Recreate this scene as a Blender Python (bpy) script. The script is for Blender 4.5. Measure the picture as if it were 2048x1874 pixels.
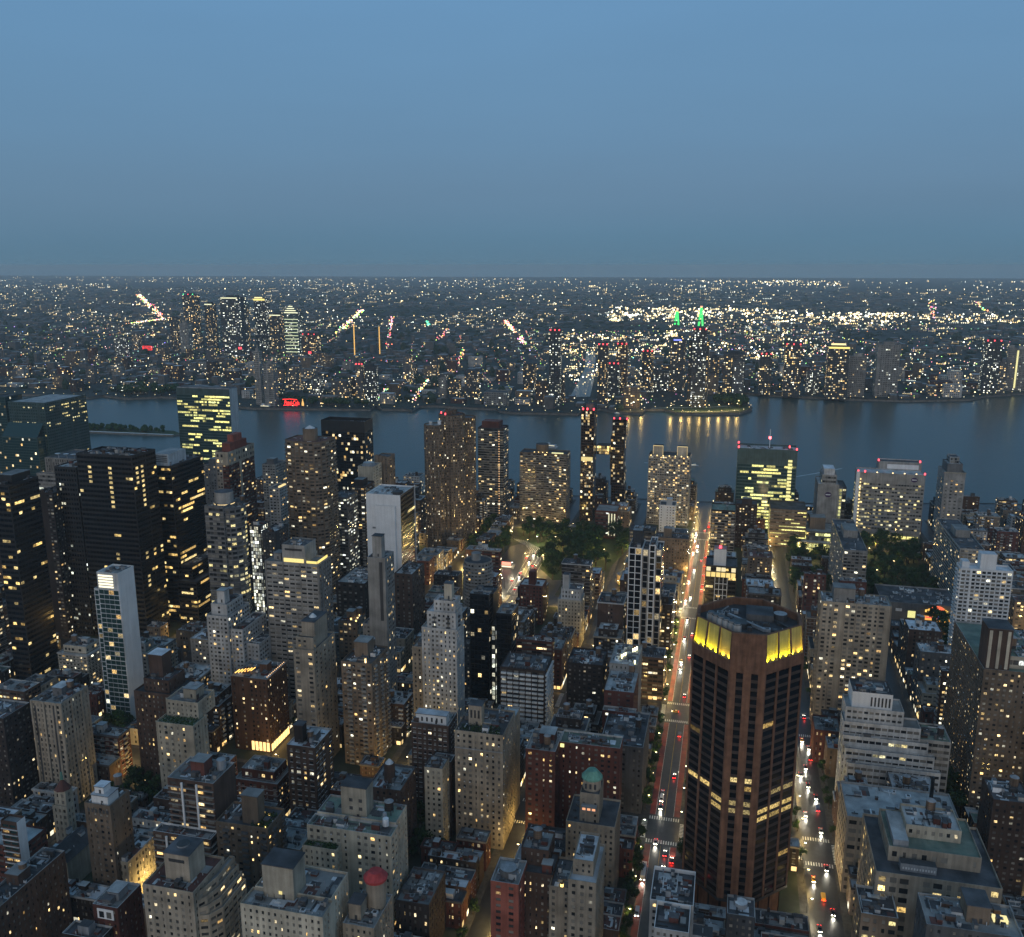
import bpy, math, random
import numpy as np
from mathutils import Matrix, Vector, noise
random.seed(7); RNG = np.random.default_rng(11)
SC = bpy.context.scene
for _o in list(bpy.data.objects): bpy.data.objects.remove(_o)

# ------------------------------------------------------------------ camera
HAZE = 4.6e-5
CAM = np.array([0.0, 0.0, 300.0])                 # observation deck, metres above the street
PITCH, YAW = math.radians(12.5155), math.radians(13.5349)
_c, _s, _cp, _sp = math.cos(PITCH), math.sin(PITCH), math.cos(YAW), math.sin(YAW)
FW = np.array([_c*_cp, _c*_sp, -_s]); RT = np.array([_sp, -_cp, 0.0]); UP = np.array([_s*_cp, _s*_sp, _c])
_cd = bpy.data.cameras.new('camera'); _co = bpy.data.objects.new('camera', _cd); SC.collection.objects.link(_co)
_cd.sensor_fit = 'HORIZONTAL'; _cd.sensor_width = 36.0; _cd.lens = 32.15
_cd.clip_start = 1.0; _cd.clip_end = 120000.0
_co.matrix_world = Matrix(((RT[0], UP[0], -FW[0], CAM[0]), (RT[1], UP[1], -FW[1], CAM[1]), (RT[2], UP[2], -FW[2], CAM[2]), (0, 0, 0, 1)))
SC.camera = _co

# ------------------------------------------------------------------ dusk sky
WORLD = bpy.data.worlds.new('World'); SC.world = WORLD; WORLD.use_nodes = True
_nt = WORLD.node_tree; _bg = _nt.nodes['Background']
_sky = _nt.nodes.new('ShaderNodeTexSky'); _sky.sky_type = 'NISHITA'; _sky.sun_disc = False
_sky.sun_elevation = math.radians(-1.0); _sky.sun_rotation = math.radians(270.0)   # just set, in the west behind the camera
_sky.dust_density = 1.0; _sky.ozone_density = 1.0; _sky.altitude = 0
_tc = _nt.nodes.new('ShaderNodeTexCoord'); _sx = _nt.nodes.new('ShaderNodeSeparateXYZ')
_nt.links.new(_tc.outputs['Generated'], _sx.inputs[0])
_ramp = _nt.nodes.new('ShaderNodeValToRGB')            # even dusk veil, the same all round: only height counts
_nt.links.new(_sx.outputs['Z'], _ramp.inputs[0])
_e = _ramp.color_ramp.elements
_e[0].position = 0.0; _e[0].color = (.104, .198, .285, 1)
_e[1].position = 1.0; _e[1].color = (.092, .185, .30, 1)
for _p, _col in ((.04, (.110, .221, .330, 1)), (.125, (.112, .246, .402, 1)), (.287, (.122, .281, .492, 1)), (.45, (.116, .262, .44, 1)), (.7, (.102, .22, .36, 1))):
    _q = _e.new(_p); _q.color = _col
_mul = _nt.nodes.new('ShaderNodeVectorMath'); _mul.operation = 'SCALE'; _mul.inputs['Scale'].default_value = 0.05
_nt.links.new(_sky.outputs[0], _mul.inputs[0])
_add = _nt.nodes.new('ShaderNodeVectorMath'); _add.operation = 'ADD'
_mp = _nt.nodes.new('ShaderNodeMapping'); _mp.inputs['Scale'].default_value = (2.2, 2.2, 13.0); _nt.links.new(_tc.outputs['Generated'], _mp.inputs['Vector'])
_cn = _nt.nodes.new('ShaderNodeTexNoise'); _cn.inputs['Scale'].default_value = 1.6; _cn.inputs['Detail'].default_value = 7; _nt.links.new(_mp.outputs[0], _cn.inputs['Vector'])   # thin streaky cloud
_cr = _nt.nodes.new('ShaderNodeMapRange'); _cr.inputs['From Min'].default_value = .3; _cr.inputs['From Max'].default_value = .7; _cr.inputs['To Min'].default_value = .98; _cr.inputs['To Max'].default_value = 1.02; _nt.links.new(_cn.outputs['Fac'], _cr.inputs['Value'])
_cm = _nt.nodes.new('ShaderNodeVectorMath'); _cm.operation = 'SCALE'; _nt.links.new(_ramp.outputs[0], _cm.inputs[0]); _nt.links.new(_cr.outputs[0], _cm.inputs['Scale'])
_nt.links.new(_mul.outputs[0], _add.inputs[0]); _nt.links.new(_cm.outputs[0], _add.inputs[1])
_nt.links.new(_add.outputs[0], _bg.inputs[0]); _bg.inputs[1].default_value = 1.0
# afterglow from the west: one very soft, faint sun
_sd = bpy.data.lights.new('sun', 'SUN'); _sd.energy = 0.92; _sd.angle = math.radians(70); _sd.color = (1.0, .80, .60)
_so = bpy.data.objects.new('sun', _sd); SC.collection.objects.link(_so)
_so.rotation_euler = Vector((1.0, 0.10, -0.22)).to_track_quat('-Z', 'Y').to_euler()
SC.view_settings.view_transform = 'Standard'; SC.view_settings.look = 'None'
SC.view_settings.exposure = 0.0; SC.view_settings.gamma = 1.0
SC.render.engine = 'CYCLES'
_cy = SC.cycles
_cy.use_denoising = True
try: _cy.denoiser = 'OPENIMAGEDENOISE'; _cy.denoising_input_passes = 'RGB_ALBEDO_NORMAL'
except Exception: pass
_cy.max_bounces = 4; _cy.diffuse_bounces = 2; _cy.glossy_bounces = 2; _cy.transmission_bounces = 2; _cy.volume_bounces = 1
_cy.sample_clamp_indirect = 2.0; _cy.caustics_reflective = False; _cy.caustics_refractive = False
_cy.use_light_tree = True; _cy.use_adaptive_sampling = True; _cy.adaptive_threshold = 0.015; _cy.adaptive_min_samples = 16
SC.render.film_transparent = False

COL = SC.collection
def proj(x, y, z):
    r = np.array([x, y, z]) - CAM; d = r @ FW
    return 1024 + 1829*(r @ RT)/d, 937 - 1829*(r @ UP)/d, d

# ------------------------------------------------------------------ materials
MATS = {}
def _new(name):
    m = bpy.data.materials.new(name); m.use_nodes = True
    nt = m.node_tree; return m, nt, nt.nodes['Principled BSDF']
def surf(name, col, rough=.85, var=.28, scale=.12, streak=.22, spec=.3, metal=0.0, bump=0.0, objvar=.25, col2=None, patch=.05):
    """weathered surface: blotches, fine grain, vertical streaks, and a shift from one object to the next"""
    m, nt, bs = _new(name); L = nt.links; N = nt.nodes
    geo = N.new('ShaderNodeNewGeometry')
    n1 = N.new('ShaderNodeTexNoise'); n1.inputs['Scale'].default_value = scale; n1.inputs['Detail'].default_value = 6
    L.new(geo.outputs['Position'], n1.inputs['Vector'])
    mp = N.new('ShaderNodeMapping'); mp.inputs['Scale'].default_value = (.9, .9, .05)
    L.new(geo.outputs['Position'], mp.inputs['Vector'])
    n2 = N.new('ShaderNodeTexNoise'); n2.inputs['Scale'].default_value = .8; n2.inputs['Detail'].default_value = 3
    L.new(mp.outputs[0], n2.inputs['Vector'])
    def rng(src, lo, hi):
        r = N.new('ShaderNodeMapRange'); r.inputs['From Min'].default_value = .3; r.inputs['From Max'].default_value = .7
        r.inputs['To Min'].default_value = lo; r.inputs['To Max'].default_value = hi; L.new(src, r.inputs['Value']); return r.outputs[0]
    v1 = rng(n1.outputs['Fac'], 1-var, 1+var); v2 = rng(n2.outputs['Fac'], 1-streak, 1+streak*.6)
    oi = N.new('ShaderNodeObjectInfo')
    r3 = N.new('ShaderNodeMapRange'); r3.inputs['To Min'].default_value = 1-objvar; r3.inputs['To Max'].default_value = 1+objvar
    L.new(oi.outputs['Random'], r3.inputs['Value'])
    m1 = N.new('ShaderNodeMath'); m1.operation = 'MULTIPLY'; L.new(v1, m1.inputs[0]); L.new(v2, m1.inputs[1])
    m2 = N.new('ShaderNodeMath'); m2.operation = 'MULTIPLY'; L.new(m1.outputs[0], m2.inputs[0]); L.new(r3.outputs[0], m2.inputs[1])
    vm = N.new('ShaderNodeVectorMath'); vm.operation = 'SCALE'; L.new(m2.outputs[0], vm.inputs['Scale'])
    if col2:
        n3 = N.new('ShaderNodeTexNoise'); n3.inputs['Scale'].default_value = patch; n3.inputs['Detail'].default_value = 4
        L.new(geo.outputs['Position'], n3.inputs['Vector'])
        mx = N.new('ShaderNodeMix'); mx.data_type = 'RGBA'
        mx.inputs['A'].default_value = (*col, 1); mx.inputs['B'].default_value = (*col2, 1)
        L.new(rng(n3.outputs['Fac'], 0, 1), mx.inputs['Factor']); L.new(mx.outputs['Result'], vm.inputs[0])
    else:
        vm.inputs[0].default_value = col
    L.new(vm.outputs[0], bs.inputs['Base Color'])
    bs.inputs['Roughness'].default_value = rough; bs.inputs['Specular IOR Level'].default_value = spec; bs.inputs['Metallic'].default_value = metal
    if bump:
        bp = N.new('ShaderNodeBump'); bp.inputs['Strength'].default_value = bump; L.new(n1.outputs['Fac'], bp.inputs['Height']); L.new(bp.outputs[0], bs.inputs['Normal'])
    MATS[name] = m; return m
def glassmat(name, col, rough=.10, spec=.5, blind=None):
    """window glass; a lit room behind a pane shows through the face attribute 'em'"""
    m, nt, bs = _new(name); L = nt.links; N = nt.nodes
    bs.inputs['Base Color'].default_value = (*col, 1); bs.inputs['Roughness'].default_value = rough; bs.inputs['Specular IOR Level'].default_value = spec
    at = N.new('ShaderNodeAttribute'); at.attribute_name = 'em'
    geo = N.new('ShaderNodeNewGeometry'); n1 = N.new('ShaderNodeTexNoise'); n1.inputs['Scale'].default_value = 1.3; n1.inputs['Detail'].default_value = 2
    L.new(geo.outputs['Position'], n1.inputs['Vector'])
    r = N.new('ShaderNodeMapRange'); r.inputs['From Min'].default_value = .32; r.inputs['From Max'].default_value = .62
    r.inputs['To Min'].default_value = .08; r.inputs['To Max'].default_value = 1.3; L.new(n1.outputs['Fac'], r.inputs['Value'])
    vm = N.new('ShaderNodeVectorMath'); vm.operation = 'SCALE'; L.new(at.outputs['Color'], vm.inputs[0]); L.new(r.outputs[0], vm.inputs['Scale'])
    if blind:                       # some rooms have pale blinds drawn
        rb = N.new('ShaderNodeMapRange'); rb.inputs['From Min'].default_value = .3; rb.inputs['From Max'].default_value = 1.0; L.new(at.outputs['Alpha'], rb.inputs['Value'])
        mx = N.new('ShaderNodeMix'); mx.data_type = 'RGBA'; mx.inputs['A'].default_value = (*col, 1); mx.inputs['B'].default_value = (*blind, 1); L.new(rb.outputs[0], mx.inputs['Factor']); L.new(mx.outputs['Result'], bs.inputs['Base Color'])
    L.new(vm.outputs[0], bs.inputs['Emission Color']); bs.inputs['Emission Strength'].default_value = 1.0
    m.cycles.emission_sampling = 'NONE'; MATS[name] = m; return m
def glowmat(name):
    m = bpy.data.materials.new(name); m.use_nodes = True; nt = m.node_tree; nt.nodes.clear()
    o = nt.nodes.new('ShaderNodeOutputMaterial'); e = nt.nodes.new('ShaderNodeEmission'); a = nt.nodes.new('ShaderNodeAttribute'); a.attribute_name = 'em'
    nt.links.new(a.outputs['Color'], e.inputs[0]); e.inputs[1].default_value = 1.0; nt.links.new(e.outputs[0], o.inputs[0])
    m.cycles.emission_sampling = 'NONE'; MATS[name] = m; return m
def emit(name, col, strength, sampling='NONE'):
    m = bpy.data.materials.new(name); m.use_nodes = True; nt = m.node_tree; nt.nodes.clear()
    o = nt.nodes.new('ShaderNodeOutputMaterial'); e = nt.nodes.new('ShaderNodeEmission')
    e.inputs[0].default_value = (*col, 1); e.inputs[1].default_value = strength; nt.links.new(e.outputs[0], o.inputs[0])
    m.cycles.emission_sampling = sampling; MATS[name] = m; return m

surf('brick_red', (.10, .038, .03)); surf('brick_brown', (.072, .046, .036)); surf('brick_dark', (.036, .028, .026))
surf('brick_tan', (.17, .13, .095)); surf('brick_orange', (.11, .06, .038)); surf('limestone', (.30, .26, .205)); surf('beige', (.38, .345, .275))
surf('concrete', (.27, .262, .245)); surf('grey', (.115, .117, .12)); surf('white', (.46, .46, .45), objvar=.12); surf('white_clean', (.70, .71, .71), var=.08, streak=.08, objvar=.05)
surf('bronze', (.022, .021, .022), rough=.4, spec=.5); surf('black_frame', (.012, .013, .015), rough=.3, spec=.5); surf('teal_frame', (.05, .085, .085), rough=.4)
surf('copper', (.034, .02, .018), rough=.5); surf('marble', (.46, .49, .50), var=.08); surf('slate', (.05, .055, .062))
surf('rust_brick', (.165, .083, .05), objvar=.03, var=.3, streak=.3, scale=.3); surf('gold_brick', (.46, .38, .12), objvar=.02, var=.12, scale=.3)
surf('roof_dark', (.045, .05, .056), col2=(.085, .09, .1), patch=.12, streak=.0); surf('roof_grey', (.17, .18, .18), col2=(.25, .26, .26), patch=.15, streak=0)
surf('roof_light', (.42, .45, .46), col2=(.26, .28, .29), patch=.2, streak=0); surf('roof_white', (.58, .62, .66), col2=(.42, .46, .5), patch=.25, streak=0)
surf('roof_green', (.10, .16, .13), col2=(.2, .24, .2), patch=.2, streak=0); surf('roof_red', (.13, .06, .05), streak=0)
surf('coping', (.36, .37, .37)); surf('coping_dark', (.10, .10, .105)); surf('tank_wood', (.16, .11, .075), streak=.5); surf('metal', (.24, .26, .28), rough=.5, spec=.5)
surf('metal_dark', (.05, .052, .055), rough=.5); surf('metal_white', (.55, .58, .6), rough=.5); surf('copper_green', (.16, .36, .28)); surf('red_paint', (.42, .06, .06), objvar=0)
surf('terracotta', (.22, .07, .05))
surf('asphalt', (.024, .025, .027), rough=.42, spec=.5, var=.3, scale=.3, streak=0, objvar=0, bump=.1)
surf('pavement', (.085, .083, .08), rough=.8, scale=.5, streak=0, objvar=0, col2=(.06, .059, .057), patch=.3)
surf('yard', (.05, .056, .045), streak=0, objvar=0, col2=(.03, .045, .024), patch=.1)
surf('red_lane', (.26, .045, .035), rough=.55, streak=0, objvar=0, col2=(.14, .04, .033), patch=.3)
surf('paint', (.62, .62, .58), streak=0, objvar=0, var=.35, scale=1.2); surf('paint_yellow', (.6, .42, .06), streak=0, objvar=0)
surf('lawn', (.035, .06, .022), streak=0, objvar=0); surf('bark', (.07, .055, .04))
surf('city_ground', (.035, .04, .042), streak=0, objvar=0, col2=(.02, .032, .022), patch=.006, scale=.02); surf('seawall', (.16, .155, .145))
surf('far_wall', (.12, .115, .11), objvar=0); surf('far_roof', (.36, .38, .40), objvar=0, col2=(.10, .11, .115), patch=.02, scale=.03, streak=0)
surf('far_tree', (.022, .04, .022), objvar=0, streak=0, scale=.05)
glassmat('glass', (.016, .019, .023), blind=(.27, .255, .225)); glassmat('glass_teal', (.018, .05, .052), rough=.12); glassmat('glass_black', (.006, .007, .010), rough=.16, spec=.35)
glassmat('glass_far', (.02, .024, .03), rough=.3, blind=(.1, .1, .1)); glowmat('glow')
def leafmat(name, col):
    m, nt, bs = _new(name); N = nt.nodes; L = nt.links
    geo = N.new('ShaderNodeNewGeometry'); oi = N.new('ShaderNodeObjectInfo'); n1 = N.new('ShaderNodeTexNoise'); n1.inputs['Scale'].default_value = .5; n1.inputs['Detail'].default_value = 3
    L.new(geo.outputs['Position'], n1.inputs['Vector'])
    r = N.new('ShaderNodeMapRange'); r.inputs['From Min'].default_value = .3; r.inputs['From Max'].default_value = .7; r.inputs['To Min'].default_value = .45; r.inputs['To Max'].default_value = 1.6
    L.new(n1.outputs['Fac'], r.inputs['Value'])
    r3 = N.new('ShaderNodeMapRange'); r3.inputs['To Min'].default_value = .7; r3.inputs['To Max'].default_value = 1.3; L.new(oi.outputs['Random'], r3.inputs['Value'])
    mm = N.new('ShaderNodeMath'); mm.operation = 'MULTIPLY'; L.new(r.outputs[0], mm.inputs[0]); L.new(r3.outputs[0], mm.inputs[1])
    vm = N.new('ShaderNodeVectorMath'); vm.operation = 'SCALE'; vm.inputs[0].default_value = col; L.new(mm.outputs[0], vm.inputs['Scale'])
    L.new(vm.outputs[0], bs.inputs['Base Color']); bs.inputs['Roughness'].default_value = .7; bs.inputs['Specular IOR Level'].default_value = .2
    MATS[name] = m
leafmat('leaf', (.026, .056, .017))
def watermat():
    m, nt, bs = _new('water'); N = nt.nodes; L = nt.links
    bs.inputs['Base Color'].default_value = (.02, .05, .052, 1); bs.inputs['Roughness'].default_value = .30; bs.inputs['IOR'].default_value = 1.33; bs.inputs['Specular IOR Level'].default_value = .5
    geo = N.new('ShaderNodeNewGeometry')
    n1 = N.new('ShaderNodeTexNoise'); n1.inputs['Scale'].default_value = .11; n1.inputs['Detail'].default_value = 5
    n2 = N.new('ShaderNodeTexNoise'); n2.inputs['Scale'].default_value = .008; n2.inputs['Detail'].default_value = 4
    L.new(geo.outputs['Position'], n1.inputs['Vector']); L.new(geo.outputs['Position'], n2.inputs['Vector'])
    mm = N.new('ShaderNodeMath'); mm.operation = 'MULTIPLY'; L.new(n1.outputs['Fac'], mm.inputs[0]); L.new(n2.outputs['Fac'], mm.inputs[1])
    bp = N.new('ShaderNodeBump'); bp.inputs['Strength'].default_value = .35; bp.inputs['Distance'].default_value = 1.2
    L.new(mm.outputs[0], bp.inputs['Height']); L.new(bp.outputs[0], bs.inputs['Normal']); MATS['water'] = m
watermat()


surf('purple_sign', (.05, .02, .09), objvar=0); surf('dark_spandrel', (.05, .036, .03), objvar=0); surf('foam', (.5, .55, .58), objvar=0, streak=0)
def hazemat(dens):
    m = bpy.data.materials.new('haze'); m.use_nodes = True; nt = m.node_tree; nt.nodes.clear(); o = nt.nodes.new('ShaderNodeOutputMaterial'); v = nt.nodes.new('ShaderNodeVolumePrincipled')
    v.inputs['Color'].default_value = (.90, .985, 1.0, 1); v.inputs['Density'].default_value = dens; v.inputs['Anisotropy'].default_value = .0; nt.links.new(v.outputs[0], o.inputs['Volume']); MATS['haze'] = m
hazemat(HAZE)

# ------------------------------------------------------------------ mesh helpers
class MB:
    """collects quads and polygons with a material and a glow colour each; build() links ONE mesh object"""
    def __init__(s): s.q = []; s.m = []; s.e = []; s.ng = []; s.names = []
    def mi(s, mat):
        if mat not in s.names: s.names.append(mat)
        return s.names.index(mat)
    def quads(s, Q, mat, em=None):
        Q = np.asarray(Q, float).reshape(-1, 4, 3)
        if len(Q) == 0: return
        s.q.append(Q); s.m.append(np.full(len(Q), s.mi(mat), np.int32)); s.e.append(np.zeros((len(Q), 3)) if em is None else np.broadcast_to(np.asarray(em, float), (len(Q), 3)))
    def poly(s, pts, mat, em=(0, 0, 0)): s.ng.append((np.asarray(pts, float), s.mi(mat), em))
    def box(s, x0, x1, y0, y1, z0, z1, mat, em=None, top=None, bottom=False):
        Q = [[(x0,y1,z0),(x0,y0,z0),(x0,y0,z1),(x0,y1,z1)], [(x0,y0,z0),(x1,y0,z0),(x1,y0,z1),(x0,y0,z1)], [(x1,y0,z0),(x1,y1,z0),(x1,y1,z1),(x1,y0,z1)], [(x1,y1,z0),(x0,y1,z0),(x0,y1,z1),(x1,y1,z1)]]
        s.quads(Q, mat, em); s.quads([[(x0,y0,z1),(x1,y0,z1),(x1,y1,z1),(x0,y1,z1)]], top or mat, em)
        if bottom: s.quads([[(x0,y1,z0),(x1,y1,z0),(x1,y0,z0),(x0,y0,z0)]], mat, em)
    def cyl(s, cx, cy, z0, z1, r0, r1, n, mat, top=True, em=None, topmat=None):
        a = np.arange(n+1)/n*2*math.pi; c, d = np.cos(a), np.sin(a)
        Q = [[(cx+r0*c[i],cy+r0*d[i],z0),(cx+r0*c[i+1],cy+r0*d[i+1],z0),(cx+r1*c[i+1],cy+r1*d[i+1],z1),(cx+r1*c[i],cy+r1*d[i],z1)] for i in range(n)]
        s.quads(Q, mat, em)
        if top and r1 > .02: s.poly([(cx+r1*c[i], cy+r1*d[i], z1) for i in range(n)], topmat or mat)
    def beam(s, p, q, w, mat, em=None):
        p = np.array(p, float); q = np.array(q, float); d = q-p; d /= np.linalg.norm(d)
        u = np.cross(d, (0, 0, 1)); u = np.array((1., 0, 0)) if np.linalg.norm(u) < 1e-3 else u/np.linalg.norm(u); v = np.cross(d, u)
        o = [(u+v)*w/2, (v-u)*w/2, -(u+v)*w/2, (u-v)*w/2]
        s.quads([[p+o[i], p+o[(i+1) % 4], q+o[(i+1) % 4], q+o[i]] for i in range(4)] + [[q+o[0], q+o[1], q+o[2], q+o[3]], [p+o[3], p+o[2], p+o[1], p+o[0]]], mat, em)
    def empty(s): return not s.q and not s.ng
    def mesh(s, name, off=(0, 0, 0)):
        me = bpy.data.meshes.new(name)
        nq = sum(len(a) for a in s.q)
        V = [a.reshape(-1, 3) for a in s.q] + [g[0] for g in s.ng]
        V = (np.concatenate(V) - np.array(off)).astype(np.float32)
        tot = np.concatenate([np.full(nq, 4, np.int32), np.array([len(g[0]) for g in s.ng], np.int32)]).astype(np.int32)
        st = np.concatenate([[0], np.cumsum(tot)[:-1]]).astype(np.int32)
        me.vertices.add(len(V)); me.vertices.foreach_set('co', V.ravel())
        me.loops.add(len(V)); me.loops.foreach_set('vertex_index', np.arange(len(V), dtype=np.int32))
        me.polygons.add(len(tot)); me.polygons.foreach_set('loop_start', st); me.polygons.foreach_set('loop_total', tot)
        mi = np.concatenate(s.m + [np.array([g[1] for g in s.ng], np.int32)]) if s.m else np.array([g[1] for g in s.ng], np.int32)
        me.polygons.foreach_set('material_index', mi.astype(np.int32))
        E = np.concatenate(s.e + [np.array([g[2] for g in s.ng], float).reshape(-1, 3)]) if s.e else np.array([g[2] for g in s.ng], float)
        if E.any() or any(n.startswith('gl') for n in s.names):
            at = me.attributes.new('em', 'FLOAT_COLOR', 'FACE')
            at.data.foreach_set('color', np.concatenate([E, RNG.random((len(E), 1))], 1).astype(np.float32).ravel())
        for n in s.names: me.materials.append(MATS[n])
        me.update(calc_edges=True); return me
    def build(s, name, parent=None, off=(0, 0, 0), kind=None):
        o = bpy.data.objects.new(name, s.mesh(name, off)); COL.objects.link(o)
        if parent: o.parent = parent
        else: o.location = off
        if kind: o['kind'] = kind
        return o
def empty(name, loc, label=None, cat=None, group=None):
    o = bpy.data.objects.new(name, None); COL.objects.link(o); o.location = loc; o.empty_display_size = 1
    tag(o, label, cat, group); return o
def tag(o, label=None, cat=None, group=None, kind=None):
    if label: o['label'] = label
    if cat: o['category'] = cat
    if group: o['group'] = group
    if kind: o['kind'] = kind
    return o
def copy_tree(o, parent=None):
    c = o.copy(); COL.objects.link(c); c.parent = parent
    for ch in list(o.children): copy_tree(ch, c)
    return c

def text_mesh(name, cu):
    o = bpy.data.objects.new(name, cu); COL.objects.link(o); dg = bpy.context.evaluated_depsgraph_get(); me = bpy.data.meshes.new_from_object(o.evaluated_get(dg)); bpy.data.objects.remove(o)
    me.name = name; o = bpy.data.objects.new(name, me); COL.objects.link(o); return o

# ------------------------------------------------------------------ facades
WARM = np.array([(1, .68, .27), (1, .74, .36), (1, .60, .20), (1, .82, .50), (1, .70, .30), (.95, .90, .68)])
OFFICE = np.array([(1, .84, .36), (1, .80, .32), (1, .9, .5)]); AMBER = np.array([(1, .70, .24), (1, .64, .2), (1, .76, .32)])
COOL = np.array([(.95, 1, .80), (1, .95, .7), (.9, .95, .9)]); UNL = np.array([(1, .92, .30), (.95, .95, .36), (1, .88, .28)])
PAL = dict(warm=WARM, office=OFFICE, amber=AMBER, cool=COOL, un=UNL)
STY = dict(
    apt=dict(bay=3.1, fh=2.9, ww=.46, wh=.46, p=.15, pal='warm', glass='glass'),
    prewar=dict(bay=2.6, fh=3.0, ww=.38, wh=.50, p=.13, pal='warm', glass='glass'),
    row=dict(bay=2.4, fh=3.4, ww=.42, wh=.55, p=.14, pal='warm', glass='glass'),
    band=dict(bay=3.2, fh=3.0, ww=.86, wh=.46, p=.13, pal='warm', glass='glass'),
    office=dict(bay=3.0, fh=3.9, ww=.94, wh=.52, p=0, runs=.35, pal='office', glass='glass'),
    glass=dict(bay=2.4, fh=3.4, ww=.93, wh=.82, p=.12, pal='warm', glass='glass'),
    blank=dict(blank=True))
def style(base, **k): d = dict(STY[base]); d.update(wall='brick_brown', gain=1.0); d.update(k); return d
def lit_pattern(st, nb, nf):
    E = np.zeros((nf, nb, 3)); pal = PAL[st['pal']]; g = st['gain']*1.35
    if st.get('p', 0) > 0:
        on = RNG.random((nf, nb)) < st['p']
        E[on] = pal[RNG.integers(0, len(pal), on.sum())]*(np.minimum(np.exp(RNG.normal(-.6, .95, on.sum())), 2.0)*g)[:, None]
    if st.get('runs', 0) > 0:
        for j in range(nf):
            r = RNG.random()
            if r < st['runs']:
                for _ in range(RNG.integers(1, st.get('nrun', 3)+1)):
                    a = RNG.integers(0, nb); l = max(1, int(nb*RNG.uniform(.06, st.get('rl', .45))))
                    E[j, a:a+l] = pal[RNG.integers(0, len(pal))]*g*RNG.uniform(.45, 1.35)
            m = RNG.random(nb) < .16
            E[j] *= np.where(m, .25, 1)[:, None]
    return E
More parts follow.
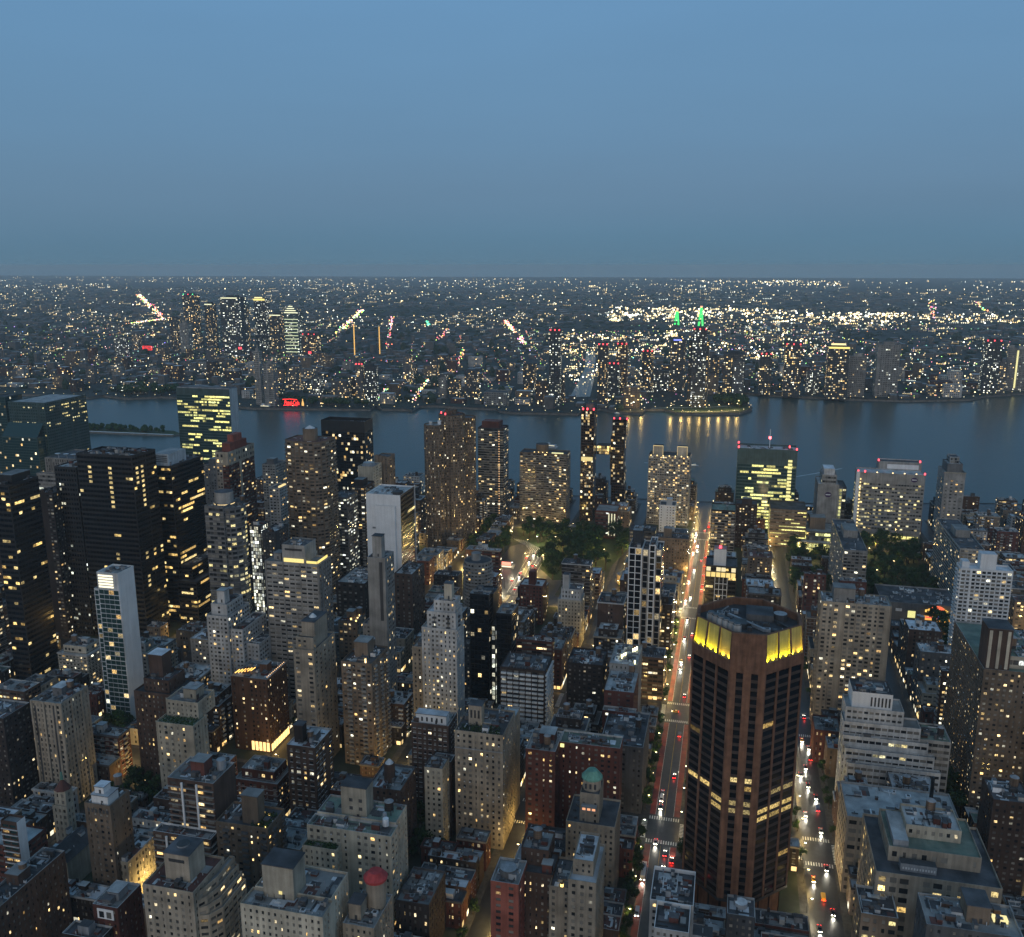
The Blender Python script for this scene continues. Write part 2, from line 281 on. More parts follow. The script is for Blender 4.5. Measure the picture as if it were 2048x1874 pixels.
def facade(b, p0, p1, z0, z1, st, vis=None, lod=None):
    p0 = np.array(p0, float); p1 = np.array(p1, float); L = np.linalg.norm(p1-p0); t = (p1-p0)/max(L, 1e-6); n = np.array([t[1], -t[0]])
    wall = b.mb('wall'); wm = st.get('wall', 'grey')
    def R(s0, s1, a, c, o=0.0, o1=None):
        s0, s1, a, c = np.broadcast_arrays(*[np.asarray(v, float) for v in (s0, s1, a, c)]); s0, s1, a, c = [v.ravel() for v in (s0, s1, a, c)]
        Q = np.empty((len(s0), 4, 3))
        for k, (ss, zz) in enumerate(((s0, a), (s1, a), (s1, c), (s0, c))):
            Q[:, k, :2] = p0 + t*ss[:, None] + n*o; Q[:, k, 2] = zz
        return Q
    if vis is None: vis = (n @ (CAM[:2] - (p0+p1)/2)) > -40
    if not vis or st.get('blank') or L < 1.2 or z1-z0 < 2.5:
        wall.quads(R(0, L, z0, z1), wm); return
    mg = st.get('mg', .5); zb = z0+st.get('zb', .6); zt = z1-st.get('zt', 1.2)
    nb = max(1, int(round((L-2*mg)/st['bay']))); bw = (L-2*mg)/nb; nf = max(1, int(round((zt-zb)/st['fh']))); fh = (zt-zb)/nf
    i = np.arange(nb); j = np.arange(nf)
    s0 = mg+bw*(i+.5-st['ww']/2); s1 = s0+bw*st['ww']; a = zb+fh*(j+.30*(1-st['wh'])*2); c = a+fh*st['wh']
    if st.get('pair'): dx = bw*(.5-st['ww']/2)*.55*np.where(i % 2 == 0, 1, -1); s0 = s0+dx; s1 = s1+dx
    keep = np.ones((nf, nb), bool)
    if st['ww'] < .66 and not st.get('single'):          # columns differ: narrow bath windows, wide living rooms, blank flues
        mid_ = (s0+s1)/2; wv = (s1-s0)*RNG.choice([.62, 1, 1, 1, 1.3], nb); s0, s1 = mid_-wv/2, mid_+wv/2; keep &= (RNG.random(nb) > .07)[None, :]
    if st.get('skip'): keep &= ~((i % st['skip']) == st['skip']-1)[None, :]
    E = lit_pattern(st, nb, nf)
    if st.get('hook'): E = st['hook'](E, nb, nf)
    S0, A = np.meshgrid(s0, a); S1, C = np.meshgrid(s1, c)
    dist = np.linalg.norm((p0+p1)/2); near = dist < 560 if lod is None else lod == 0
    gm = st['glass']; W = b.mb('windows'); k = keep.ravel()
    if near:
        r = .28
        zz = np.concatenate([[z0], np.stack([a, c], 1).ravel(), [z1]])
        wall.quads(R(0, L, zz[0::2], zz[1::2]), wm)                     # spandrel strips
        e0 = np.concatenate([[0], s1]); e1 = np.concatenate([s0, [L]])
        P0, PA = np.meshgrid(e0, a); P1, PC = np.meshgrid(e1, c); wall.quads(R(P0, P1, PA, PC), wm)   # piers
        if (~k).any(): wall.quads(R(S0.ravel()[~k], S1.ravel()[~k], A.ravel()[~k], C.ravel()[~k]), wm)
        f = lambda M: M.ravel()[k]
        if b.single and st.get('single'):
            Q = R(f(S0), f(S1), f(A), f(C), -r); b.single_panes(Q, gm, E.reshape(-1, 3)[k])
        else: W.quads(R(f(S0), f(S1), f(A), f(C), -r), gm, E.reshape(-1, 3)[k])
        A_, B_ = R(f(S0), f(S1), f(A), f(C), 0), R(f(S0), f(S1), f(A), f(C), -r)
        for q0, q1 in ((0, 1), (1, 2), (2, 3), (3, 0)):
            wall.quads(np.stack([A_[:, q0], A_[:, q1], B_[:, q1], B_[:, q0]], 1), wm)
        if st.get('sill'):
            b.mb('sills').quads(R(f(S0)-.15, f(S1)+.15, f(A)-.3, f(A), .12), st['sill'])
            X0, X1 = R(f(S0)-.15, f(S1)+.15, f(A), f(A), 0), R(f(S0)-.15, f(S1)+.15, f(A), f(A), .12)
            b.mb('sills').quads(np.stack([X1[:, 0], X1[:, 1], X0[:, 1], X0[:, 0]], 1), st['sill'])
        if st.get('ac'):
            sel = RNG.random(k.sum()) < st['ac']; u0 = f(S0)[sel]; z_ = f(A)[sel]
            b.mb('air_conditioners').quads(R(u0+.2, u0+.9, z_, z_+.45, .3), 'metal_white')
            X0, X1 = R(u0+.2, u0+.9, z_+.45, z_+.45, 0), R(u0+.2, u0+.9, z_+.45, z_+.45, .3)
            b.mb('air_conditioners').quads(np.stack([X1[:, 0], X1[:, 1], X0[:, 1], X0[:, 0]], 1), 'metal_white')
    else:
        wall.quads(R(0, L, z0, z1), wm)
        W.quads(R(S0.ravel()[k], S1.ravel()[k], A.ravel()[k], C.ravel()[k], .06), gm, E.reshape(-1, 3)[k])
    def slab(za, zb_, o, mat, a0=0.0, a1=L, part='bands'):
        m = b.mb(part); za = np.atleast_1d(za); zb_ = np.atleast_1d(zb_)
        m.quads(R(a0, a1, za, zb_, o), mat)
        X0, X1 = R(a0, a1, zb_, zb_, 0), R(a0, a1, zb_, zb_, o); m.quads(np.stack([X1[:, 0], X1[:, 1], X0[:, 1], X0[:, 0]], 1), mat)
        X0, X1 = R(a0, a1, za, za, 0), R(a0, a1, za, za, o); m.quads(np.stack([X0[:, 0], X0[:, 1], X1[:, 1], X1[:, 0]], 1), mat)
        for e, fl in ((a0, 0), (a1, 1)):
            X = R(e, e, za, zb_, 0); Y = R(e, e, za, zb_, o); q = np.stack([X[:, 0], Y[:, 0], Y[:, 3], X[:, 3]], 1)
            m.quads(q if fl == 0 else q[:, ::-1], mat)
    if st.get('band'):
        o, h, bm = st['band']; zz = zb+fh*j; slab(zz-h*.5, zz+h*.5, o, bm, part='floor_bands')
    if st.get('balc'):
        o, every, wd, bm = st['balc']; zz = zb+fh*j
        for ii in range(every//2, nb, every):
            cc = mg+bw*(ii+.5); slab(zz-.1, zz+.95, o, bm, max(0, cc-wd/2), min(L, cc+wd/2), part='balconies')
    if st.get('pier'):
        o, every, wd, pm = st['pier']
        for ii in range(0, nb+1, every):
            cc = mg+bw*ii; m = b.mb('piers'); a0, a1 = max(0, cc-wd/2), min(L, cc+wd/2)
            m.quads(R(a0, a1, z0, z1, o), pm)
            for e, fl in ((a0, 0), (a1, 1)):
                X = R(e, e, z0, z1, 0); Y = R(e, e, z0, z1, o); q = np.stack([X[:, 0], Y[:, 0], Y[:, 3], X[:, 3]], 1); m.quads(q if fl == 0 else q[:, ::-1], pm)
            X0, X1 = R(a0, a1, z1, z1, 0), R(a0, a1, z1, z1, o); m.quads(np.stack([X1[:, 0], X1[:, 1], X0[:, 1], X0[:, 0]], 1), pm)

STUFF = {'windows', 'air_conditioners', 'sills', 'floor_bands', 'balconies', 'rooftop_units', 'piers', 'roof_planting', 'window_grid', 'roof_patches', 'cornice'}
BLD = []; ROOFY = {'parapet', 'bulkhead', 'water_tank', 'satellite_dish', 'cooling_tower', 'roof_house', 'roof_tank', 'roof_drum', 'beacon', 'roof_lamp', 'chimney', 'roof_dome', 'plant_house', 'roof_fan', 'tank_house', 'roof_vent', 'skylight', 'roof_cap', 'roof_core', 'roof_tower', 'roof_block'}
class Building:
    def __init__(s, name, base, label=None, cat='building', group=None, single=False):
        s.name, s.base, s.label, s.cat, s.group, s.single = name, np.array([base[0], base[1], 0.0]), label, cat, group, single
        s.parts = {}; s.extra = []; s.tiers = []; s.panes = []; BLD.append(s)
    def mb(s, k):
        if k not in s.parts: s.parts[k] = MB()
        return s.parts[k]
    def new(s, k):
        m = MB(); s.extra.append((k, m)); return m
    def single_panes(s, Q, gm, E): s.panes.append((Q, gm, E))
    def tier(s, x0, x1, y0, y1, z0, z1, st, roof='roof_dark', par=1.0, cope=None, faces='WSNE', sides=None):
        s.prism([(x0, y0), (x1, y0), (x1, y1), (x0, y1)], z0, z1, st, roof, par, cope, sides)
    def prism(s, pts, z0, z1, st, roof='roof_dark', par=1.0, cope=None, sides=None, top=True):
        pts = [np.array(p, float) for p in pts]; n = len(pts); s.tiers.append((pts, z0, z1))
        for k in range(n):
            f = (sides or {}).get(k, st); facade(s, pts[k], pts[(k+1) % n], z0, z1, f)
        if not top: return
        h = par if z1-z0 > 4 else 0
        s.new('roof').poly([(p[0], p[1], z1-h) for p in pts], roof)
        if h:
            c = sum(pts)/n; m = s.new('parapet'); cm = cope or st.get('wall', 'grey'); ins = []
            for k in range(n):                       # mitred inner ring
                a, b_, d = pts[k-1], pts[k], pts[(k+1) % n]
                e1 = (b_-a)/max(np.linalg.norm(b_-a), 1e-6); e2 = (d-b_)/max(np.linalg.norm(d-b_), 1e-6); n1 = np.array([-e1[1], e1[0]]); n2 = np.array([-e2[1], e2[0]])
                v = n1+n2; v = v/max(v @ v, .2)*2*.5; ins.append(b_ + v*.5)
            for k in range(n):
                a, b_, ai, bi = pts[k], pts[(k+1) % n], ins[k], ins[(k+1) % n]
                m.quads([[(*a, z1+.004), (*b_, z1+.004), (*bi, z1+.004), (*ai, z1+.004)], [(*bi, z1-h), (*ai, z1-h), (*ai, z1+.004), (*bi, z1+.004)]], cm)
    def bulkhead(s, x0, x1, y0, y1, z0, z1, mat='grey', top='roof_grey', name='bulkhead', st=None):
        if st: s.tier(x0, x1, y0, y1, z0, z1, st, top, .5); return
        m = s.new(name); m.box(x0, x1, y0, y1, z0-1, z1, mat, top=top)
        if z1-z0 > 3 and x0 < 620:
            m.box(x0-.03, x0, y0+(y1-y0)*.3, y0+(y1-y0)*.3+1.1, z0, z0+2.1, 'metal_dark'); m.box(x0-.35, x1+.35, y0-.35, y1+.35, z1, z1+.3, 'coping_dark', top=top)
    def tank(s, x, y, z, r=2.0, h=3.8, mat='tank_wood', leg=3.0):
        m = s.new('water_tank'); m.cyl(x, y, z+leg, z+leg+h, r, r*.97, 14, mat, top=False); m.cyl(x, y, z+leg+h, z+leg+h+r*.6, r*1.06, .03, 14, 'metal', top=False)
        m.cyl(x, y, z+leg-.25, z+leg, r*1.05, r*1.05, 14, 'metal_dark')
        for a, b_ in ((-1, -1), (-1, 1), (1, -1), (1, 1)): m.beam((x+a*r*.65, y+b_*r*.65, z-1), (x+a*r*.65, y+b_*r*.65, z+leg), .3, 'metal_dark')
        for q in range(3): m.cyl(x, y, z+leg+.6+q*1.1, z+leg+.72+q*1.1, r*1.015, r*1.01, 14, 'metal_dark', top=False)
    def units(s, x0, x1, y0, y1, z, n, size=1.6, seed=0, mats=('metal', 'metal_white', 'metal_dark', 'grey')):
        rg = random.Random(int(x0*7+y0*13+n)+seed); m = s.mb('rooftop_units')
        for _ in range(n):
            w, d, h = size*rg.uniform(.4, 1.5), size*rg.uniform(.4, 1.5), rg.uniform(.5, 1.7)
            if x1-x0 < w+.6 or y1-y0 < d+.6: continue
            cx, cy = rg.uniform(x0+.3, x1-w-.3), rg.uniform(y0+.3, y1-d-.3); mt = rg.choice(mats)
            r = rg.random()
            if r < .62:
                m.box(cx, cx+w, cy, cy+d, z, z+h, mt); m.box(cx+w*.2, cx+w*.8, cy+d*.2, cy+d*.8, z+h, z+h+.12, 'metal_dark')
            elif r < .82: m.cyl(cx, cy, z, z+h*1.3, .28, .28, 6, mt)
            else: m.beam((cx, cy, z+.4), (cx+rg.uniform(-4, 4)*.5, cy+rg.uniform(1, 4), z+.4), .35, mt)
    def finish(s):
        root = empty(s.name, s.base, s.label, s.cat, s.group); s.root = root
        for k, m in s.parts.items():
            if m.empty(): continue
            o = m.build(k, root, s.base)
            if k in STUFF: o['kind'] = 'stuff'
        rf = None
        for k, m in s.extra:                       # what stands on a roof is a piece of that roof
            if m.empty(): continue
            o = m.build(k, root, s.base)
            if k == 'roof': rf = o
            elif k in ROOFY and rf: o.parent = rf
        if s.panes:
            PQ = [(q, gm, e) for Q, gm, E in s.panes for q, e in zip(Q, E)]; PQ.sort(key=lambda t: -(((t[0][0]-t[0][1])**2).sum()*((t[0][1]-t[0][2])**2).sum())/(np.linalg.norm(t[0][0]-CAM)**4))
            for q, gm, e in PQ[:300]:
                m = MB(); c = (q[0]+q[2])/2; m.quads([q], gm, e); o = bpy.data.objects.new('window_pane', m.mesh('window_pane', c)); COL.objects.link(o); o.parent = root; o.location = c-s.base
            if len(PQ) > 300:
                m = MB()
                for q, gm, e in PQ[300:]: m.quads([q], gm, e)
                m.build('windows', root, s.base, 'stuff')
        return root
    def clutter(s):
        """tar patches, ducts, pipes, sheds, railings and tanks on every open roof"""
        for pts, z0, z1 in list(s.tiers):
            a = np.array(pts); x0, x1, y0, y1 = a[:, 0].min()+.9, a[:, 0].max()-.9, a[:, 1].min()+.9, a[:, 1].max()-.9
            if x0 > 660 or (x1-x0)*(y1-y0) < 40 or z1-z0 < 4: continue
            if any(t[1] < z1+1 and t[2] > z1+.5 and np.array(t[0])[:, 0].min() < x1 and np.array(t[0])[:, 0].max() > x0 and np.array(t[0])[:, 1].min() < y1 and np.array(t[0])[:, 1].max() > y0 for t in s.tiers): continue
            rg = random.Random(int(x0*13+y1*7)); z = z1-1.0 if s.name not in ('row_house', 'house') else z1-.75; A = (x1-x0)*(y1-y0); m = s.mb('rooftop_units'); pt = s.mb('roof_patches')
            for _ in range(int(min(14, A/22))+2):
                w, d = rg.uniform(1.2, 6), rg.uniform(1.2, 6)
                if w > x1-x0 or d > y1-y0: continue
                cx, cy = rg.uniform(x0, x1-w), rg.uniform(y0, y1-d); zz = z+.02+rg.random()*.05; pt.quads([[(cx, cy, zz), (cx+w, cy, zz), (cx+w, cy+d, zz), (cx, cy+d, zz)]], rg.choice(['roof_dark', 'roof_grey', 'roof_light', 'coping_dark', 'roof_white', 'roof_red']))
            for _ in range(int(min(9, A/55))+1):
                w, d, h = rg.uniform(1.0, 3.2), rg.uniform(1.0, 4.0), rg.uniform(.8, 2.9)
                if w > x1-x0 or d > y1-y0: continue
                cx, cy = rg.uniform(x0, x1-w), rg.uniform(y0, y1-d); mt = rg.choice(['grey', 'metal', 'metal_dark', 'brick_brown', 'brick_red', 'concrete', 'metal_white']); m.box(cx, cx+w, cy, cy+d, z, z+h, mt, top=rg.choice(['roof_grey', 'roof_light', 'roof_dark'])); m.box(cx-.15, cx+w+.15, cy-.15, cy+d+.15, z+h, z+h+.12, 'coping_dark')
            for _ in range(int(min(8, A/45))+1):
                cx, cy = rg.uniform(x0, x1), rg.uniform(y0, y1); dx, dy = (rg.uniform(2, 8), 0) if rg.random() < .5 else (0, rg.uniform(2, 8)); m.beam((cx, cy, z+.45), (min(cx+dx, x1), min(cy+dy, y1), z+.45), rg.uniform(.25, .7), rg.choice(['metal', 'metal_white', 'metal_dark']))
            for _ in range(int(min(10, A/30))+1): cx, cy = rg.uniform(x0, x1), rg.uniform(y0, y1); m.cyl(cx, cy, z, z+rg.uniform(.6, 1.8), .16, .16, 5, rg.choice(['metal', 'metal_dark', 'metal_white']))
            if rg.random() < .35:                            # pipe railing along the edge
                for q in np.arange(y0, y1, 2.0): m.beam((x0-.3, q, z+.8), (x0-.3, q, z+2.0), .07, 'metal')
                m.beam((x0-.3, y0, z+2.0), (x0-.3, y1, z+2.0), .07, 'metal')
            if A > 190 and z1 > 26 and rg.random() < .5 and not any(k == 'water_tank' for k, _ in s.extra): s.tank(rg.uniform(x0+3, x1-3), rg.uniform(y0+3, y1-3), z, rg.uniform(1.6, 2.2), rg.uniform(3.2, 4.4), rg.choice(['tank_wood', 'tank_wood', 'brick_dark']), rg.uniform(2.2, 4.5))
    def key_ok(s): return s.cat in ('building', 'house') and getattr(s, 'key', '') not in ('park3', 'copperE', 'bridge')
    def hull(s): return s.tiers
def arc(cx, cy, r, a0, a1, n): return [(cx+r*math.cos(math.radians(a0+(a1-a0)*i/n)), cy+r*math.sin(math.radians(a0+(a1-a0)*i/n))) for i in range(n+1)]

# measured footprints (x0, x1, y0, y1, height) and the lowest row of each that stays in view
HB = dict(
    blackA=(523.4, 552.0, 489.1, 503.6, 150.0),
    unplaza=(960.0, 1036.7, 829.5, 882.9, 133.4),
    unplaza0=(985.0, 1015.0, 909.7, 930.6, 135.0),
    secretariat=(1085.0, 1105.1, 646.9, 726.6, 139.6),
    ribbed=(711.8, 751.8, 587.1, 620.8, 125.0),
    bigblack=(609.0, 626.3, 451.8, 501.8, 155.2),
    bigblackwing=(609.0, 649.0, 503.2, 523.6, 143.4),
    black2=(652.0, 699.5, 447.2, 471.0, 138.0),
    slimglass=(488.7, 505.2, 380.8, 396.6, 105.0),
    slimglasslow=(489.0, 505.0, 382.2, 400.4, 93.4),
    drum=(632.6, 663.2, 389.5, 406.5, 112.0),
    redtower=(690.0, 734.0, 416.9, 422.7, 143.2),
    grey11=(850.0, 880.0, 525.3, 545.2, 93.1),
    whitestep=(505.4, 532.9, 313.6, 329.2, 75.0),
    slim15=(600.0, 630.0, 520.0, 535.6, 123.5),
    meier=(1040.0, 1066.2, 437.6, 495.8, 112.2),
    brown17=(720.0, 736.5, 343.1, 383.4, 149.8),
    corinth=(900.0, 1024.4, 288.8, 313.8, 137.2),
    corinthback=(925.0, 959.6, 270.6, 298.3, 143.2),
    manplace=(1040.0, 1065.0, 260.9, 292.5, 110.9),
    beige20=(840.0, 862.0, 345.7, 362.3, 102.5),
    beige20b=(865.0, 885.0, 341.1, 355.6, 109.7),
    whiteslab=(690.0, 724.2, 261.0, 291.3, 114.8),
    grey22=(527.1, 546.0, 257.8, 296.3, 108.0),
    grey22pent=(530.0, 540.9, 268.5, 284.9, 119.4),
    slender=(538.9, 555.1, 215.7, 228.1, 112.0),
    beige24=(458.1, 487.5, 229.5, 242.6, 80.0),
    brick25=(473.4, 500.3, 200.2, 219.7, 68.0),
    whitehotel=(507.6, 523.6, 157.4, 180.3, 80.0),
    whitehoteltop=(503.0, 519.0, 154.9, 174.6, 95.4),
    darkglass=(566.8, 574.5, 152.6, 166.1, 82.0),
    roundbal=(690.0, 710.0, 185.7, 210.0, 62.5),
    dark30=(645.6, 685.6, 276.6, 301.1, 52.0),
    brown30=(649.0, 679.0, 237.5, 252.2, 62.0),
    beige31=(569.7, 586.0, 250.7, 265.3, 52.0),
    litstair=(650.0, 664.0, 367.4, 377.7, 93.1),
    white32=(760.0, 780.0, 407.5, 418.8, 96.0),
    grey32=(870.0, 895.0, 470.0, 485.5, 92.1),
    mid34=(760.0, 785.0, 339.8, 355.8, 90.9),
    brick34=(790.0, 815.0, 334.8, 351.2, 94.5),
    rivergate=(1035.0, 1059.0, 183.4, 239.7, 84.0),
    copperW=(1050.0, 1072.0, 153.8, 169.4, 134.8),
    copperE=(1075.0, 1095.0, 121.4, 137.9, 120.7),
    horizon=(1055.0, 1081.0, 41.9, 89.8, 84.2),
    nyusci=(1050.0, 1080.0, -76.1, -10.9, 98.0),
    dkband=(925.0, 953.0, -10.8, 13.2, 57.0),
    brick42=(985.0, 1005.0, -34.0, -11.4, 49.4),
    brick44=(1010.0, 1040.0, 119.6, 144.8, 25.5),
    gridtower=(650.0, 674.0, 43.5, 67.6, 96.6),
    litglass=(735.0, 760.0, -12.2, 13.0, 59.4),
    white47=(680.2, 698.2, 107.2, 126.1, 40.0),
    red47=(719.9, 737.9, 146.8, 166.5, 35.0),
    beige43=(880.0, 900.0, 32.9, 65.8, 37.0),
    white43=(1000.0, 1020.0, 53.4, 71.1, 39.1),
    glass43=(905.0, 925.0, 67.8, 93.9, 35.7),
    nyuround=(1050.0, 1090.0, -123.0, -100.4, 61.2),
    tisch=(1040.0, 1066.0, -209.1, -140.5, 79.0),
    tischmech=(1066.0, 1082.0, -209.3, -164.5, 87.1),
    rightower=(1080.0, 1114.0, -258.2, -236.4, 75.2),
    kimmelpod=(1000.0, 1040.0, -86.4, -48.4, 42.1),
    kipsN=(803.7, 906.9, -121.6, -101.9, 60.0),
    kipsS=(831.8, 933.8, -220.7, -200.8, 60.0),
    whitebalc=(709.7, 723.7, -209.1, -173.3, 80.0),
    whitebalccore=(716.0, 726.0, -198.2, -187.2, 85.9),
    beigegrid=(585.5, 605.5, -105.8, -63.5, 90.0),
    beigegridpent=(590.0, 602.0, -84.0, -71.1, 96.5),
    theatre=(798.4, 843.4, -197.2, -135.6, 18.0),
    brownR=(494.8, 564.1, -168.7, -137.5, 92.0),
    brownRtop=(490.0, 510.0, -146.9, -132.7, 118.5),
    step60=(502.0, 514.2, -111.6, -70.9, 50.0),
    step60b=(499.0, 511.0, -120.0, -71.1, 43.5),
    step60top=(506.0, 524.0, -96.4, -75.1, 65.6),
    armory=(419.5, 451.0, -116.3, -64.7, 42.0),
    stone62=(360.0, 402.2, -116.6, -68.6, 55.0),
    brownRL=(419.5, 439.5, -144.0, -127.1, 60.0),
    low68=(542.7, 562.7, -75.9, -60.5, 22.0),
    botR=(321.9, 339.9, -113.2, -80.5, 62.0),
    botR2=(345.5, 363.5, -75.9, -61.8, 45.0),
    beige69=(391.5, 414.3, 349.7, 368.8, 65.0),
    brickL=(377.9, 397.4, 375.1, 397.3, 60.0),
    brown71=(423.9, 445.9, 301.8, 327.2, 60.0),
    brown71top=(430.0, 442.0, 311.7, 324.5, 73.5),
    beige72=(402.6, 416.4, 275.7, 298.7, 55.0),
    beige72top=(412.0, 424.7, 275.2, 296.5, 63.7),
    pillars=(335.5, 354.6, 221.8, 245.5, 68.0),
    whitetank=(326.1, 340.4, 270.5, 284.3, 55.0),
    turret=(353.6, 358.8, 318.9, 327.7, 30.0),
    whitestair=(308.9, 314.1, 306.8, 315.6, 52.0),
    longbrick=(258.2, 308.5, 282.2, 293.4, 42.0),
    slab78=(274.3, 289.5, 229.1, 240.6, 48.0),
    curved79=(276.0, 298.8, 195.1, 217.6, 60.0),
    curved79top=(280.0, 284.4, 200.8, 211.9, 64.4),
    brown80=(331.4, 347.8, 193.2, 219.3, 52.0),
    brown80top=(335.0, 338.6, 196.5, 205.4, 66.5),
    town81=(329.3, 349.9, 266.6, 274.6, 24.0),
    white83=(404.9, 426.5, 205.2, 221.4, 50.0),
    brown84=(429.8, 445.6, 138.7, 159.9, 58.0),
    beige85=(412.8, 440.3, 104.2, 129.9, 66.0),
    beige86=(404.2, 416.2, 134.1, 143.8, 48.0),
    green87=(328.0, 336.6, 132.6, 171.9, 60.0),
    green87top=(325.0, 327.6, 145.1, 156.6, 74.2),
    dark92=(384.9, 408.0, 149.8, 167.2, 45.0),
    dark90=(327.2, 350.5, 115.7, 131.0, 30.0),
    beigeBL=(272.6, 282.3, 138.5, 172.6, 62.0),
    beigeBLtop=(290.0, 299.5, 161.4, 174.3, 61.2),
    tankB=(285.4, 305.5, 123.6, 136.6, 50.0),
    row1=(408.9, 458.7, 120.9, 131.9, 18.0),
    row2=(384.1, 417.5, 123.4, 141.3, 18.0),
    redL=(422.3, 444.3, 55.7, 94.4, 55.0),
    cupola=(384.0, 398.0, 50.3, 59.5, 58.0),
    red96=(504.9, 534.9, 47.1, 64.7, 52.0),
    dkbal=(530.3, 555.3, 106.0, 135.6, 48.0),
    dk98=(547.0, 572.0, 71.5, 94.9, 48.0),
    bot100=(321.1, 347.1, 42.5, 53.9, 58.0),
    botred=(320.7, 336.7, 74.4, 86.3, 52.0),
    bot130=(332.4, 348.4, 62.4, 76.4, 50.0),
    stoneN=(490.0, 530.0, 39.0, 44.4, 45.0),
    rim101=(313.8, 329.8, 5.2, 18.6, 48.0),
    rim102=(336.5, 348.5, -20.3, -9.3, 42.0),
)
VB = dict(terracehotel=1490, blackA=1291, unplaza=896, unplaza0=929, secretariat=917, ribbed=932, bigblack=1272, bigblackwing=1272, black2=1245, slimglass=1424, drum=1154, redtower=1116, grey11=978, whitestep=1327, slim15=1184, meier=984, brown17=1096, corinth=1096, manplace=987, beige20=970, whiteslab=1142, grey22=1306, slender=1318, beige24=1458, brick25=1511, whitehotel=1346, darkglass=1393, roundbal=1213, dark30=1218, brown30=1245, beige31=1319, litstair=1142, white32=1043, grey32=955, mid34=1098, brick34=1142, rivergate=1040, copperW=1043, copperE=1005, horizon=1058, nyusci=1011, dkband=1102, brick42=1058, brick44=1058, gridtower=1292, litglass=1195, white47=1233, red47=1213, beige43=1142, white43=1052, glass43=1090, nyuround=1037, tisch=1075, rightower=1011, kimmelpod=1096, kipsN=1125, kipsS=1125, whitebalc=1257, beigegrid=1418, theatre=1239, brownR=1555, step60=1545, armory=1601, stone62=1797, brownRL=1785, low68=1474, beige69=1523, brickL=1536, brown71=1449, beige72=1536, pillars=1760, whitetank=1710, turret=1654, whitestair=1732, brown80=1800, town81=1757, white83=1573, brown84=1527, beige85=1573, beige86=1604, green87=1797, dark92=1682, row1=1642, row2=1732, redL=1648, cupola=1642, red96=1449, dkbal=1415, dk98=1405)
QT = [(3021, 1943, 47, 196, 'dark', 'greenred'), (2755, 1622, 66, 198, 'dark', 'whitetop'), (2902, 1790, 31, 170, 'dark', 'white'), (2873, 1912, 31, 120, 'dark', '-'), (2719, 1774, 32, 113, 'pale', '-'), (2931, 1672, 22, 155, 'grey', '-'), (2667, 1988, 36, 67, 'grey', '-'), (2883, 2080, 27, 63, 'grey', '-'), (2989, 1641, 43, 184, 'dark', 'gold'), (3001, 1590, 48, 130, 'dark', 'lit'), (2884, 1468, 54, 146, 'teal', 'litcrown'), (2815, 1373, 51, 76, 'brown', 'red'), (1817, 1012, 14, 118, 'pale', '-'), (1805, 979, 24, 92, 'pale', '-'), (1923, 818, 17, 82, 'grey', 'red'), (1910, 787, 24, 80, 'dark', '-'), (1950, 881, 38, 41, 'grey', '-'), (1957, 939, 21, 48, 'grey', '-'), (2228, 815, 21, 72, 'grey', '-'), (2006, 648, 18, 47, 'pale', '-'), (2012, 622, 24, 44, 'dark', '-'), (2001, 579, 29, 67, 'dark', '-'), (1929, 503, 50, 29, 'pale', '-'), (2244, 747, 16, 69, 'grey', '-'), (2025, 1035, 25, 62, 'grey', '-'), (2159, 478, 29, 68, 'dark', '-'), (1963, 405, 28, 51, 'brown', '-'), (1951, 375, 24, 163, 'dark', 'red'), (1973, 361, 10, 59, 'grey', '-'), (1994, 276, 22, 131, 'dark', 'red'), (2211, 260, 26, 115, 'brown', 'red'), (2119, 267, 25, 77, 'slate', 'red'), (2226, 200, 26, 98, 'dark', 'red'), (2243, 129, 36, 124, 'dark', 'blue'), (1996, 70, 30, 167, 'dark', 'red'), (2024, 72, 43, 141, 'dark', '-'), (2264, 43, 25, 83, 'dark', '-'), (2229, -4, 51, 96, 'dark', '-'), (2234, 166, 37, 52, 'dark', '-'), (2220, -15, 26, 80, 'grey', '-'), (2235, -77, 27, 96, 'dark', 'red'), (2216, -136, 37, 121, 'dark', 'red'), (2197, -234, 45, 121, 'dark', 'goldtop'), (2252, -283, 37, 95, 'pale', '-'), (2268, -351, 49, 122, 'pale', '-'), (2613, -440, 17, 34, 'pale', '-'), (2384, -601, 36, 125, 'dark', 'red'), (2390, -628, 18, 77, 'grey', '-'), (2457, -661, 17, 105, 'pale', '-'), (2463, -685, 27, 102, 'pale', 'strip'), (2393, -496, 49, 25, 'brick', '-'), (2273, -189, 30, 54, 'grey', '-')]
def push(k, nx):
    """move a measured front face along its sight line to another avenue front"""
    x0, x1, y0, y1, z = HB[k]; f = nx/x0; HB[k] = (nx, nx+(x1-x0), y0*f, y1*f, 300-(300-z)*f)
push('white43', 972); push('brick44', 985)

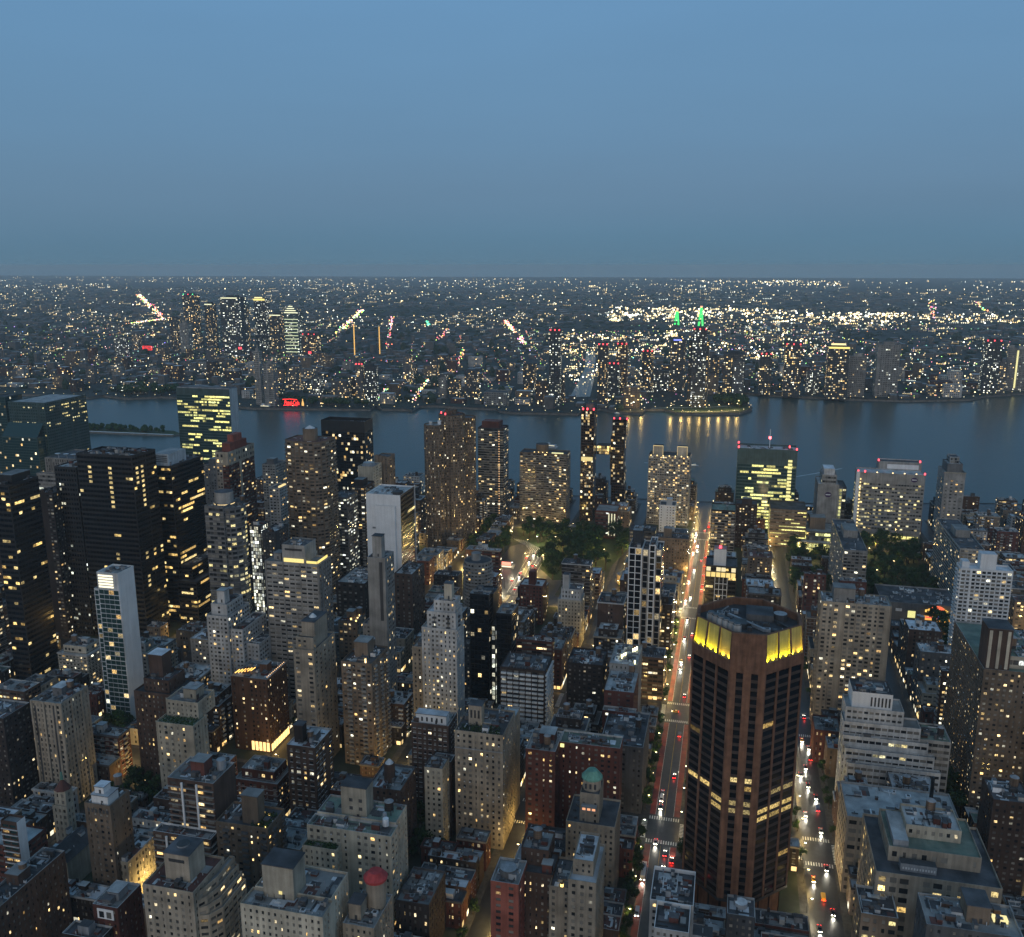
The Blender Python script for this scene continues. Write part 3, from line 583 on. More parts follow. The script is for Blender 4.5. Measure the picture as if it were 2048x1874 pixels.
# ------------------------------------------------------------------ ground, river, streets
STREETS = {46: (990, 12), 45: (910, 12), 44: (830, 12), 43: (755, 12), 42: (675, 22), 41: (600, 12), 40: (535, 12), 39: (430, 12), 38: (334, 12), 37: (263, 12), 36: (184, 12), 35: (99, 12), 34: (24, 17), 33: (-56, 15), 32: (-125, 12), 31: (-228, 12), 30: (-300, 12), 29: (-370, 12)}
AVES = {'madison': (150, 20), 'park': (298, 24), 'lex': (450, 18), 'third': (588, 22), 'second': (778, 22), 'first': (1020, 24)}
SHORE = [(1330, -1500), (1290, -700), (1257, -334), (1205, -120), (1178, 27), (1166, 300), (1160, 600), (1180, 1000), (1240, 1800), (1400, 3500)]
QSHORE = [(1900, 3600), (1850, 2400), (1838, 1710), (1841, 1605), (1832, 1459), (1870, 1450), (1840, 1359), (1885, 1298), (1880, 1263), (1800, 1120), (1776, 997), (1797, 871), (1817, 750), (1866, 757), (1826, 727), (1835, 676), (1822, 657), (1883, 662), (1900, 635), (1893, 586), (1886, 538), (1889, 487), (1857, 474), (1847, 444), (1863, 307), (1940, 309), (1941, 270), (1900, 224), (1901, 182), (1955, 176), (1965, 137), (1919, 110), (1923, 55), (1950, -22), (2018, -46), (2128, -28), (2204, 6), (2278, 25), (2294, 7), (2248, -87), (2224, -256), (2226, -394), (2281, -537), (2344, -579), (2427, -690), (2600, -1000), (2900, -2000)]
def sheet(name, pts, mat, z=0.0):
    m = MB(); m.poly([(p[0], p[1], z) for p in pts], mat); return tag(m.build(name), kind='structure')
sheet('street_ground', [(-300, -1500)] + SHORE + [(-300, 3500)], 'asphalt')
sheet('river', [(900, -9000), (3600, -9000), (3600, 9000), (900, 9000)], 'water', -5.0)
def curv(x): return -max(0.0, x-3000.0)**2/(2*7.3e6)          # the earth falls away
sheet('far_bank', [(3600, -16000), (3600, 39000), (2600, 39000)] + QSHORE + [(2900, -16000)], 'city_ground')
m = MB(); gx = [3600*math.exp(i/26*math.log(28000/3600)) for i in range(27)]; gx[0] = 3599.5
for a, b_ in zip(gx[:-1], gx[1:]): m.quads([[(a, -23000, curv(a)), (b_, -23000, curv(b_)), (b_, 39000, curv(b_)), (a, 39000, curv(a))]], 'city_ground')
tag(m.build('far_terrain'), kind='structure')
m = MB()
for L_ in (SHORE, QSHORE):
    for a, b_ in zip(L_[:-1], L_[1:]): m.quads([[(a[0], a[1], -5.5), (b_[0], b_[1], -5.5), (b_[0], b_[1], .02), (a[0], a[1], .02)]], 'seawall')
    for a, b_ in zip(L_[:-1], L_[1:]):
        d = np.array(b_)-np.array(a); d = d/np.linalg.norm(d); s_ = 1 if L_ is SHORE else -1; nn = np.array([-d[1], d[0]])*s_*2.5
        m.quads([[(*a, .5), (*b_, .5), (b_[0]+nn[0], b_[1]+nn[1], .5), (a[0]+nn[0], a[1]+nn[1], .5)], [(a[0], a[1], 0), (b_[0], b_[1], 0), (b_[0], b_[1], .5), (a[0], a[1], .5)]], 'pavement')
tag(m.build('seawall'), kind='structure')
sheet('creek', [(2092, 365), (2110, 320), (2400, 355), (3039, 444), (3300, 490), (3250, 510), (2987, 470), (2678, 425), (2373, 392)], 'water', .3)
sheet('basin', [(4500, -200), (5200, -350), (5300, -120), (4600, -40)], 'water', .3)
# raised pavement slabs, one per block, with a kerb
sy = sorted((v[0]-v[1]/2, v[0]+v[1]/2) for v in STREETS.values()); sx = sorted((v[0]-v[1]/2, v[0]+v[1]/2) for v in AVES.values())
xs = [(sx[i][1], sx[i+1][0]) for i in range(len(sx)-1)] + [(sx[-1][1], 1150)]
ys = [(sy[i][1], sy[i+1][0]) for i in range(len(sy)-1)]
BLOCKS = []
for a, b_ in xs:
    for c_, d_ in ys:
        if (b_ < 200) or c_ > a*.95+160 or d_ < -.30*b_-90: continue
        BLOCKS.append((a, b_, c_, d_)); m = MB(); h = .15; k = 2.5
        m.box(a, b_, c_, d_, -.05, h, 'pavement'); m.quads([[(a+4, c_+4, h+.005), (b_-4, c_+4, h+.005), (b_-4, d_-4, h+.005), (a+4, d_-4, h+.005)]], 'yard')
        tag(m.build('pavement'), kind='structure')
# markings of the wide street with red lanes, and crossings
m = MB(); r = MB()
def strip(mm, x0, x1, y0, y1, mat, z=.008): mm.quads([[(x0, y0, z), (x1, y0, z), (x1, y1, z), (x0, y1, z)]], mat)
cuts = [(310, 441), (459, 577), (599, 767), (789, 1008)]
for a, b_ in cuts:
    strip(r, a+5, b_-5, 29.1, 32.3, 'red_lane'); strip(r, a+5, b_-5, 15.7, 18.9, 'red_lane')
    for yy in (28.9, 19.0): strip(m, a+5, b_-5, yy, yy+.16, 'paint', .012)
    strip(m, a+5, b_-5, 23.9, 24.05, 'paint_yellow', .012)
tag(r.build('red_bus_lanes'), kind='structure')
for (ax, aw) in AVES.values():
    for (yy, sw) in STREETS.values():
        if ax < 300 or abs(yy-20) > 200: continue
        for side in (-1, 1):
            cx = ax+side*(aw/2+1.8); n = int(sw/1.3)
            for i in range(n): strip(m, cx-1.5, cx+1.5, yy-sw/2+.4+i*1.3, yy-sw/2+1.0+i*1.3, 'paint', .012)
            cy = yy+side*(sw/2+1.8); n = int(aw/1.3)
            for i in range(n): strip(m, ax-aw/2+.4+i*1.3, ax-aw/2+1.0+i*1.3, cy-1.5, cy+1.5, 'paint', .012)
        if abs(yy-24) < 1 or abs(yy+56) < 1:
            for q in range(1, int(aw/3.4)): strip(m, ax-aw/2+q*3.4, ax-aw/2+q*3.4+.15, yy+sw/2+5, yy+sw/2+30, 'paint', .012)
tag(m.build('road_markings'), kind='structure')

# ------------------------------------------------------------------ the landmark buildings, one by one
HERO = {}
def hero(k, label, st, name='apartment_building', roof='roof_dark', cope=None, z0=.15, par=1.1, single=False, short=None, **kw):
    x0, x1, y0, y1, z = HB[k]; b = Building(name, ((x0+x1)/2, (y0+y1)/2), label, single=single); HERO[k] = b; b.key = k; b.short = short
    b.tier(x0, x1, y0, y1, z0, z, st, roof, par, cope, sides=kw.get('sides')); return b
def add(b, k, st, roof='roof_grey', z0=None, cope=None, par=.8):
    x0, x1, y0, y1, z = HB[k]; b.tier(x0, x1, y0, y1, (z0 if z0 is not None else max(t[2] for t in b.tiers)-1), z, st, roof, par, cope)
S = style
# --- left: dark office towers
DK = dict(wall='bronze', glass='glass_black', pal='amber')
b = hero('blackA', 'black office tower cut by the left picture edge with amber lit floors', S('office', runs=.34, nrun=2, gain=1.0, **DK), 'office_tower', short='the black tower at the left edge')
b.bulkhead(530, 548, 492, 503, 150, 155, 'bronze'); b.units(524, 550, 490, 503, 149, 8)
b = hero('unplaza', 'dark green glass office block by the river with scattered lit windows', S('office', runs=.5, rl=.2, nrun=5, wall='teal_frame', glass='glass_teal', bay=3.6, ww=.6, wh=.4, gain=.8), 'office_tower', roof='roof_light', short='the dark green glass block')
x0, x1, y0, y1, z = HB['unplaza']; b.tier(x0-14, x0, y0+4, y1+2, .15, z-42, S('glass', wall='teal_frame', glass='glass_teal', p=.05), 'roof_grey'); b.new('sloped_glass_roof').quads([[(x0-14, y0+4, z-42), (x0-14, y1+2, z-42), (x0, y1+2, z-26), (x0, y0+4, z-26)]], 'glass_teal')
b = hero('unplaza0', 'teal glass tower sliver at the far left edge above the river', S('glass', wall='teal_frame', glass='glass_teal', p=.06), 'office_tower', short='the teal glass sliver')
UNS = S('office', wall='teal_frame', glass='glass_teal', pal='un', bay=2.6, fh=3.7, ww=.96, wh=.62, runs=.97, nrun=6, rl=.3, gain=1.15, zt=9)
b = hero('secretariat', 'tall thin green glass slab with yellow lit floors and white marble end wall', UNS, 'office_tower', roof='roof_grey', short='the green glass slab', sides={0: S('blank', wall='marble'), 2: S('blank', wall='marble')})
b.bulkhead(1089, 1101, 660, 715, 138, 141, 'grey')
m = b.new('roof_screen'); x0, x1, y0, y1, z = HB['secretariat']; m.box(x0+1, x1-1, y0+1, y1-1, z-1.5, z+1.2, 'metal', top='roof_dark')
b = hero('ribbed', 'beige ribbed concrete tower with satellite dishes on its roof', S('apt', wall='concrete', ww=.4, wh=.85, bay=2.6, p=.03, pier=(.5, 1, .9, 'concrete')), 'office_tower', short='the ribbed dish tower')
for yy in (592, 600, 609):
    d = b.new('satellite_dish'); d.cyl(716, yy, 124, 127, .3, .3, 6, 'metal'); d.cyl(715, yy, 127, 128.6, .4, 2.6, 12, 'metal_white', topmat='metal_white')
x0, x1, y0, y1, z = HB['ribbed']; b.tier(x0-6, x0, y0+16, y1+6, .15, z-14, S('office', wall='concrete', runs=.5, nrun=3, rl=.4, pal='cool'), 'roof_dark')
def stair(col, rows):
    def h(E, nb, nf):
        for c0, (r0, r1) in zip(col, rows):
            for j in range(int(nf*r0), int(nf*r1)): E[j, min(nb-1, int(nb*c0))] = AMBER[2]*RNG.uniform(.5, 1.4)
        return E
    return h
b = hero('bigblack', 'huge black office tower with a column of lit windows and glowing rooftop plant well', S('office', runs=.10, nrun=1, rl=.2, hook=stair((.6, .22, .58, .57), ((.72, .97), (.86, .96), (.30, .36), (.44, .5))), **DK), 'office_tower', par=7, cope='bronze', short='the huge black tower')
HB['bigblack'] = (609.0, 640.0, 451.8, 501.8, 155.2); b.tier(626.31, 640, 452, 501.6, .15, 154.8, S('office', runs=.16, nrun=2, **DK), par=7)
m = b.new('roof_lamp'); m.cyl(617, 474, 148.4, 149.6, .9, .9, 8, 'glow', em=(3, 2.6, 1.8)); b.units(611, 624, 454, 500, 148.2, 14, 2.5)
x0, x1, y0, y1, z = HB['bigblackwing']; b.tier(x0, x1, y0+.05, y1, .15, z, S('apt', p=.05, bay=2.4, ww=.6, wh=.5, fh=3.9, wall='bronze', glass='glass_black', pal='cool', runs=.2, nrun=2, rl=.5), 'roof_light')
b = hero('black2', 'black tower with white rooftop plant house and many amber lit office floors', S('office', runs=.5, nrun=2, rl=.6, gain=1.15, **DK), 'office_tower', roof='roof_dark', short='the black tower with white plant house')
b.bulkhead(656, 682, 452, 466, 138, 147, 'metal_white', 'roof_light', name='plant_house'); d = b.new('satellite_dish'); d.cyl(660, 470, 138, 146, .4, .4, 6, 'metal'); d.cyl(659, 470, 146, 148, .4, 3, 12, 'metal_white')
m = b.new('louvre'); [m.box(655.9, 656, 453, 465, 140+q*1.6, 140.7+q*1.6, 'metal_dark') for q in range(4)]
x0, x1, y0, y1, z = HB['black2']; b.tier(x0-4, x1+8, y0-18, y0-.05, .15, 40, S('office', runs=.7, **DK)); b.tier(x0+2, x1+4, y0-11, y0-.05, 40, 52, S('office', runs=.7, **DK))
b = hero('slimglass', 'slim green glass tower with bright louvred top and blank pale blue side wall', S('glass', wall='metal_white', glass='glass_teal', bay=4.2, fh=3.3, ww=.94, wh=.86, p=.12, gain=1.1, zt=12, band=(.3, .35, 'metal_white')), 'apartment_tower', roof='roof_light', cope='white_clean', short='the slim green glass tower', sides={0: S('blank', wall='white_clean')})
x0, x1, y0, y1, z = HB['slimglass']; m = b.new('lit_louvres')
for q in range(5): m.box(x0-.25, x0-.02, y0+4, y1-1, z-10.5+q*1.9, z-9.4+q*1.9, 'glow', em=(1.6, 1.45, 1.05))
b.tier(x0+1, x1, y1+.05, y1+4, .15, 93, S('glass', wall='metal_white', glass='glass_teal', p=.12, band=(.3, .3, 'metal_white')))
b = hero('drum', 'rounded glass office tower with a grey drum on top and lit floors', S('office', wall='grey', glass='glass', runs=.45, nrun=2, rl=.4, pal='office', gain=.8, band=(.4, .3, 'concrete')), 'office_tower', roof='roof_grey', cope='concrete', short='the glass tower with a drum')
m = b.new('roof_drum'); m.cyl(647, 397, 111, 121, 7.5, 7.5, 22, 'concrete', topmat='roof_dark'); m.cyl(647, 397, 110.9, 111.6, 8.2, 8.2, 22, 'glow', em=(1.2, .9, .45))
x0, x1, y0, y1, z = HB['drum']
b.prism([(x0+2, y0-.05), *[(x0+14+12*math.cos(math.radians(a)), y0-.05+10*math.sin(math.radians(a))) for a in (200, 225, 250, 270, 290, 320)], (x1, y0-.05)], .15, z-2, S('office', wall='grey', runs=.4, nrun=2, rl=.4, gain=.8, band=(.4, .3, 'concrete')), cope='concrete')
b = hero('redtower', 'dark red brick tower with cream crown, red roof tank house and pale corner strip', S('band', wall='brick_red', p=.1, band=(.25, .5, 'brick_red')), 'apartment_tower', short='the red brick tower')
x0, x1, y0, y1, z = HB['redtower']; b.tier(x0-.3, x1+.3, y0-.3, y1+6.2, z-11, z+.5, S('apt', wall='beige', ww=.5, wh=.5, fh=5, bay=4), 'roof_red'); b.tier(x0, x1, y1+.05, y1+6, .15, z-11, S('apt', wall='concrete', p=.08, ww=.7))
b.bulkhead(x0+6, x1-10, y0+1, y1+3, z, z+7, 'terracotta', 'terracotta', name='tank_house'); b.bulkhead(x0+14, x1-16, y0+2, y1+2, z+7, z+13, 'terracotta', 'terracotta', name='tank_house')
m = b.new('corner_strip'); m.box(x0+18, x0+21, y0-.4, y0-.02, .15, z-11, 'beige')
hero('grey11', 'grey apartment tower between the drum roof tower and the green glass slab', S('apt', wall='grey', p=.09), 'apartment_tower', short='the grey tower before the slab').bulkhead(855, 868, 528, 540, 93, 98)
b = hero('whitestep', 'white brick apartment block with stepped terraces and square roof tower', S('apt', wall='white', ww=.55, wh=.5, p=.12, sill='coping_dark'), roof='roof_grey', cope='white', short='the white stepped block')
x0, x1, y0, y1, z = HB['whitestep']
b.tier(x0+3, x1-4, y0+2, y1-2, z-1, z+7, S('apt', wall='white', p=.15), 'roof_grey', cope='white'); b.bulkhead(x0+6, x0+12, y0+5, y1-5, z+7, z+15, 'white', 'roof_light')
b.tier(x0+2, x1+6, y0-9, y0-.05, .15, z-9, S('apt', wall='white', p=.14), cope='white'); b.tier(x0+6, x1+10, y0-18, y0-9.05, .15, z-20, S('apt', wall='white', p=.14), cope='white'); b.tank(x0+18, y0+8, z+6)
b = hero('slim15', 'slender dark tower with pale concrete edge between the two black towers', S('apt', wall='brick_dark', p=.2, gain=.8, ww=.6), 'apartment_tower', short='the slender dark tower'); m = b.new('concrete_fin'); x0, x1, y0, y1, z = HB['slim15']; m.box(x0-.6, x0-.02, y1-3, y1, .15, z, 'concrete')
# --- middle distance, left of centre
b = hero('meier', 'sheer black glass apartment slab standing at the river edge', S('glass', wall='black_frame', glass='glass_black', p=.13, gain=1.0, bay=2.8, ww=.95, wh=.9, zt=14), 'apartment_tower', roof='roof_dark', par=4, cope='black_frame', short='the sheer black slab'); b.units(1043, 1063, 442, 492, 108, 16, 3, mats=('metal_white', 'metal'))
b = Building('apartment_tower', (728, 363), 'round cornered brown brick tower with wavy balcony bands and round roof drum'); HERO['brown17'] = b; b.key = 'brown17'; b.short = 'the wavy brown tower'
x0, x1, y0, y1, z = HB['brown17']; x1 = x0+30
pts = [(x0+9, y0+1), (x1, y0+1), (x1, y1-2), (x0+8, y1-1)] + [(x0+3, y1-5), (x0+1.5, y1-10), (x0-.5, y1-14), (x0+1, y1-18), (x0+1, y1-22), (x0-.8, y1-27), (x0, y1-32), (x0+4, y1-37)]
b.prism(pts, .15, z, S('band', wall='brick_tan', bay=3.2, ww=.8, wh=.5, p=.15, band=(.9, .8, 'brick_tan'), gain=1.1), 'roof_red', cope='brick_tan')
m = b.new('roof_drum'); m.cyl(x0+13, y0+17, z-1, z+10, 6.5, 6.5, 18, 'brick_tan', topmat='roof_dark'); m.cyl(x0+13, y0+17, z+10, z+12.5, 4.5, .2, 18, 'metal_white', top=False); b.units(x0+3, x1, y0+4, y1-4, z-1, 14, 2)
b = Building('apartment_tower', (915, 295), 'tall brown tower of clustered fluted round bays, tallest before the river'); HERO['corinth'] = b; b.key = 'corinth'; b.short = 'the fluted brown tower'
FL = S('apt', wall='brick_tan', bay=2.6, ww=.72, wh=.5, fh=2.9, p=.13, gain=1.05, band=(.35, .5, 'brick_tan'))
def scallop(cx, cy, r, n, k=1.6): return [(cx+(r+k*abs(math.sin(n*math.radians(a)/2)))*math.cos(math.radians(a)), cy+(r+k*abs(math.sin(n*math.radians(a)/2)))*math.sin(math.radians(a))) for a in range(0, 360, 10)]
b.prism(scallop(909, 303, 10, 12), .15, 136.5, FL, 'roof_grey'); b.prism(scallop(922, 288, 12.5, 12), .15, 146, FL, 'roof_dark'); b.prism(scallop(938, 278, 10, 12), .15, 141, FL, 'roof_dark'); b.prism(scallop(926, 290, 5, 8), 145, 150, S('blank', wall='brick_tan'), 'roof_dark')
for q, (xx, yy) in enumerate(((905, 306), (910, 298))): d = b.new('roof_vent'); d.cyl(xx, yy, 136, 140, 2, 2, 10, 'metal_white')
for xx, yy, zz in ((912, 292, 146), (930, 286, 146), (920, 299, 146)): d = b.new('beacon'); d.cyl(xx, yy, zz, zz+2.2, .7, .7, 6, 'glow', em=(4, .3, .35))
b = hero('manplace', 'dark striped tower with red roof house and a string of lamps down one corner', S('band', wall='slate', bay=3.4, ww=.92, wh=.5, p=.13, band=(.8, .7, 'concrete')), 'apartment_tower', roof='roof_red', short='the striped tower with corner lamps')
x0, x1, y0, y1, z = HB['manplace']; b.bulkhead(x0+4, x1-4, y0+6, y1-4, z, z+7, 'brick_red', 'roof_red', name='roof_house'); m = b.new('corner_lamps')
for q in range(34): m.box(x0-.9, x0-.3, y0+5, y0+5.6, 6+q*3.05, 6.9+q*3.05, 'glow', em=(2.2, 1.25, .55))
b = hero('beige20', 'pale concrete apartment tower with blank front and a single dark slot', S('blank', wall='beige'), 'apartment_tower', roof='roof_grey', short='the blank pale tower', sides={0: S('apt', wall='beige')}); x0, x1, y0, y1, z = HB['beige20']
m = b.new('slot'); m.box(x0-.12, x0-.02, y0+3, y1-3, z-24, z-22.6, 'metal_dark'); m = b.new('roof_dome'); m.cyl(x0+9, (y0+y1)/2, z-1, z+2.5, 7, 5.5, 18, 'metal', topmat='roof_light')
x0, x1, y0, y1, z = HB['beige20b']
for q in range(4): b.prism(arc(x0+3+q*1.2, y1-2.4-q*3.6, 2.4, 0, 330, 11), .15, z-1-q*.8, S('apt', wall='brick_tan', bay=2, ww=.5, p=.08), 'roof_grey')
b.tier(x0+4, x1+4, y0, y1, .15, z-3, S('apt', wall='brick_tan', p=.1), 'roof_dark')
b = hero('whiteslab', 'big blank white slab with dark glass side wall and lit floor slits', S('blank', wall='white_clean'), 'office_tower', roof='roof_light', short='the blank white slab', sides={0: S('office', wall='black_frame', glass='glass_black', runs=.16, nrun=2, rl=.5)})
x0, x1, y0, y1, z = HB['whiteslab']; b.tier(x0-3, x0-.03, y0+4, y1-9, .15, z-9, S('blank', wall='white_clean')); m = b.new('wall_vents'); [m.box(x0-.1, x0-.02, y1-8, y1-5, z-30-q*17, z-28.5-q*17, 'metal') for q in range(3)]
b.units(x0+2, x1-2, y0+2, y1-2, z-1, 16, 3); m = b.new('roof_tank'); m.cyl(x0+8, y0+5, z-1, z+1.5, 4.5, 4.5, 16, 'metal_dark', topmat='roof_dark'); m = b.new('edge_fin'); m.box(x1-.6, x1-.1, y0-.9, y0-.02, .15, z+1, 'metal_white')
b = hero('grey22', 'large grey grid apartment tower with lit penthouse terrace under a concrete roof block', S('band', wall='concrete', bay=4.2, fh=3.05, ww=.8, wh=.42, p=.13, pier=(.45, 3, 1.0, 'concrete'), band=(.25, .55, 'concrete')), 'apartment_tower', roof='roof_grey', cope='concrete', short='the grey grid tower', sides={0: S('band', wall='concrete', bay=3.2, ww=.6, wh=.42, p=.13, pier=(.45, 1, .8, 'concrete'))})
x0, x1, y0, y1, z = HB['grey22pent']; b.tier(x0, x1+6, y0, y1, 107, z, S('blank', wall='concrete'), 'roof_dark'); m = b.new('penthouse_glow'); m.box(x0-.3, x0-.05, y0+1, y1-1, 107.4, 110, 'glow', em=(1.2, .95, .35)); m = b.new('plant_louvre'); m.box(x0-.1, x0-.03, y0+2, y1-2, z-4, z-2.6, 'metal_dark')
x0, x1, y0, y1, z = HB['grey22']; m = b.new('terrace_lights'); m.box(x0+2, x1-2, y0+1.2, y0+1.6, z, z+1.6, 'glow', em=(1.3, 1.0, .3)); m.box(x0+1.2, x0+1.6, y0+1.7, y0+9, z, z+1.6, 'glow', em=(1.2, .95, .3)); b.bulkhead(x0+5, x0+12, y1-9, y1-4, z, z+4, 'concrete')
b = hero('slender', 'slender grey tower with dark window slot and tall bare roof shaft', S('band', wall='concrete', bay=2.4, ww=.5, wh=.5, p=.12), 'apartment_tower', roof='roof_dark', cope='metal', short='the slender tower with roof shaft', sides={3: S('blank', wall='concrete')})
x0, x1, y0, y1, z = HB['slender']; b.bulkhead(x0+2, x0+8, y0+3, y1-3, z, z+14, 'concrete', 'roof_dark', name='roof_shaft'); m = b.new('window_slot'); m.box(x0-.12, x0-.02, y0+2, y0+4.2, z-44, z-3, 'metal_dark')
m = b.new('side_wing'); b.tier(x0+2, x1, y1+.05, y1+6, .15, 64, S('apt', wall='concrete', p=.12)); 
b = hero('beige24', 'beige brick tower with banded windows and a small white roof dome', S('band', wall='limestone', bay=3.6, ww=.62, wh=.5, p=.2, gain=1.15, ac=.1), roof='roof_dark', short='the beige tower with a dome', sides={0: S('prewar', wall='limestone', p=.05, bay=6)})
x0, x1, y0, y1, z = HB['beige24']; b.bulkhead(x0+6, x1-6, y0+2, y1-3, z, z+15, 'limestone', 'roof_dark'); m = b.new('roof_dome'); m.cyl(x0+14, (y0+y1)/2, z+15, z+17.2, 2.6, .5, 12, 'metal_white'); b.tier(x0+2, x0+6, y0+1, y1-1, z-1, z+7, S('apt', wall='limestone', p=.3)); b.units(x0+1, x1-1, y0+1, y1-1, z-1, 10)
b = hero('brick25', 'tan brick apartment tower with stacked balconies and floodlit roof terrace', S('apt', wall='brick_tan', bay=3.2, fh=2.9, ww=.55, wh=.48, p=.17, gain=1.1, balc=(1.1, 3, 3.0, 'concrete'), ac=.12), roof='roof_dark', short='the tan balcony tower')
x0, x1, y0, y1, z = HB['brick25']; b.bulkhead(x0+9, x0+19, y0+6, y1-5, z, z+9, 'brick_tan'); b.tank(x0+21, y0+8, z); m = b.new('terrace_lamps'); [m.cyl(x0+3+q*2.2, y0+5+(q*37 % 9), z-1, z+.6, .45, .45, 6, 'glow', em=(3.5, 2.6, 1.2)) for q in range(5)]; b.units(x0+1, x1-1, y0+1, y1-1, z-1, 14)
b = hero('whitehotel', 'white prewar hotel with setback penthouses and a tall chimney', S('prewar', wall='white', bay=2.7, ww=.45, wh=.52, p=.22, gain=1.1), roof='roof_light', cope='white', short='the white hotel')
x0, x1, y0, y1, z = HB['whitehotel']; b.tier(x0+2, x1, y0+1, y1-3, z-1, 90, S('prewar', wall='white', bay=3, p=.12, balc=(1., 3, 2.4, 'metal_dark')), 'roof_white', cope='white'); b.tier(x0+4, x1-1, y0+2, y1-7, 89, 97, S('prewar', wall='white', p=.1), 'roof_white', cope='white'); b.bulkhead(x0+7, x0+12, y0+5, y0+10, 97, 107, 'beige', 'roof_dark', name='chimney'); b.tier(x0+1, x1+3, y1+.05, y1+7, .15, z-14, S('prewar', wall='limestone', p=.1), 'roof_grey'); b.units(x0+4, x1-1, y0+2, y1-7, 96, 10)
b = hero('darkglass', 'dark glass tower with a bright vertical slot of lit windows', S('glass', wall='black_frame', glass='glass_black', p=.06), 'apartment_tower', roof='roof_light', cope='coping', short='the dark glass tower')
x0, x1, y0, y1, z = HB['darkglass']; HB['darkglass'] = (x0, x0+24, y0-16, y1+6, z); b.tier(x1+.05, x1+15, y0-1, y1, .15, z-2, S('blank', wall='black_frame')); b.tier(x0+4, x0+24, y0-15, y0-4, .15, z-14, S('glass', wall='black_frame', glass='glass_black', p=.05), 'roof_grey', cope='coping')
b.tier(x0+2, x0+16, y0-4.05, y0-1.05, .15, z-22, S('glass', wall='black_frame', p=.75, gain=.9, bay=1.6, pal='cool'), 'roof_dark'); b.tier(x0+1, x1+10, y1+.05, y1+6, .15, z-38, S('apt', wall='slate', p=.12))
b = Building('apartment_tower', (700, 198), 'grey tower ringed by curved balconies beside the road junction'); HERO['roundbal'] = b; b.key = 'roundbal'; b.short = 'the curved balcony tower'
b.prism(arc(701, 198, 11.5, 0, 345, 23), .15, 61, S('band', wall='concrete', bay=3.2, ww=.85, wh=.5, p=.12, band=(1.2, .8, 'concrete')), 'roof_dark'); m = b.new('roof_drum'); m.cyl(703, 200, 60, 66, 4, 4, 14, 'concrete', topmat='roof_grey')
hero('dark30', 'blank dark brown brick block with cluttered grey roof', S('prewar', wall='brick_dark', p=.02, bay=5), 'warehouse', roof='roof_grey', short='the dark brown block').units(648, 684, 279, 299, 51, 30, 3)
b = hero('brown30', 'brown brick block at the foot of the blank white slab', S('prewar', wall='brick_brown', p=.03, bay=5), 'warehouse', roof='roof_light', short='the brown block below the slab'); b.units(651, 677, 239, 250, 61, 12, 2)
b = hero('beige31', 'tan apartment building with a lamp lit roof terrace', S('apt', wall='brick_tan', p=.2), roof='roof_dark', short='the tan lit terrace building'); m = b.new('terrace_lamps'); [m.cyl(572+q*2.6, 252.5+(q*5 % 9), 51, 52.6, .5, .5, 6, 'glow', em=(3.5, 2.3, .8)) for q in range(5)]; b.bulkhead(575, 581, 256, 261, 52, 57, 'brick_tan'); b.tank(580, 253, 52)
b = hero('litstair', 'narrow glass block with every window lit pale yellow', S('glass', wall='metal_dark', bay=1.7, fh=3.0, ww=.8, wh=.8, p=.8, gain=.95, pal='cool'), 'office_building', short='the narrow lit glass block'); x0, x1, y0, y1, z = HB['litstair']; b.tier(x0+1, x1+10, y0-12, y0-.05, .15, z-5, S('apt', wall='slate', p=.1))
hero('white32', 'narrow white block with a lit roof beside the wavy brown tower', S('apt', wall='white', p=.15, ww=.6), short='the narrow white block').new('roof_strip_light').box(764, 776, 409, 411, 95.2, 96.6, 'glow', em=(1.2, .9, .4))
hero('grey32', 'pale grey apartment block left of the wavy brown tower near the river', S('apt', wall='concrete', ww=.7, p=.1), short='the pale grey river block').bulkhead(874, 884, 474, 482, 92, 97)
hero('mid34', 'banded block with lit strips right of the wavy brown tower', S('band', wall='grey', ww=.9, p=.24, pal='cool'), short='the lit banded block').units(762, 783, 341, 354, 90, 8)
hero('brick34', 'dark brick block between the wavy brown tower and the blank white slab', S('band', wall='brick_dark', p=.2, balc=(1.0, 3, 3, 'concrete')), short='the dark brick block').bulkhead(794, 806, 338, 347, 94, 100, 'brick_dark')
# --- river front
b = Building('apartment_tower', (1047, 212), 'wide brown slab with rows of ledges and a floodlit roof drum by the river'); HERO['rivergate'] = b; b.key = 'rivergate'; b.short = 'the wide brown ledge slab'
x0, x1, y0, y1, z = HB['rivergate']; b.prism([(x0, y0), (x1, y0), (x1, y1), (x0, y1), (x0+4, y1-19), (x0+4.5, (y0+y1)/2), (x0+3, y0+18)], .15, z, S('band', wall='brick_tan', bay=3.0, fh=2.75, ww=.9, wh=.5, p=.15, band=(1.0, .7, 'concrete')), 'roof_dark')
m = b.new('roof_drum'); m.cyl(1048, 215, 83, 93, 7.5, 7.5, 18, 'brick_tan', topmat='roof_dark')
for q in range(4): d = b.new('roof_floodlight'); d.cyl(1040, 208+q*5, 83.4, 84.4, .6, .6, 6, 'glow', em=(5, 3.6, 1.4))
m = b.new('roof_light_strip'); m.box(1036, 1036.4, y0+4, y0+18, z, z+1.4, 'glow', em=(1.0, .95, .5))
CP = dict(wall='copper', glass='glass_black', pal='warm', bay=2.6, ww=.86, wh=.72, p=.2, gain=1.05)
b = hero('copperW', 'taller of two leaning dark copper towers joined by a lit bridge', S('glass', **CP), 'apartment_tower', par=5, cope='copper', short='the taller copper tower', sides={0: S('glass', **{**CP, 'p': .06})}); x0, x1, y0, y1, z = HB['copperW']
m = b.new('amenity_floor'); m.box(x0-.15, x0-.02, y0+1, y1-1, 74, 79, 'glow', em=(.9, .72, .3))
m = b.new('roof_shaft'); m.box(x0+6, x0+14, y0+2, y1-5, z-2, z+7, 'grey', top='roof_dark')
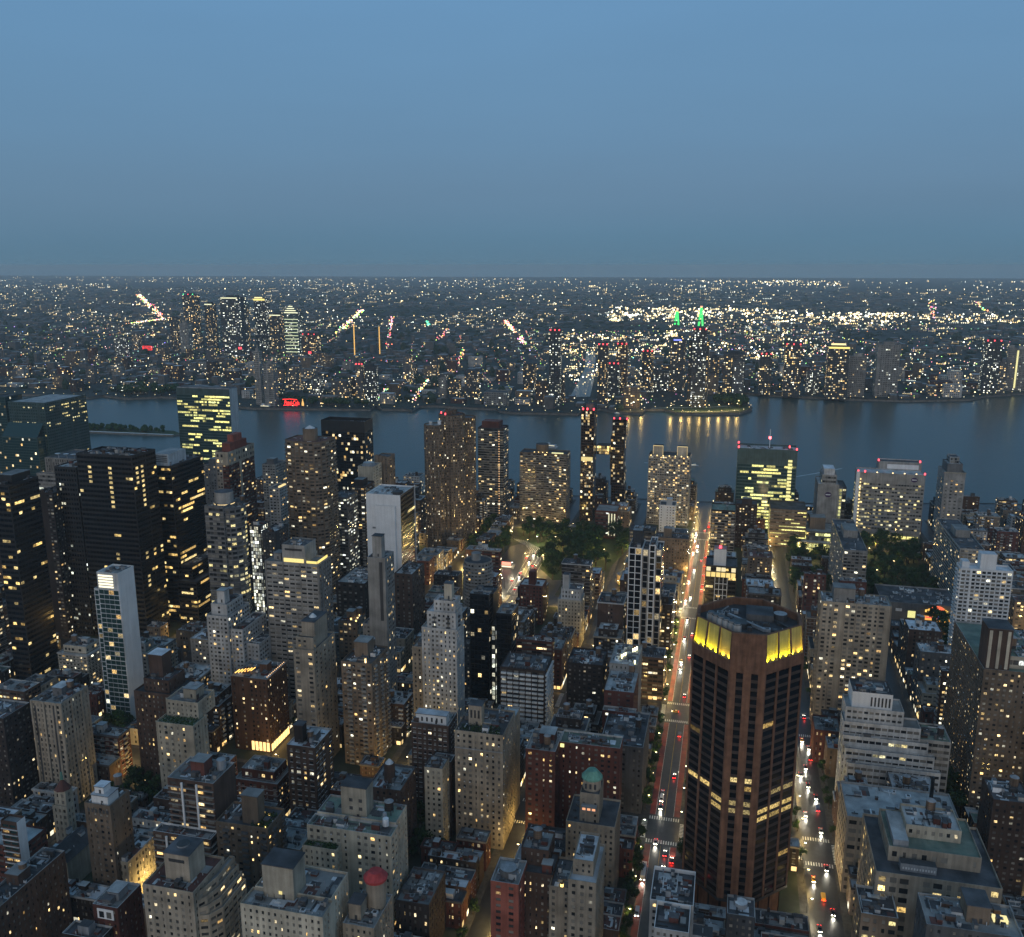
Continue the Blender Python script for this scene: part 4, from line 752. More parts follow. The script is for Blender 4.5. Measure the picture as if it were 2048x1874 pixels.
for yy in (y0+1, y1-2, y1-7): d = b.new('beacon'); d.cyl(x0+2, yy, z, z+2.4, .9, .9, 6, 'glow', em=(5, .3, .4))
b = Building('apartment_tower', (1085, 130), 'shorter dark copper tower with a bend at mid height beside its taller twin'); HERO['copperE'] = b; b.key = 'copperE'; b.short = 'the bent copper tower'
x0, x1, y0, y1, z = HB['copperE']; nz = 6; zs = np.linspace(.15, z, nz+1); mid = 80.0
def lean(zz): return (zz-mid)*.075 if zz > mid else (mid-zz)*.05
for q in range(nz):                                       # each storey band is a leaning facade
    za, zb = zs[q], zs[q+1]; s_ = S('glass', **CP); s_.update(zb=.2, zt=.2); o = -lean((za+zb)/2); b.tier(x0, x1, y0+o, y1+o, za, zb, s_, par=0)
m = b.new('roof_screen'); o = -lean(z); m.box(x0, x1, y0+o, y1+o, z-2, z+.5, 'copper', top='roof_dark')
for yy in (y0, y1-1, y1-8): d = b.new('beacon'); d.cyl(x0+2, yy+o, z, z+2.4, .9, .9, 6, 'glow', em=(5, .3, .4))
b = Building('sky_bridge', (1078, 146), 'lit three storey bridge high between the two copper towers', 'bridge'); HERO['bridge'] = b; b.key = 'bridge'; b.short = 'the lit sky bridge'
b.tier(1074, 1088, 138.2, 153.7, 78, 89, S('glass', wall='copper', p=.75, pal='amber', gain=.9, zb=.2, zt=.4), par=.5); b.mb('wall').quads([[(1074, 153.7, 78), (1088, 153.7, 78), (1088, 138.2, 78), (1074, 138.2, 78)]], 'copper')
b = hero('horizon', 'pale glassy tower with two lit square roof caps above the river', S('band', wall='concrete', bay=2.6, fh=2.9, ww=.75, wh=.5, p=.36, gain=.85, balc=(.9, 2, 2.4, 'metal')), 'apartment_tower', roof='roof_dark', short='the twin capped tower'); x0, x1, y0, y1, z = HB['horizon']
for ya, yb in ((y0+4, y0+15), (y1-16, y1-5)):
    b.bulkhead(x0+5, x0+17, ya, yb, z, z+10, 'beige', 'roof_dark', name='roof_cap'); m = b.new('cap_lights'); m.box(x0+4.6, x0+5-.02, ya-.3, ya, z, z+10, 'glow', em=(1.0, .75, .35)); m.box(x0+4.6, x0+5-.02, yb, yb+.3, z, z+10, 'glow', em=(1.0, .75, .35)); m.box(x0+4.6, x0+5-.02, ya-.3, yb+.3, z+10, z+10.5, 'glow', em=(1.0, .75, .35))
m = b.new('cornice_lights'); [m.cyl(x0-.3, y0+3+q*7, z-1, z+.4, .6, .6, 6, 'glow', em=(2.6, 1.9, .8)) for q in range(7)]
NY = S('office', wall='teal_frame', glass='glass_teal', pal='un', bay=3.2, fh=3.8, ww=.93, wh=.6, runs=.98, nrun=8, rl=.3, gain=1.1, zt=18)
b = hero('nyusci', 'teal glass laboratory tower with yellow lit floors, red beacons and roof mast', NY, 'office_tower', roof='roof_light', par=2, short='the teal laboratory tower', sides={2: S('office', wall='teal_frame', glass='glass_teal', runs=.3, rl=.1, nrun=2, pal='cool')}); x0, x1, y0, y1, z = HB['nyusci']
m = b.new('lit_stair'); [m.box(x0-.2, x0-.02, y0+5, y0+9.5, 8+q*4, 10.6+q*4, 'glow', em=(1.1, 1.0, .4)) for q in range(20)]; b.units(x0+3, x1-3, y0+4, y1-4, z-2, 22, 4)
m = b.new('roof_mast'); m.beam((x0+16, y0+30, z-2), (x0+16, y0+30, z+20), .8, 'metal_white'); m.cyl(x0+16, y0+30, z+9, z+12, 1.4, 1.4, 8, 'glow', em=(5, .8, .9))
for xx, yy in ((x0+1, y0+1), (x0+1, y1-1), (x1-1, y1-1), (x0+14, y0+8)): d = b.new('beacon'); d.cyl(xx, yy, z, z+2.4, .9, .9, 6, 'glow', em=(5, .35, .4))
hero('dkband', 'dark banded apartment block with lit floors beside the glowing wide street', S('band', wall='brick_dark', ww=.8, p=.35, gain=.85, band=(.3, .6, 'concrete')), roof='roof_green', short='the dark banded block').units(927, 951, -9, 11, 56, 18, 2.5, mats=('metal', 'roof_green'))
hero('brick42', 'brown brick slab in front of the teal laboratory tower', S('apt', wall='brick_brown', p=.12), short='the brown brick slab').bulkhead(990, 998, -28, -18, 49.4, 54, 'brick_brown')
b = hero('brick44', 'low red brick school with sloping glass roof below the copper towers', S('office', wall='brick_red', runs=.4, rl=.3, wh=.4, pal='cool'), 'school_building', roof='roof_grey', short='the red brick school'); x0, x1, y0, y1, z = HB['brick44']
m = b.new('lit_strips'); [m.box(x0-.2, x0-.02, y0+2+q*3.2, y0+3.2+q*3.2, 4, z-3, 'glow', em=(.9, .85, .55)) for q in range(3)]
GR = S('glass', wall='white_clean', glass='glass_black', bay=4.6, fh=4.9, ww=.86, wh=.88, p=.14, gain=.9, zb=.3, zt=.4, single=True)
b = Building('apartment_tower', (662, 56), 'narrow tower with white grid frame and staggered window bays by the wide street', single=True); HERO['gridtower'] = b; b.key = 'gridtower'; b.short = 'the white grid tower'
x0, x1, y0, y1, z = HB['gridtower']; b.tier(x0, x1, y1-10, y1, .15, z, GR, 'roof_dark', cope='white_clean')
for q in range(3): b.tier(x0+.9+q*.9, x1, y1-14.8-q*4.8, y1-10.05-q*4.8, .15+(q % 2)*.0, z+(2.4 if q % 2 else -.8), S('glass', wall='white_clean' if q % 2 else 'concrete', glass='glass_black', bay=4.7, fh=4.9, ww=.84, wh=.84, p=.2, gain=.9, zb=2.2 if q % 2 else .3, zt=.4, single=True), 'roof_dark', cope='white_clean')
b.bulkhead(x0+8, x1-2, y1-9, y1-2, z, z+11, 'slate', 'roof_light', name='roof_house'); b.units(x0+8, x1-2, y1-9, y1-2, z+11, 6, 2)
b = hero('litglass', 'small tower with two floors glowing amber and a red roof beacon', S('office', wall='black_frame', glass='glass_black', runs=.25, pal='amber'), 'office_building', roof='roof_dark', short='the small amber lit tower'); x0, x1, y0, y1, z = HB['litglass']
m = b.new('lit_floors'); [m.box(x0-.3, x0-.02, y0+1+q*4, y0+4.4+q*4, z-9.5, z-5.6, 'glow', em=(1.1, .8, .28)) for q in range(6)]; [m.box(x0-.3, x0-.02, y0+1+q*4, y0+4.4+q*4, z-4.6, z-1.2, 'glow', em=(1.0, .85, .5)) for q in (0, 2, 3, 5)]
m = b.new('white_grid'); [m.box(x0-.5, x0-.03, y0+7+q*3.3, y0+7.5+q*3.3, 2, z-10, 'white_clean') for q in range(4)]; [m.box(x0-.46, x0-.03, y0+7, y0+17.4, 4+q*5, 4.5+q*5, 'white_clean') for q in range(9)]
b.bulkhead(x0+4, x0+15, y0+9, y0+19, z, z+13, 'white_clean', 'roof_grey', name='roof_house'); d = b.new('beacon'); d.cyl(x0+8, y0+14, z+13, z+15.5, 1.1, 1.1, 6, 'glow', em=(6, .3, .4))
b = hero('white47', 'pale block with white setback top and square stair tower before the park', S('prewar', wall='beige', p=.06), 'office_building', roof='roof_light', cope='white', short='the pale stair tower block'); x0, x1, y0, y1, z = HB['white47']; b.tier(x0+3, x1, y0+1, y1-2, z-1, z+8, S('prewar', wall='white', p=.05, bay=2.4), 'roof_dark', cope='white'); b.bulkhead(x0+5, x0+11, y1-8, y1-3, z+8, z+19, 'white', 'roof_dark', name='stair_tower'); b.units(x0+8, x1-1, y0+2, y1-8, z+7, 8)
b = hero('red47', 'red brick block with brick roof tower beside the striped road junction', S('prewar', wall='brick_red', p=.12), roof='roof_light', short='the red block by the junction'); x0, x1, y0, y1, z = HB['red47']; b.bulkhead(x0+4, x0+10, y0+7, y0+13, z, z+11, 'brick_red', 'roof_red'); b.units(x0+2, x1-2, y0+2, y1-2, z-1, 8)
b = hero('beige43', 'long tan block beyond the white grid tower', S('prewar', wall='brick_tan', p=.1), short='the long tan block'); b.units(882, 898, 35, 64, 36, 16, 2.5); b.bulkhead(886, 894, 50, 58, 37, 45, 'brick_tan')
hero('white43', 'small white block with square dark windows left of the glowing street', S('apt', wall='white_clean', bay=3, ww=.5, wh=.4, p=.12), short='the small white block').bulkhead(976, 984, 56, 62, HB['white43'][4], HB['white43'][4]+6, 'white', 'roof_white')
hero('glass43', 'low glassy block with dark roof plant behind the white grid tower', S('office', wall='slate', runs=.3), short='the low glassy block').units(907, 923, 70, 92, 35, 18, 3)
# --- right: hospital group and apartment slabs
b = hero('nyuround', 'pale hospital block with round purple sign and a yellow lit stair', S('blank', wall='concrete'), 'hospital_building', roof='roof_light', short='the hospital with purple sign'); x0, x1, y0, y1, z = HB['nyuround']
b.tier(x0+1, x1-4, y0-8, y0-.05, .15, z-3, S('office', wall='slate', runs=.5, rl=.5), 'roof_dark'); b.tier(x0-1, x0+8, y0-3.6, y0-.06, .15, z-3, S('glass', wall='metal', p=1, pal='un', bay=3.2, fh=3.9, ww=.9, wh=.72, gain=1.1))
b.tier(x0+4, x1-6, y0+3, y1-4, z-1, z+10, S('office', wall='concrete', runs=.2), 'roof_light'); b.bulkhead(x0+8, x1-10, y0+5, y1-6, z+10, z+16, 'white', 'roof_white')
m = b.new('round_sign'); yc = (y0+y1)/2; m.poly([(x0-.2, yc+3.6*math.cos(a), z-12+3.0*math.sin(a)) for a in np.arange(20)/20*2*math.pi][::-1], 'purple_sign'); m.box(x0-.28, x0-.22, yc-2.6, yc+2.6, z-12.6, z-11.4, 'white_clean')
b = hero('tisch', 'wide pale hospital slab with lamp dotted stair strip and lit ward windows', S('band', wall='concrete', bay=3.0, fh=4.2, ww=.85, wh=.42, p=.3, gain=.95, zt=11, zb=14, pal='office'), 'hospital_building', roof='roof_light', short='the wide hospital slab'); x0, x1, y0, y1, z = HB['tisch']
m = b.new('stair_strip'); m.box(x0-2, x0-.02, y1-1.5, y1+2, .15, z+1, 'white_clean'); m = b.new('stair_lamps'); [m.box(x0-2.3, x0-2.02, y1-3.2, y1-1.9, 14+q*3.8, 15.6+q*3.8, 'glow', em=(1.8, 1.3, .55)) for q in range(16)]
m = b.new('podium_lights'); [m.box(x0-.5, x0-.1, y0+2+q*6, y0+7+q*6, 6, 9, 'glow', em=(1.2, 1.05, .35)) for q in range(10)]
m = b.new('round_sign'); m.poly([(x0-.2, y0+11+3.4*math.cos(a), z-6+2.6*math.sin(a)) for a in np.arange(20)/20*2*math.pi][::-1], 'purple_sign'); m.box(x0-.28, x0-.22, y0+8.6, y0+13.4, z-6.5, z-5.5, 'white_clean')
x0, x1, y0, y1, zz = HB['tischmech']; b.tier(x0, x1, y0, y1, .15, zz, S('blank', wall='concrete'), 'roof_dark', cope='white'); m = b.new('roof_screen'); m.box(x0-.4, x0-.02, y0+3, y1-9, zz-8, zz-3, 'white_clean')
for yy, xx, z2 in ((-209, 1040, z), (-141, 1040, z), (-148, 1040, z), (-208, 1066, zz), (-165, 1066, zz)): d = b.new('beacon'); d.cyl(xx+1, yy+.6, z2, z2+2.2, .85, .85, 6, 'glow', em=(5, .3, .4))
for yy in (-200, -188, -176, -160): d = b.new('roof_lamp'); d.cyl(1041.5, yy, z-.5, z+.9, .7, .7, 6, 'glow', em=(3.2, 2.3, 1.1))
b = hero('rightower', 'pale tower with tapered crown and lantern roof at the river, far right', S('apt', wall='concrete', bay=5, ww=.45, wh=.35, p=.16, fh=4, zt=8), 'office_tower', roof='roof_light', short='the pale crowned tower'); x0, x1, y0, y1, z = HB['rightower']; b.prism([(x0+4, y0+3), (x1-4, y0+3), (x1-4, y1-3), (x0+4, y1-3)], z-1, z+9, S('blank', wall='grey'), 'roof_light'); b.prism([(x0+9, y0+6), (x1-8, y0+6), (x1-8, y1-6), (x0+9, y1-6)], z+8, z+16, S('glass', wall='metal', p=0), 'roof_dark'); m = b.new('crown_edge'); m.box(x0-.5, x0, y0-.5, y1+.5, z-1.2, z+.3, 'beige')
b = hero('kimmelpod', 'low hospital pavilion with long bands of yellow light', S('office', wall='brick_tan', runs=1, nrun=3, rl=.9, pal='un', wh=.3), 'hospital_building', roof='roof_dark', short='the yellow lit pavilion'); x0, x1, y0, y1, z = HB['kimmelpod']; b.tier(x0-8, x0+30, y0-34, y0-.05, .15, 22, S('office', wall='grey', runs=1, nrun=2, rl=1, pal='un', fh=5, wh=.6, gain=1.1), 'roof_grey'); b.tier(x0-16, x0-8.05, y0-28, y0+10, .15, 12, S('glass', wall='beige', p=.85, pal='un', gain=.8, fh=5), 'roof_light'); b.bulkhead(x0+4, x0+20, y0-20, y0-4, 22, 34, 'brick_tan')
KP = S('band', wall='concrete', bay=3.2, fh=2.9, ww=.8, wh=.55, p=.1, band=(.5, .5, 'concrete'))
b = hero('kipsN', 'long concrete grid apartment slab end on, left of the dark garden', KP, 'apartment_slab', roof='roof_dark', short='the near concrete slab'); b.units(806, 905, -120, -103, 59, 26, 3); b.bulkhead(845, 870, -118, -106, 60, 66, 'concrete')
b = hero('kipsS', 'long concrete grid apartment slab end on, right of the dark garden', KP, 'apartment_slab', roof='roof_dark', short='the far concrete slab'); b.units(834, 930, -219, -202, 59, 26, 3); b.bulkhead(870, 890, -217, -205, 60, 66, 'concrete')
b = hero('whitebalc', 'bright white balcony slab with white roof core beside the garden', S('apt', wall='white_clean', bay=3.6, fh=3.0, ww=.72, wh=.62, p=.1, band=(.7, .35, 'white_clean'), balc=(1.3, 2, 3.0, 'white_clean')), 'apartment_slab', roof='roof_white', cope='white_clean', short='the white balcony slab'); x0, x1, y0, y1, z = HB['whitebalc']; b.bulkhead(x0+3, x0+12, -198, -187, z, z+11, 'white_clean', 'roof_white', name='roof_core'); b.bulkhead(x0+4, x0+12, -180, -175, z, z+4, 'white_clean', 'roof_white'); m = b.new('white_fin'); m.box(x0-1, x0-.02, y1-8, y1-6.5, .15, z, 'white_clean')
b = hero('beigegrid', 'beige concrete grid apartment tower right of the brown octagonal tower', S('band', wall='limestone', bay=3.4, fh=2.85, ww=.62, wh=.52, p=.18, gain=1.1, pier=(.35, 2, .7, 'limestone'), ac=.1), 'apartment_tower', roof='roof_light', cope='limestone', short='the beige grid tower'); x0, x1, y0, y1, z = HB['beigegrid']; b.bulkhead(x0+4, x0+14, -84, -71, z, z+8, 'concrete', 'roof_grey', name='roof_house'); b.units(x0+1, x1-1, y0+1, y1-1, z-1, 22, 2.4)
b = hero('theatre', 'low dark cinema block with arched orange neon sign and roof units', S('blank', wall='grey'), 'cinema', roof='roof_dark', cope='coping', short='the neon cinema'); x0, x1, y0, y1, z = HB['theatre']; b.units(x0+2, x1-2, y0+3, y1-3, z-1, 40, 3.5, mats=('metal_white', 'metal'))
m = b.new('neon_arch'); yc = y0+17
pts = [(x0-.6, yc+9*math.cos(a), z-7+5.5*math.sin(a)) for a in np.linspace(0, math.pi, 13)]; m.poly(pts, 'glow', (1.1, .55, .10))
m.poly([(x0-.7, yc+6*math.cos(a), z-4.8+4.2*math.sin(a)) for a in np.linspace(0, math.pi, 11)], 'glow', (1.3, .22, .10)); [m.box(x0-.9, x0-.72, yc-8.6+q*2.1, yc-7.2+q*2.1, z-6.6, z-4.4, 'glow', em=(1.3, .85, .2)) for q in range(9)]
m = b.new('neon_band'); m.box(x0-1.5, x0-.9, yc-12, yc+11, z-14.5, z-10, 'glow', em=(1.1, .5, .10)); m.box(x0-1.6, x0-1.51, yc-10, yc+9, z-11.6, z-10.4, 'glow', em=(1.2, .15, .12)); m.poly([(x0-1.7, yc-4, z-12), (x0-1.7, yc, z-12), (x0-1.7, yc-2, z-7.8)][::-1], 'glow', (.12, .25, 1.4))
m = b.new('wall_sign'); m.box(x0-.5, x0-.1, yc+17, yc+23, z-13, z-7, 'glow', em=(.95, .9, .35)); m = b.new('wall_panel'); [m.box(x0-.3, x0-.05, yc+28+q*8, yc+33+q*8, z-8, z-5.5, 'metal_white') for q in range(2)]
b = hero('brownR', 'large tan brick apartment tower at the right edge with many lit windows', S('apt', wall='brick_tan', bay=3.0, fh=2.9, ww=.5, wh=.46, p=.27, gain=1.15, ac=.08), 'apartment_tower', roof='roof_green', cope='coping', short='the big tan tower at right'); x0, x1, y0, y1, z = HB['brownR']; b.tier(x0+6, x0+34, y0+4, y1-6, z-1, z+6, S('office', wall='beige', runs=1, nrun=2, rl=.9, pal='cool', gain=.7), 'roof_green', cope='coping'); b.bulkhead(x0+2, x0+16, -150, -138.2, z, z+22, 'brick_brown', 'roof_dark', name='roof_tower'); m = b.new('roof_tower_ribs'); [m.box(x0+1.5, x0+1.98, -149+q*4.4, -147.5+q*4.4, z, z+21, 'beige') for q in range(3)]
b.tier(x0-12, x0-.05, y0-14, y0+6, .15, 70, S('apt', wall='brick_tan', p=.24, gain=1.1), 'roof_dark')
b = hero('step60', 'white stepped office building with blank top block and ribbon windows', S('office', wall='white', fh=4.0, bay=3.4, ww=.85, wh=.45, runs=.25, nrun=2, rl=.35, pal='office'), 'office_building', roof='roof_grey', cope='white', short='the white stepped building'); x0, x1, y0, y1, z = HB['step60']
b.tier(x0+2, x1+6, y0+9, y1-1, z-1, z+8, S('office', wall='white', bay=3, ww=.7, wh=.4, runs=.3, rl=.2), 'roof_grey', cope='white'); a0, a1, c0, c1, zz = HB['step60top']; b.tier(a0, a1, c0, c1, z+7, zz+1, S('blank', wall='white_clean'), 'roof_dark', cope='coping_dark'); m = b.new('window_ribs'); [m.box(a0-.1, a0-.02, c0+1+q*1.9, c0+1.9+q*1.9, zz-7, zz-1.5, 'metal_dark') for q in range(6)]
for q, (dx, dz) in enumerate(((3, 7), (6.5, 13), (10, 20))): b.tier(x0-dx, x0-dx+3.45, y0-4-q*3, y1-q*1.2, .15, z-dz, S('office', wall='white', fh=4, bay=3.4, ww=.86, wh=.45, runs=.25, rl=.4, nrun=2), 'roof_grey', cope='white')
b.tier(x0, x1+8, y0-16, y0-.05, .15, z-6, S('office', wall='concrete', runs=.1), 'roof_green', cope='white')
b = hero('armory', 'broad flat grey roofed building with two roof tanks and a black chimney', S('office', wall='limestone', runs=.15, fh=4.5, wh=.5, bay=4.5, ww=.75), 'office_building', roof='roof_light', cope='coping', short='the broad grey roof'); x0, x1, y0, y1, z = HB['armory']; b.tank(x0+4, -89, z-1, 2.8, 5.5, 'tank_wood', 1.5); b.tank(x0+6, -95.5, z-1, 2.8, 5.5, 'tank_wood', 1.5); b.bulkhead(x0+5, x0+14, -108, -99, z-1, z+4.5, 'brick_brown'); m = b.new('chimney'); m.cyl(x0+16, -104.5, z-1, z+17, 1.0, .8, 10, 'black_frame'); b.units(x0+12, x1-2, -100, -86, z-1, 8, 2, mats=('metal_white',))
x0b, x1b, y0b, y1b, zb_ = HB['stone62']
b = hero('stone62', 'stone office block with arched lit windows, setback attic and roof chiller', S('office', wall='limestone', fh=4.4, bay=4.2, ww=.62, wh=.58, p=.2, runs=.55, rl=.4, pal='amber', nrun=2, gain=1.2), 'office_building', roof='roof_dark', cope='limestone', short='the stone block'); x0, x1, y0, y1, z = HB['stone62']
b.tier(x0+10, x1-4, y0+6, y1-6, z-1, z+6, S('office', wall='limestone', bay=4, ww=.5, wh=.5, runs=.5, rl=.2, pal='amber'), 'roof_green', cope='limestone'); b.tier(x0+20, x1-6, y0+12, y1-14, z+5, z+11, S('apt', wall='beige', p=.1), 'roof_light'); b.bulkhead(x0+12, x0+34, y1-14, y1-8, z+6, z+8, 'metal', 'roof_light')
m = b.new('roof_chiller'); m.box(x0+4, x0+8, y0+24, y0+38, z-1, z+2.6, 'metal', top='metal_dark'); [m.box(x0+3.9, x0+4, y0+24.5+q*1.1, y0+25.1+q*1.1, z, z+1, 'metal_white') for q in range(12)]
b = hero('brownRL', 'dark brown tower at the lower right edge with amber lit base', S('apt', wall='brick_brown', p=.09), roof='roof_dark', short='the dark tower lower right'); b.tank(430, -138, 60); b.units(421, 438, -142, -129, 59, 10)
hero('low68', 'low brick building beside the brown octagonal tower with dark flat roof', S('row', wall='brick_red', p=.2), roof='roof_grey', short='the low brick building').units(544, 560, -75, -62, 21, 6)
# --- the brown octagonal tower with the gold lit crown
OC = dict(cx=403.0, cy=-13.0, h=7.3, a=17.0)
def octo(cx, cy, h, a):
    R_ = h+a; return [(cx-R_, cy+h), (cx-R_, cy-h), (cx-h, cy-R_), (cx+h, cy-R_), (cx+R_, cy-h), (cx+R_, cy+h), (cx+h, cy+R_), (cx-h, cy+R_)]
b = Building('octagonal_tower', (403, -13), 'brown brick octagonal tower with gold floodlit crown panels beside the wide street', 'tower', single=True)
HERO['park3'] = b; b.key = 'park3'; b.short = 'the brown octagonal tower'
P = [np.array(p) for p in octo(**OC)]; ZB, ZW, ZC, ZT = 17.0, 128.5, 132.5, 146.0
b.tiers.append((P, .15, ZT))
NF = 29; FH = (ZW-ZB-1)/NF
def plane(m, p0, p1, s0, s1, za, zb, mat, o=0.0, em=None):
    L = np.linalg.norm(p1-p0); t = (p1-p0)/L; n = np.array([t[1], -t[0]])
    q = lambda s, z: (*(p0+t*s+n*o), z); m.quads([[q(s0, za), q(s1, za), q(s1, zb), q(s0, zb)]], mat, em)
def recess(m, p0, p1, s0, s1, za, zb, mat, d):
    L = np.linalg.norm(p1-p0); t = (p1-p0)/L; n = np.array([t[1], -t[0]]); q = lambda s, z, o: (*(p0+t*s+n*o), z)
    m.quads([[q(s0, za, 0), q(s0, za, -d), q(s0, zb, -d), q(s0, zb, 0)], [q(s1, za, -d), q(s1, za, 0), q(s1, zb, 0), q(s1, zb, -d)], [q(s0, za, 0), q(s1, za, 0), q(s1, za, -d), q(s0, za, -d)], [q(s0, zb, -d), q(s1, zb, -d), q(s1, zb, 0), q(s0, zb, 0)]], mat)
W_ = b.mb('wall')
LIT = {}
for k in range(8):
    p0, p1 = P[k], P[(k+1) % 8]; L = np.linalg.norm(p1-p0); wide = k % 2 == 1
    cols = [(.95+i*(L-.8)/3, .95+i*(L-.8)/3+(L-.8)/3-1.15) for i in range(3)] if wide else [(2.7, 5.6), (L-5.6, L-2.7)]
    edges = [0] + [v for c_ in cols for v in c_] + [L]
    for s0, s1 in zip(edges[0::2], edges[1::2]): plane(W_, p0, p1, s0, s1, ZB, ZW, 'rust_brick')
    plane(W_, p0, p1, 0, L, ZW, ZC, 'rust_brick')
    for ci, (s0, s1) in enumerate(cols):
        recess(W_, p0, p1, s0, s1, ZB, ZW, 'rust_brick', .5); Q = []; E = []
        for j in range(NF):
            z0 = ZB+.5+j*FH; zl, zh = z0+FH*.36, z0+FH*.98; L2 = np.linalg.norm(p1-p0); t = (p1-p0)/L2; n = np.array([t[1], -t[0]]); q = lambda s, z, o: (*(p0+t*s+n*o), z)
            Q.append([q(s0, zl, -.42), q(s1, zl, -.42), q(s1, zh, -.42), q(s0, zh, -.42)])
            W_.quads([[q(s0, z0, -.2), q(s1, z0, -.2), q(s1, zl, -.42), q(s0, zl, -.42)], [q(s0, z0-FH*.02, -.5), q(s1, z0-FH*.02, -.5), q(s1, z0, -.2), q(s0, z0, -.2)]], 'dark_spandrel')
            e = np.zeros(3)
            zz = (z0-ZB)/(ZW-ZB)
            if k == 7 and ((j == 12 and ci == 2) or (j == 13 and ci < 2)): e = AMBER[0]*RNG.uniform(.5, .9)
            if k == 7 and j == 11 and ci == 2: e = AMBER[0]*.5
            if k == 1 and (j in (10, 11)): e = AMBER[0]*RNG.uniform(.35, .9)
            if k == 1 and j == 13 and ci > 0: e = AMBER[2]*.3
            if k == 0 and j == 15: e = AMBER[2]*.9
            if k == 0 and j in (11, 12) and RNG.random() < .6: e = AMBER[2]*.35
            if RNG.random() < .02: e = AMBER[1]*RNG.uniform(.1, .5)
            E.append(e)
        if k in (0, 1, 7): b.single_panes(np.array(Q, float), 'glass_black', np.array(E))
        else: b.mb('windows').quads(np.array(Q, float), 'glass_black', np.array(E))
    # crown: a battered wall with three tall lit panels on each wide face
    T0, T1 = p0+(np.array([403, -13])-p0)*.06, p1+(np.array([403, -13])-p1)*.06
    cw = b.mb('crown')
    if not wide: cw.quads([[(*p0, ZC), (*p1, ZC), (*T1, ZT), (*T0, ZT)]], 'rust_brick')
    else:
        def cq(s, f, o=0.0):                       # s along the face 0..1, f up the crown 0..1
            a_ = p0+(p1-p0)*s; c_ = T0+(T1-T0)*s; t = (p1-p0)/L; n = np.array([t[1], -t[0]]); v = a_+(c_-a_)*f+n*o; return (v[0], v[1], ZC+(ZT-ZC)*f)
        fr = [0] + [v for i in range(3) for v in (.035+i*.327, .035+i*.327+.276)] + [1]
        for s0, s1 in zip(fr[0::2], fr[1::2]): cw.quads([[cq(s0, 0), cq(s1, 0), cq(s1, 1), cq(s0, 1)]], 'rust_brick')
        for i in range(3):
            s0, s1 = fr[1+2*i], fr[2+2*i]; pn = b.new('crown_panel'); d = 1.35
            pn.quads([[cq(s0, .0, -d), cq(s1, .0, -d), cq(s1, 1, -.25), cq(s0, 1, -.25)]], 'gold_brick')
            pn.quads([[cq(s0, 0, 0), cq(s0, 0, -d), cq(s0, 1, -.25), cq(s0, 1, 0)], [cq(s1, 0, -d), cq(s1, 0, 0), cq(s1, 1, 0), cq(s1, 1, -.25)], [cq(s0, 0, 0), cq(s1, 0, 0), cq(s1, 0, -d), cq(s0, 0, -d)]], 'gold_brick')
            lip = b.new('panel_lip'); lip.quads([[cq(s0, 0, .02), cq(s1, 0, .02), cq(s1, .085, .02), cq(s0, .085, .02)]], 'rust_brick'); lip.quads([[cq(s1, .085, -.12), cq(s0, .085, -.12), cq(s0, .085, .02), cq(s1, .085, .02)], [cq(s1, 0, -.12), cq(s0, 0, -.12), cq(s0, .085, -.12), cq(s1, .085, -.12)]], 'coping')
            for f in (.22, .78):                   # the floodlights that stand in each trough
                c_ = cq(s0+(s1-s0)*f, .04, -.72); fl = b.new('floodlight'); fl.cyl(c_[0], c_[1], c_[2]-.3, c_[2]+.1, .22, .3, 8, 'metal_dark')
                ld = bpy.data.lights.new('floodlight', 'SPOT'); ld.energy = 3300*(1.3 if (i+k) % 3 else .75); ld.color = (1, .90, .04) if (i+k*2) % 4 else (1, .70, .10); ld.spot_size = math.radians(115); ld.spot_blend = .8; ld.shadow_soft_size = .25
                lo = bpy.data.objects.new('floodlight_beam', ld); COL.objects.link(lo); t = (p1-p0)/L; n = np.array([t[1], -t[0]]); lo.location = (c_[0], c_[1], c_[2]+.15); lo.rotation_euler = Vector((-n[0]*.28, -n[1]*.28, 1)).to_track_quat('-Z', 'Y').to_euler(); b.lamps = getattr(b, 'lamps', []) + [lo]
TP = [p+(np.array([403, -13])-p)*.06 for p in P]; IN = [p+(np.array([403, -13])-p)*.12 for p in P]
b.new('roof').poly([(p[0], p[1], ZT-3.4) for p in IN], 'slate'); pm = b.new('parapet')
for k in range(8): a_, c_, ai, ci = TP[k], TP[(k+1) % 8], IN[k], IN[(k+1) % 8]; pm.quads([[(*a_, ZT), (*c_, ZT), (*ci, ZT), (*ai, ZT)], [(*ci, ZT-3.4), (*ai, ZT-3.4), (*ai, ZT), (*ci, ZT)]], 'rust_brick')
for q in range(6):                                 # the row of cooling towers along the north west parapet
    t = .12+q*.152; p = IN[7]+(IN[0]-IN[7])*t+np.array([3.0, -3.0]); m = b.new('cooling_tower'); m.cyl(p[0], p[1], ZT-3.4, ZT+1.5, 2.0, 1.85, 8, 'coping', topmat='metal_dark'); m.cyl(p[0], p[1], ZT+1.5, ZT+2.2, 1.4, 1.5, 10, 'metal', topmat='black_frame')
m = b.new('plant_house'); m.prism = None; m.box(405, 417, -24, -12, ZT-3.4, ZT-.4, 'grey', top='roof_dark'); m = b.new('roof_tank'); m.cyl(409, -27, ZT-3.4, ZT-.2, 3.0, 3.0, 16, 'slate', topmat='metal'); b.units(390, 416, -30, 4, ZT-3.4, 46, 2.4, 0, ('metal_dark', 'slate', 'metal', 'bronze')); m = b.new('roof_duct'); m.beam((392, -20, ZT-2.4), (408, -4, ZT-2.4), 1.3, 'metal'); m.beam((398, -30, ZT-2.6), (414, -18, ZT-2.6), 1.0, 'metal_dark'); m.box(394, 401, -12, -6, ZT-3.4, ZT-1.2, 'slate', top='metal_dark')
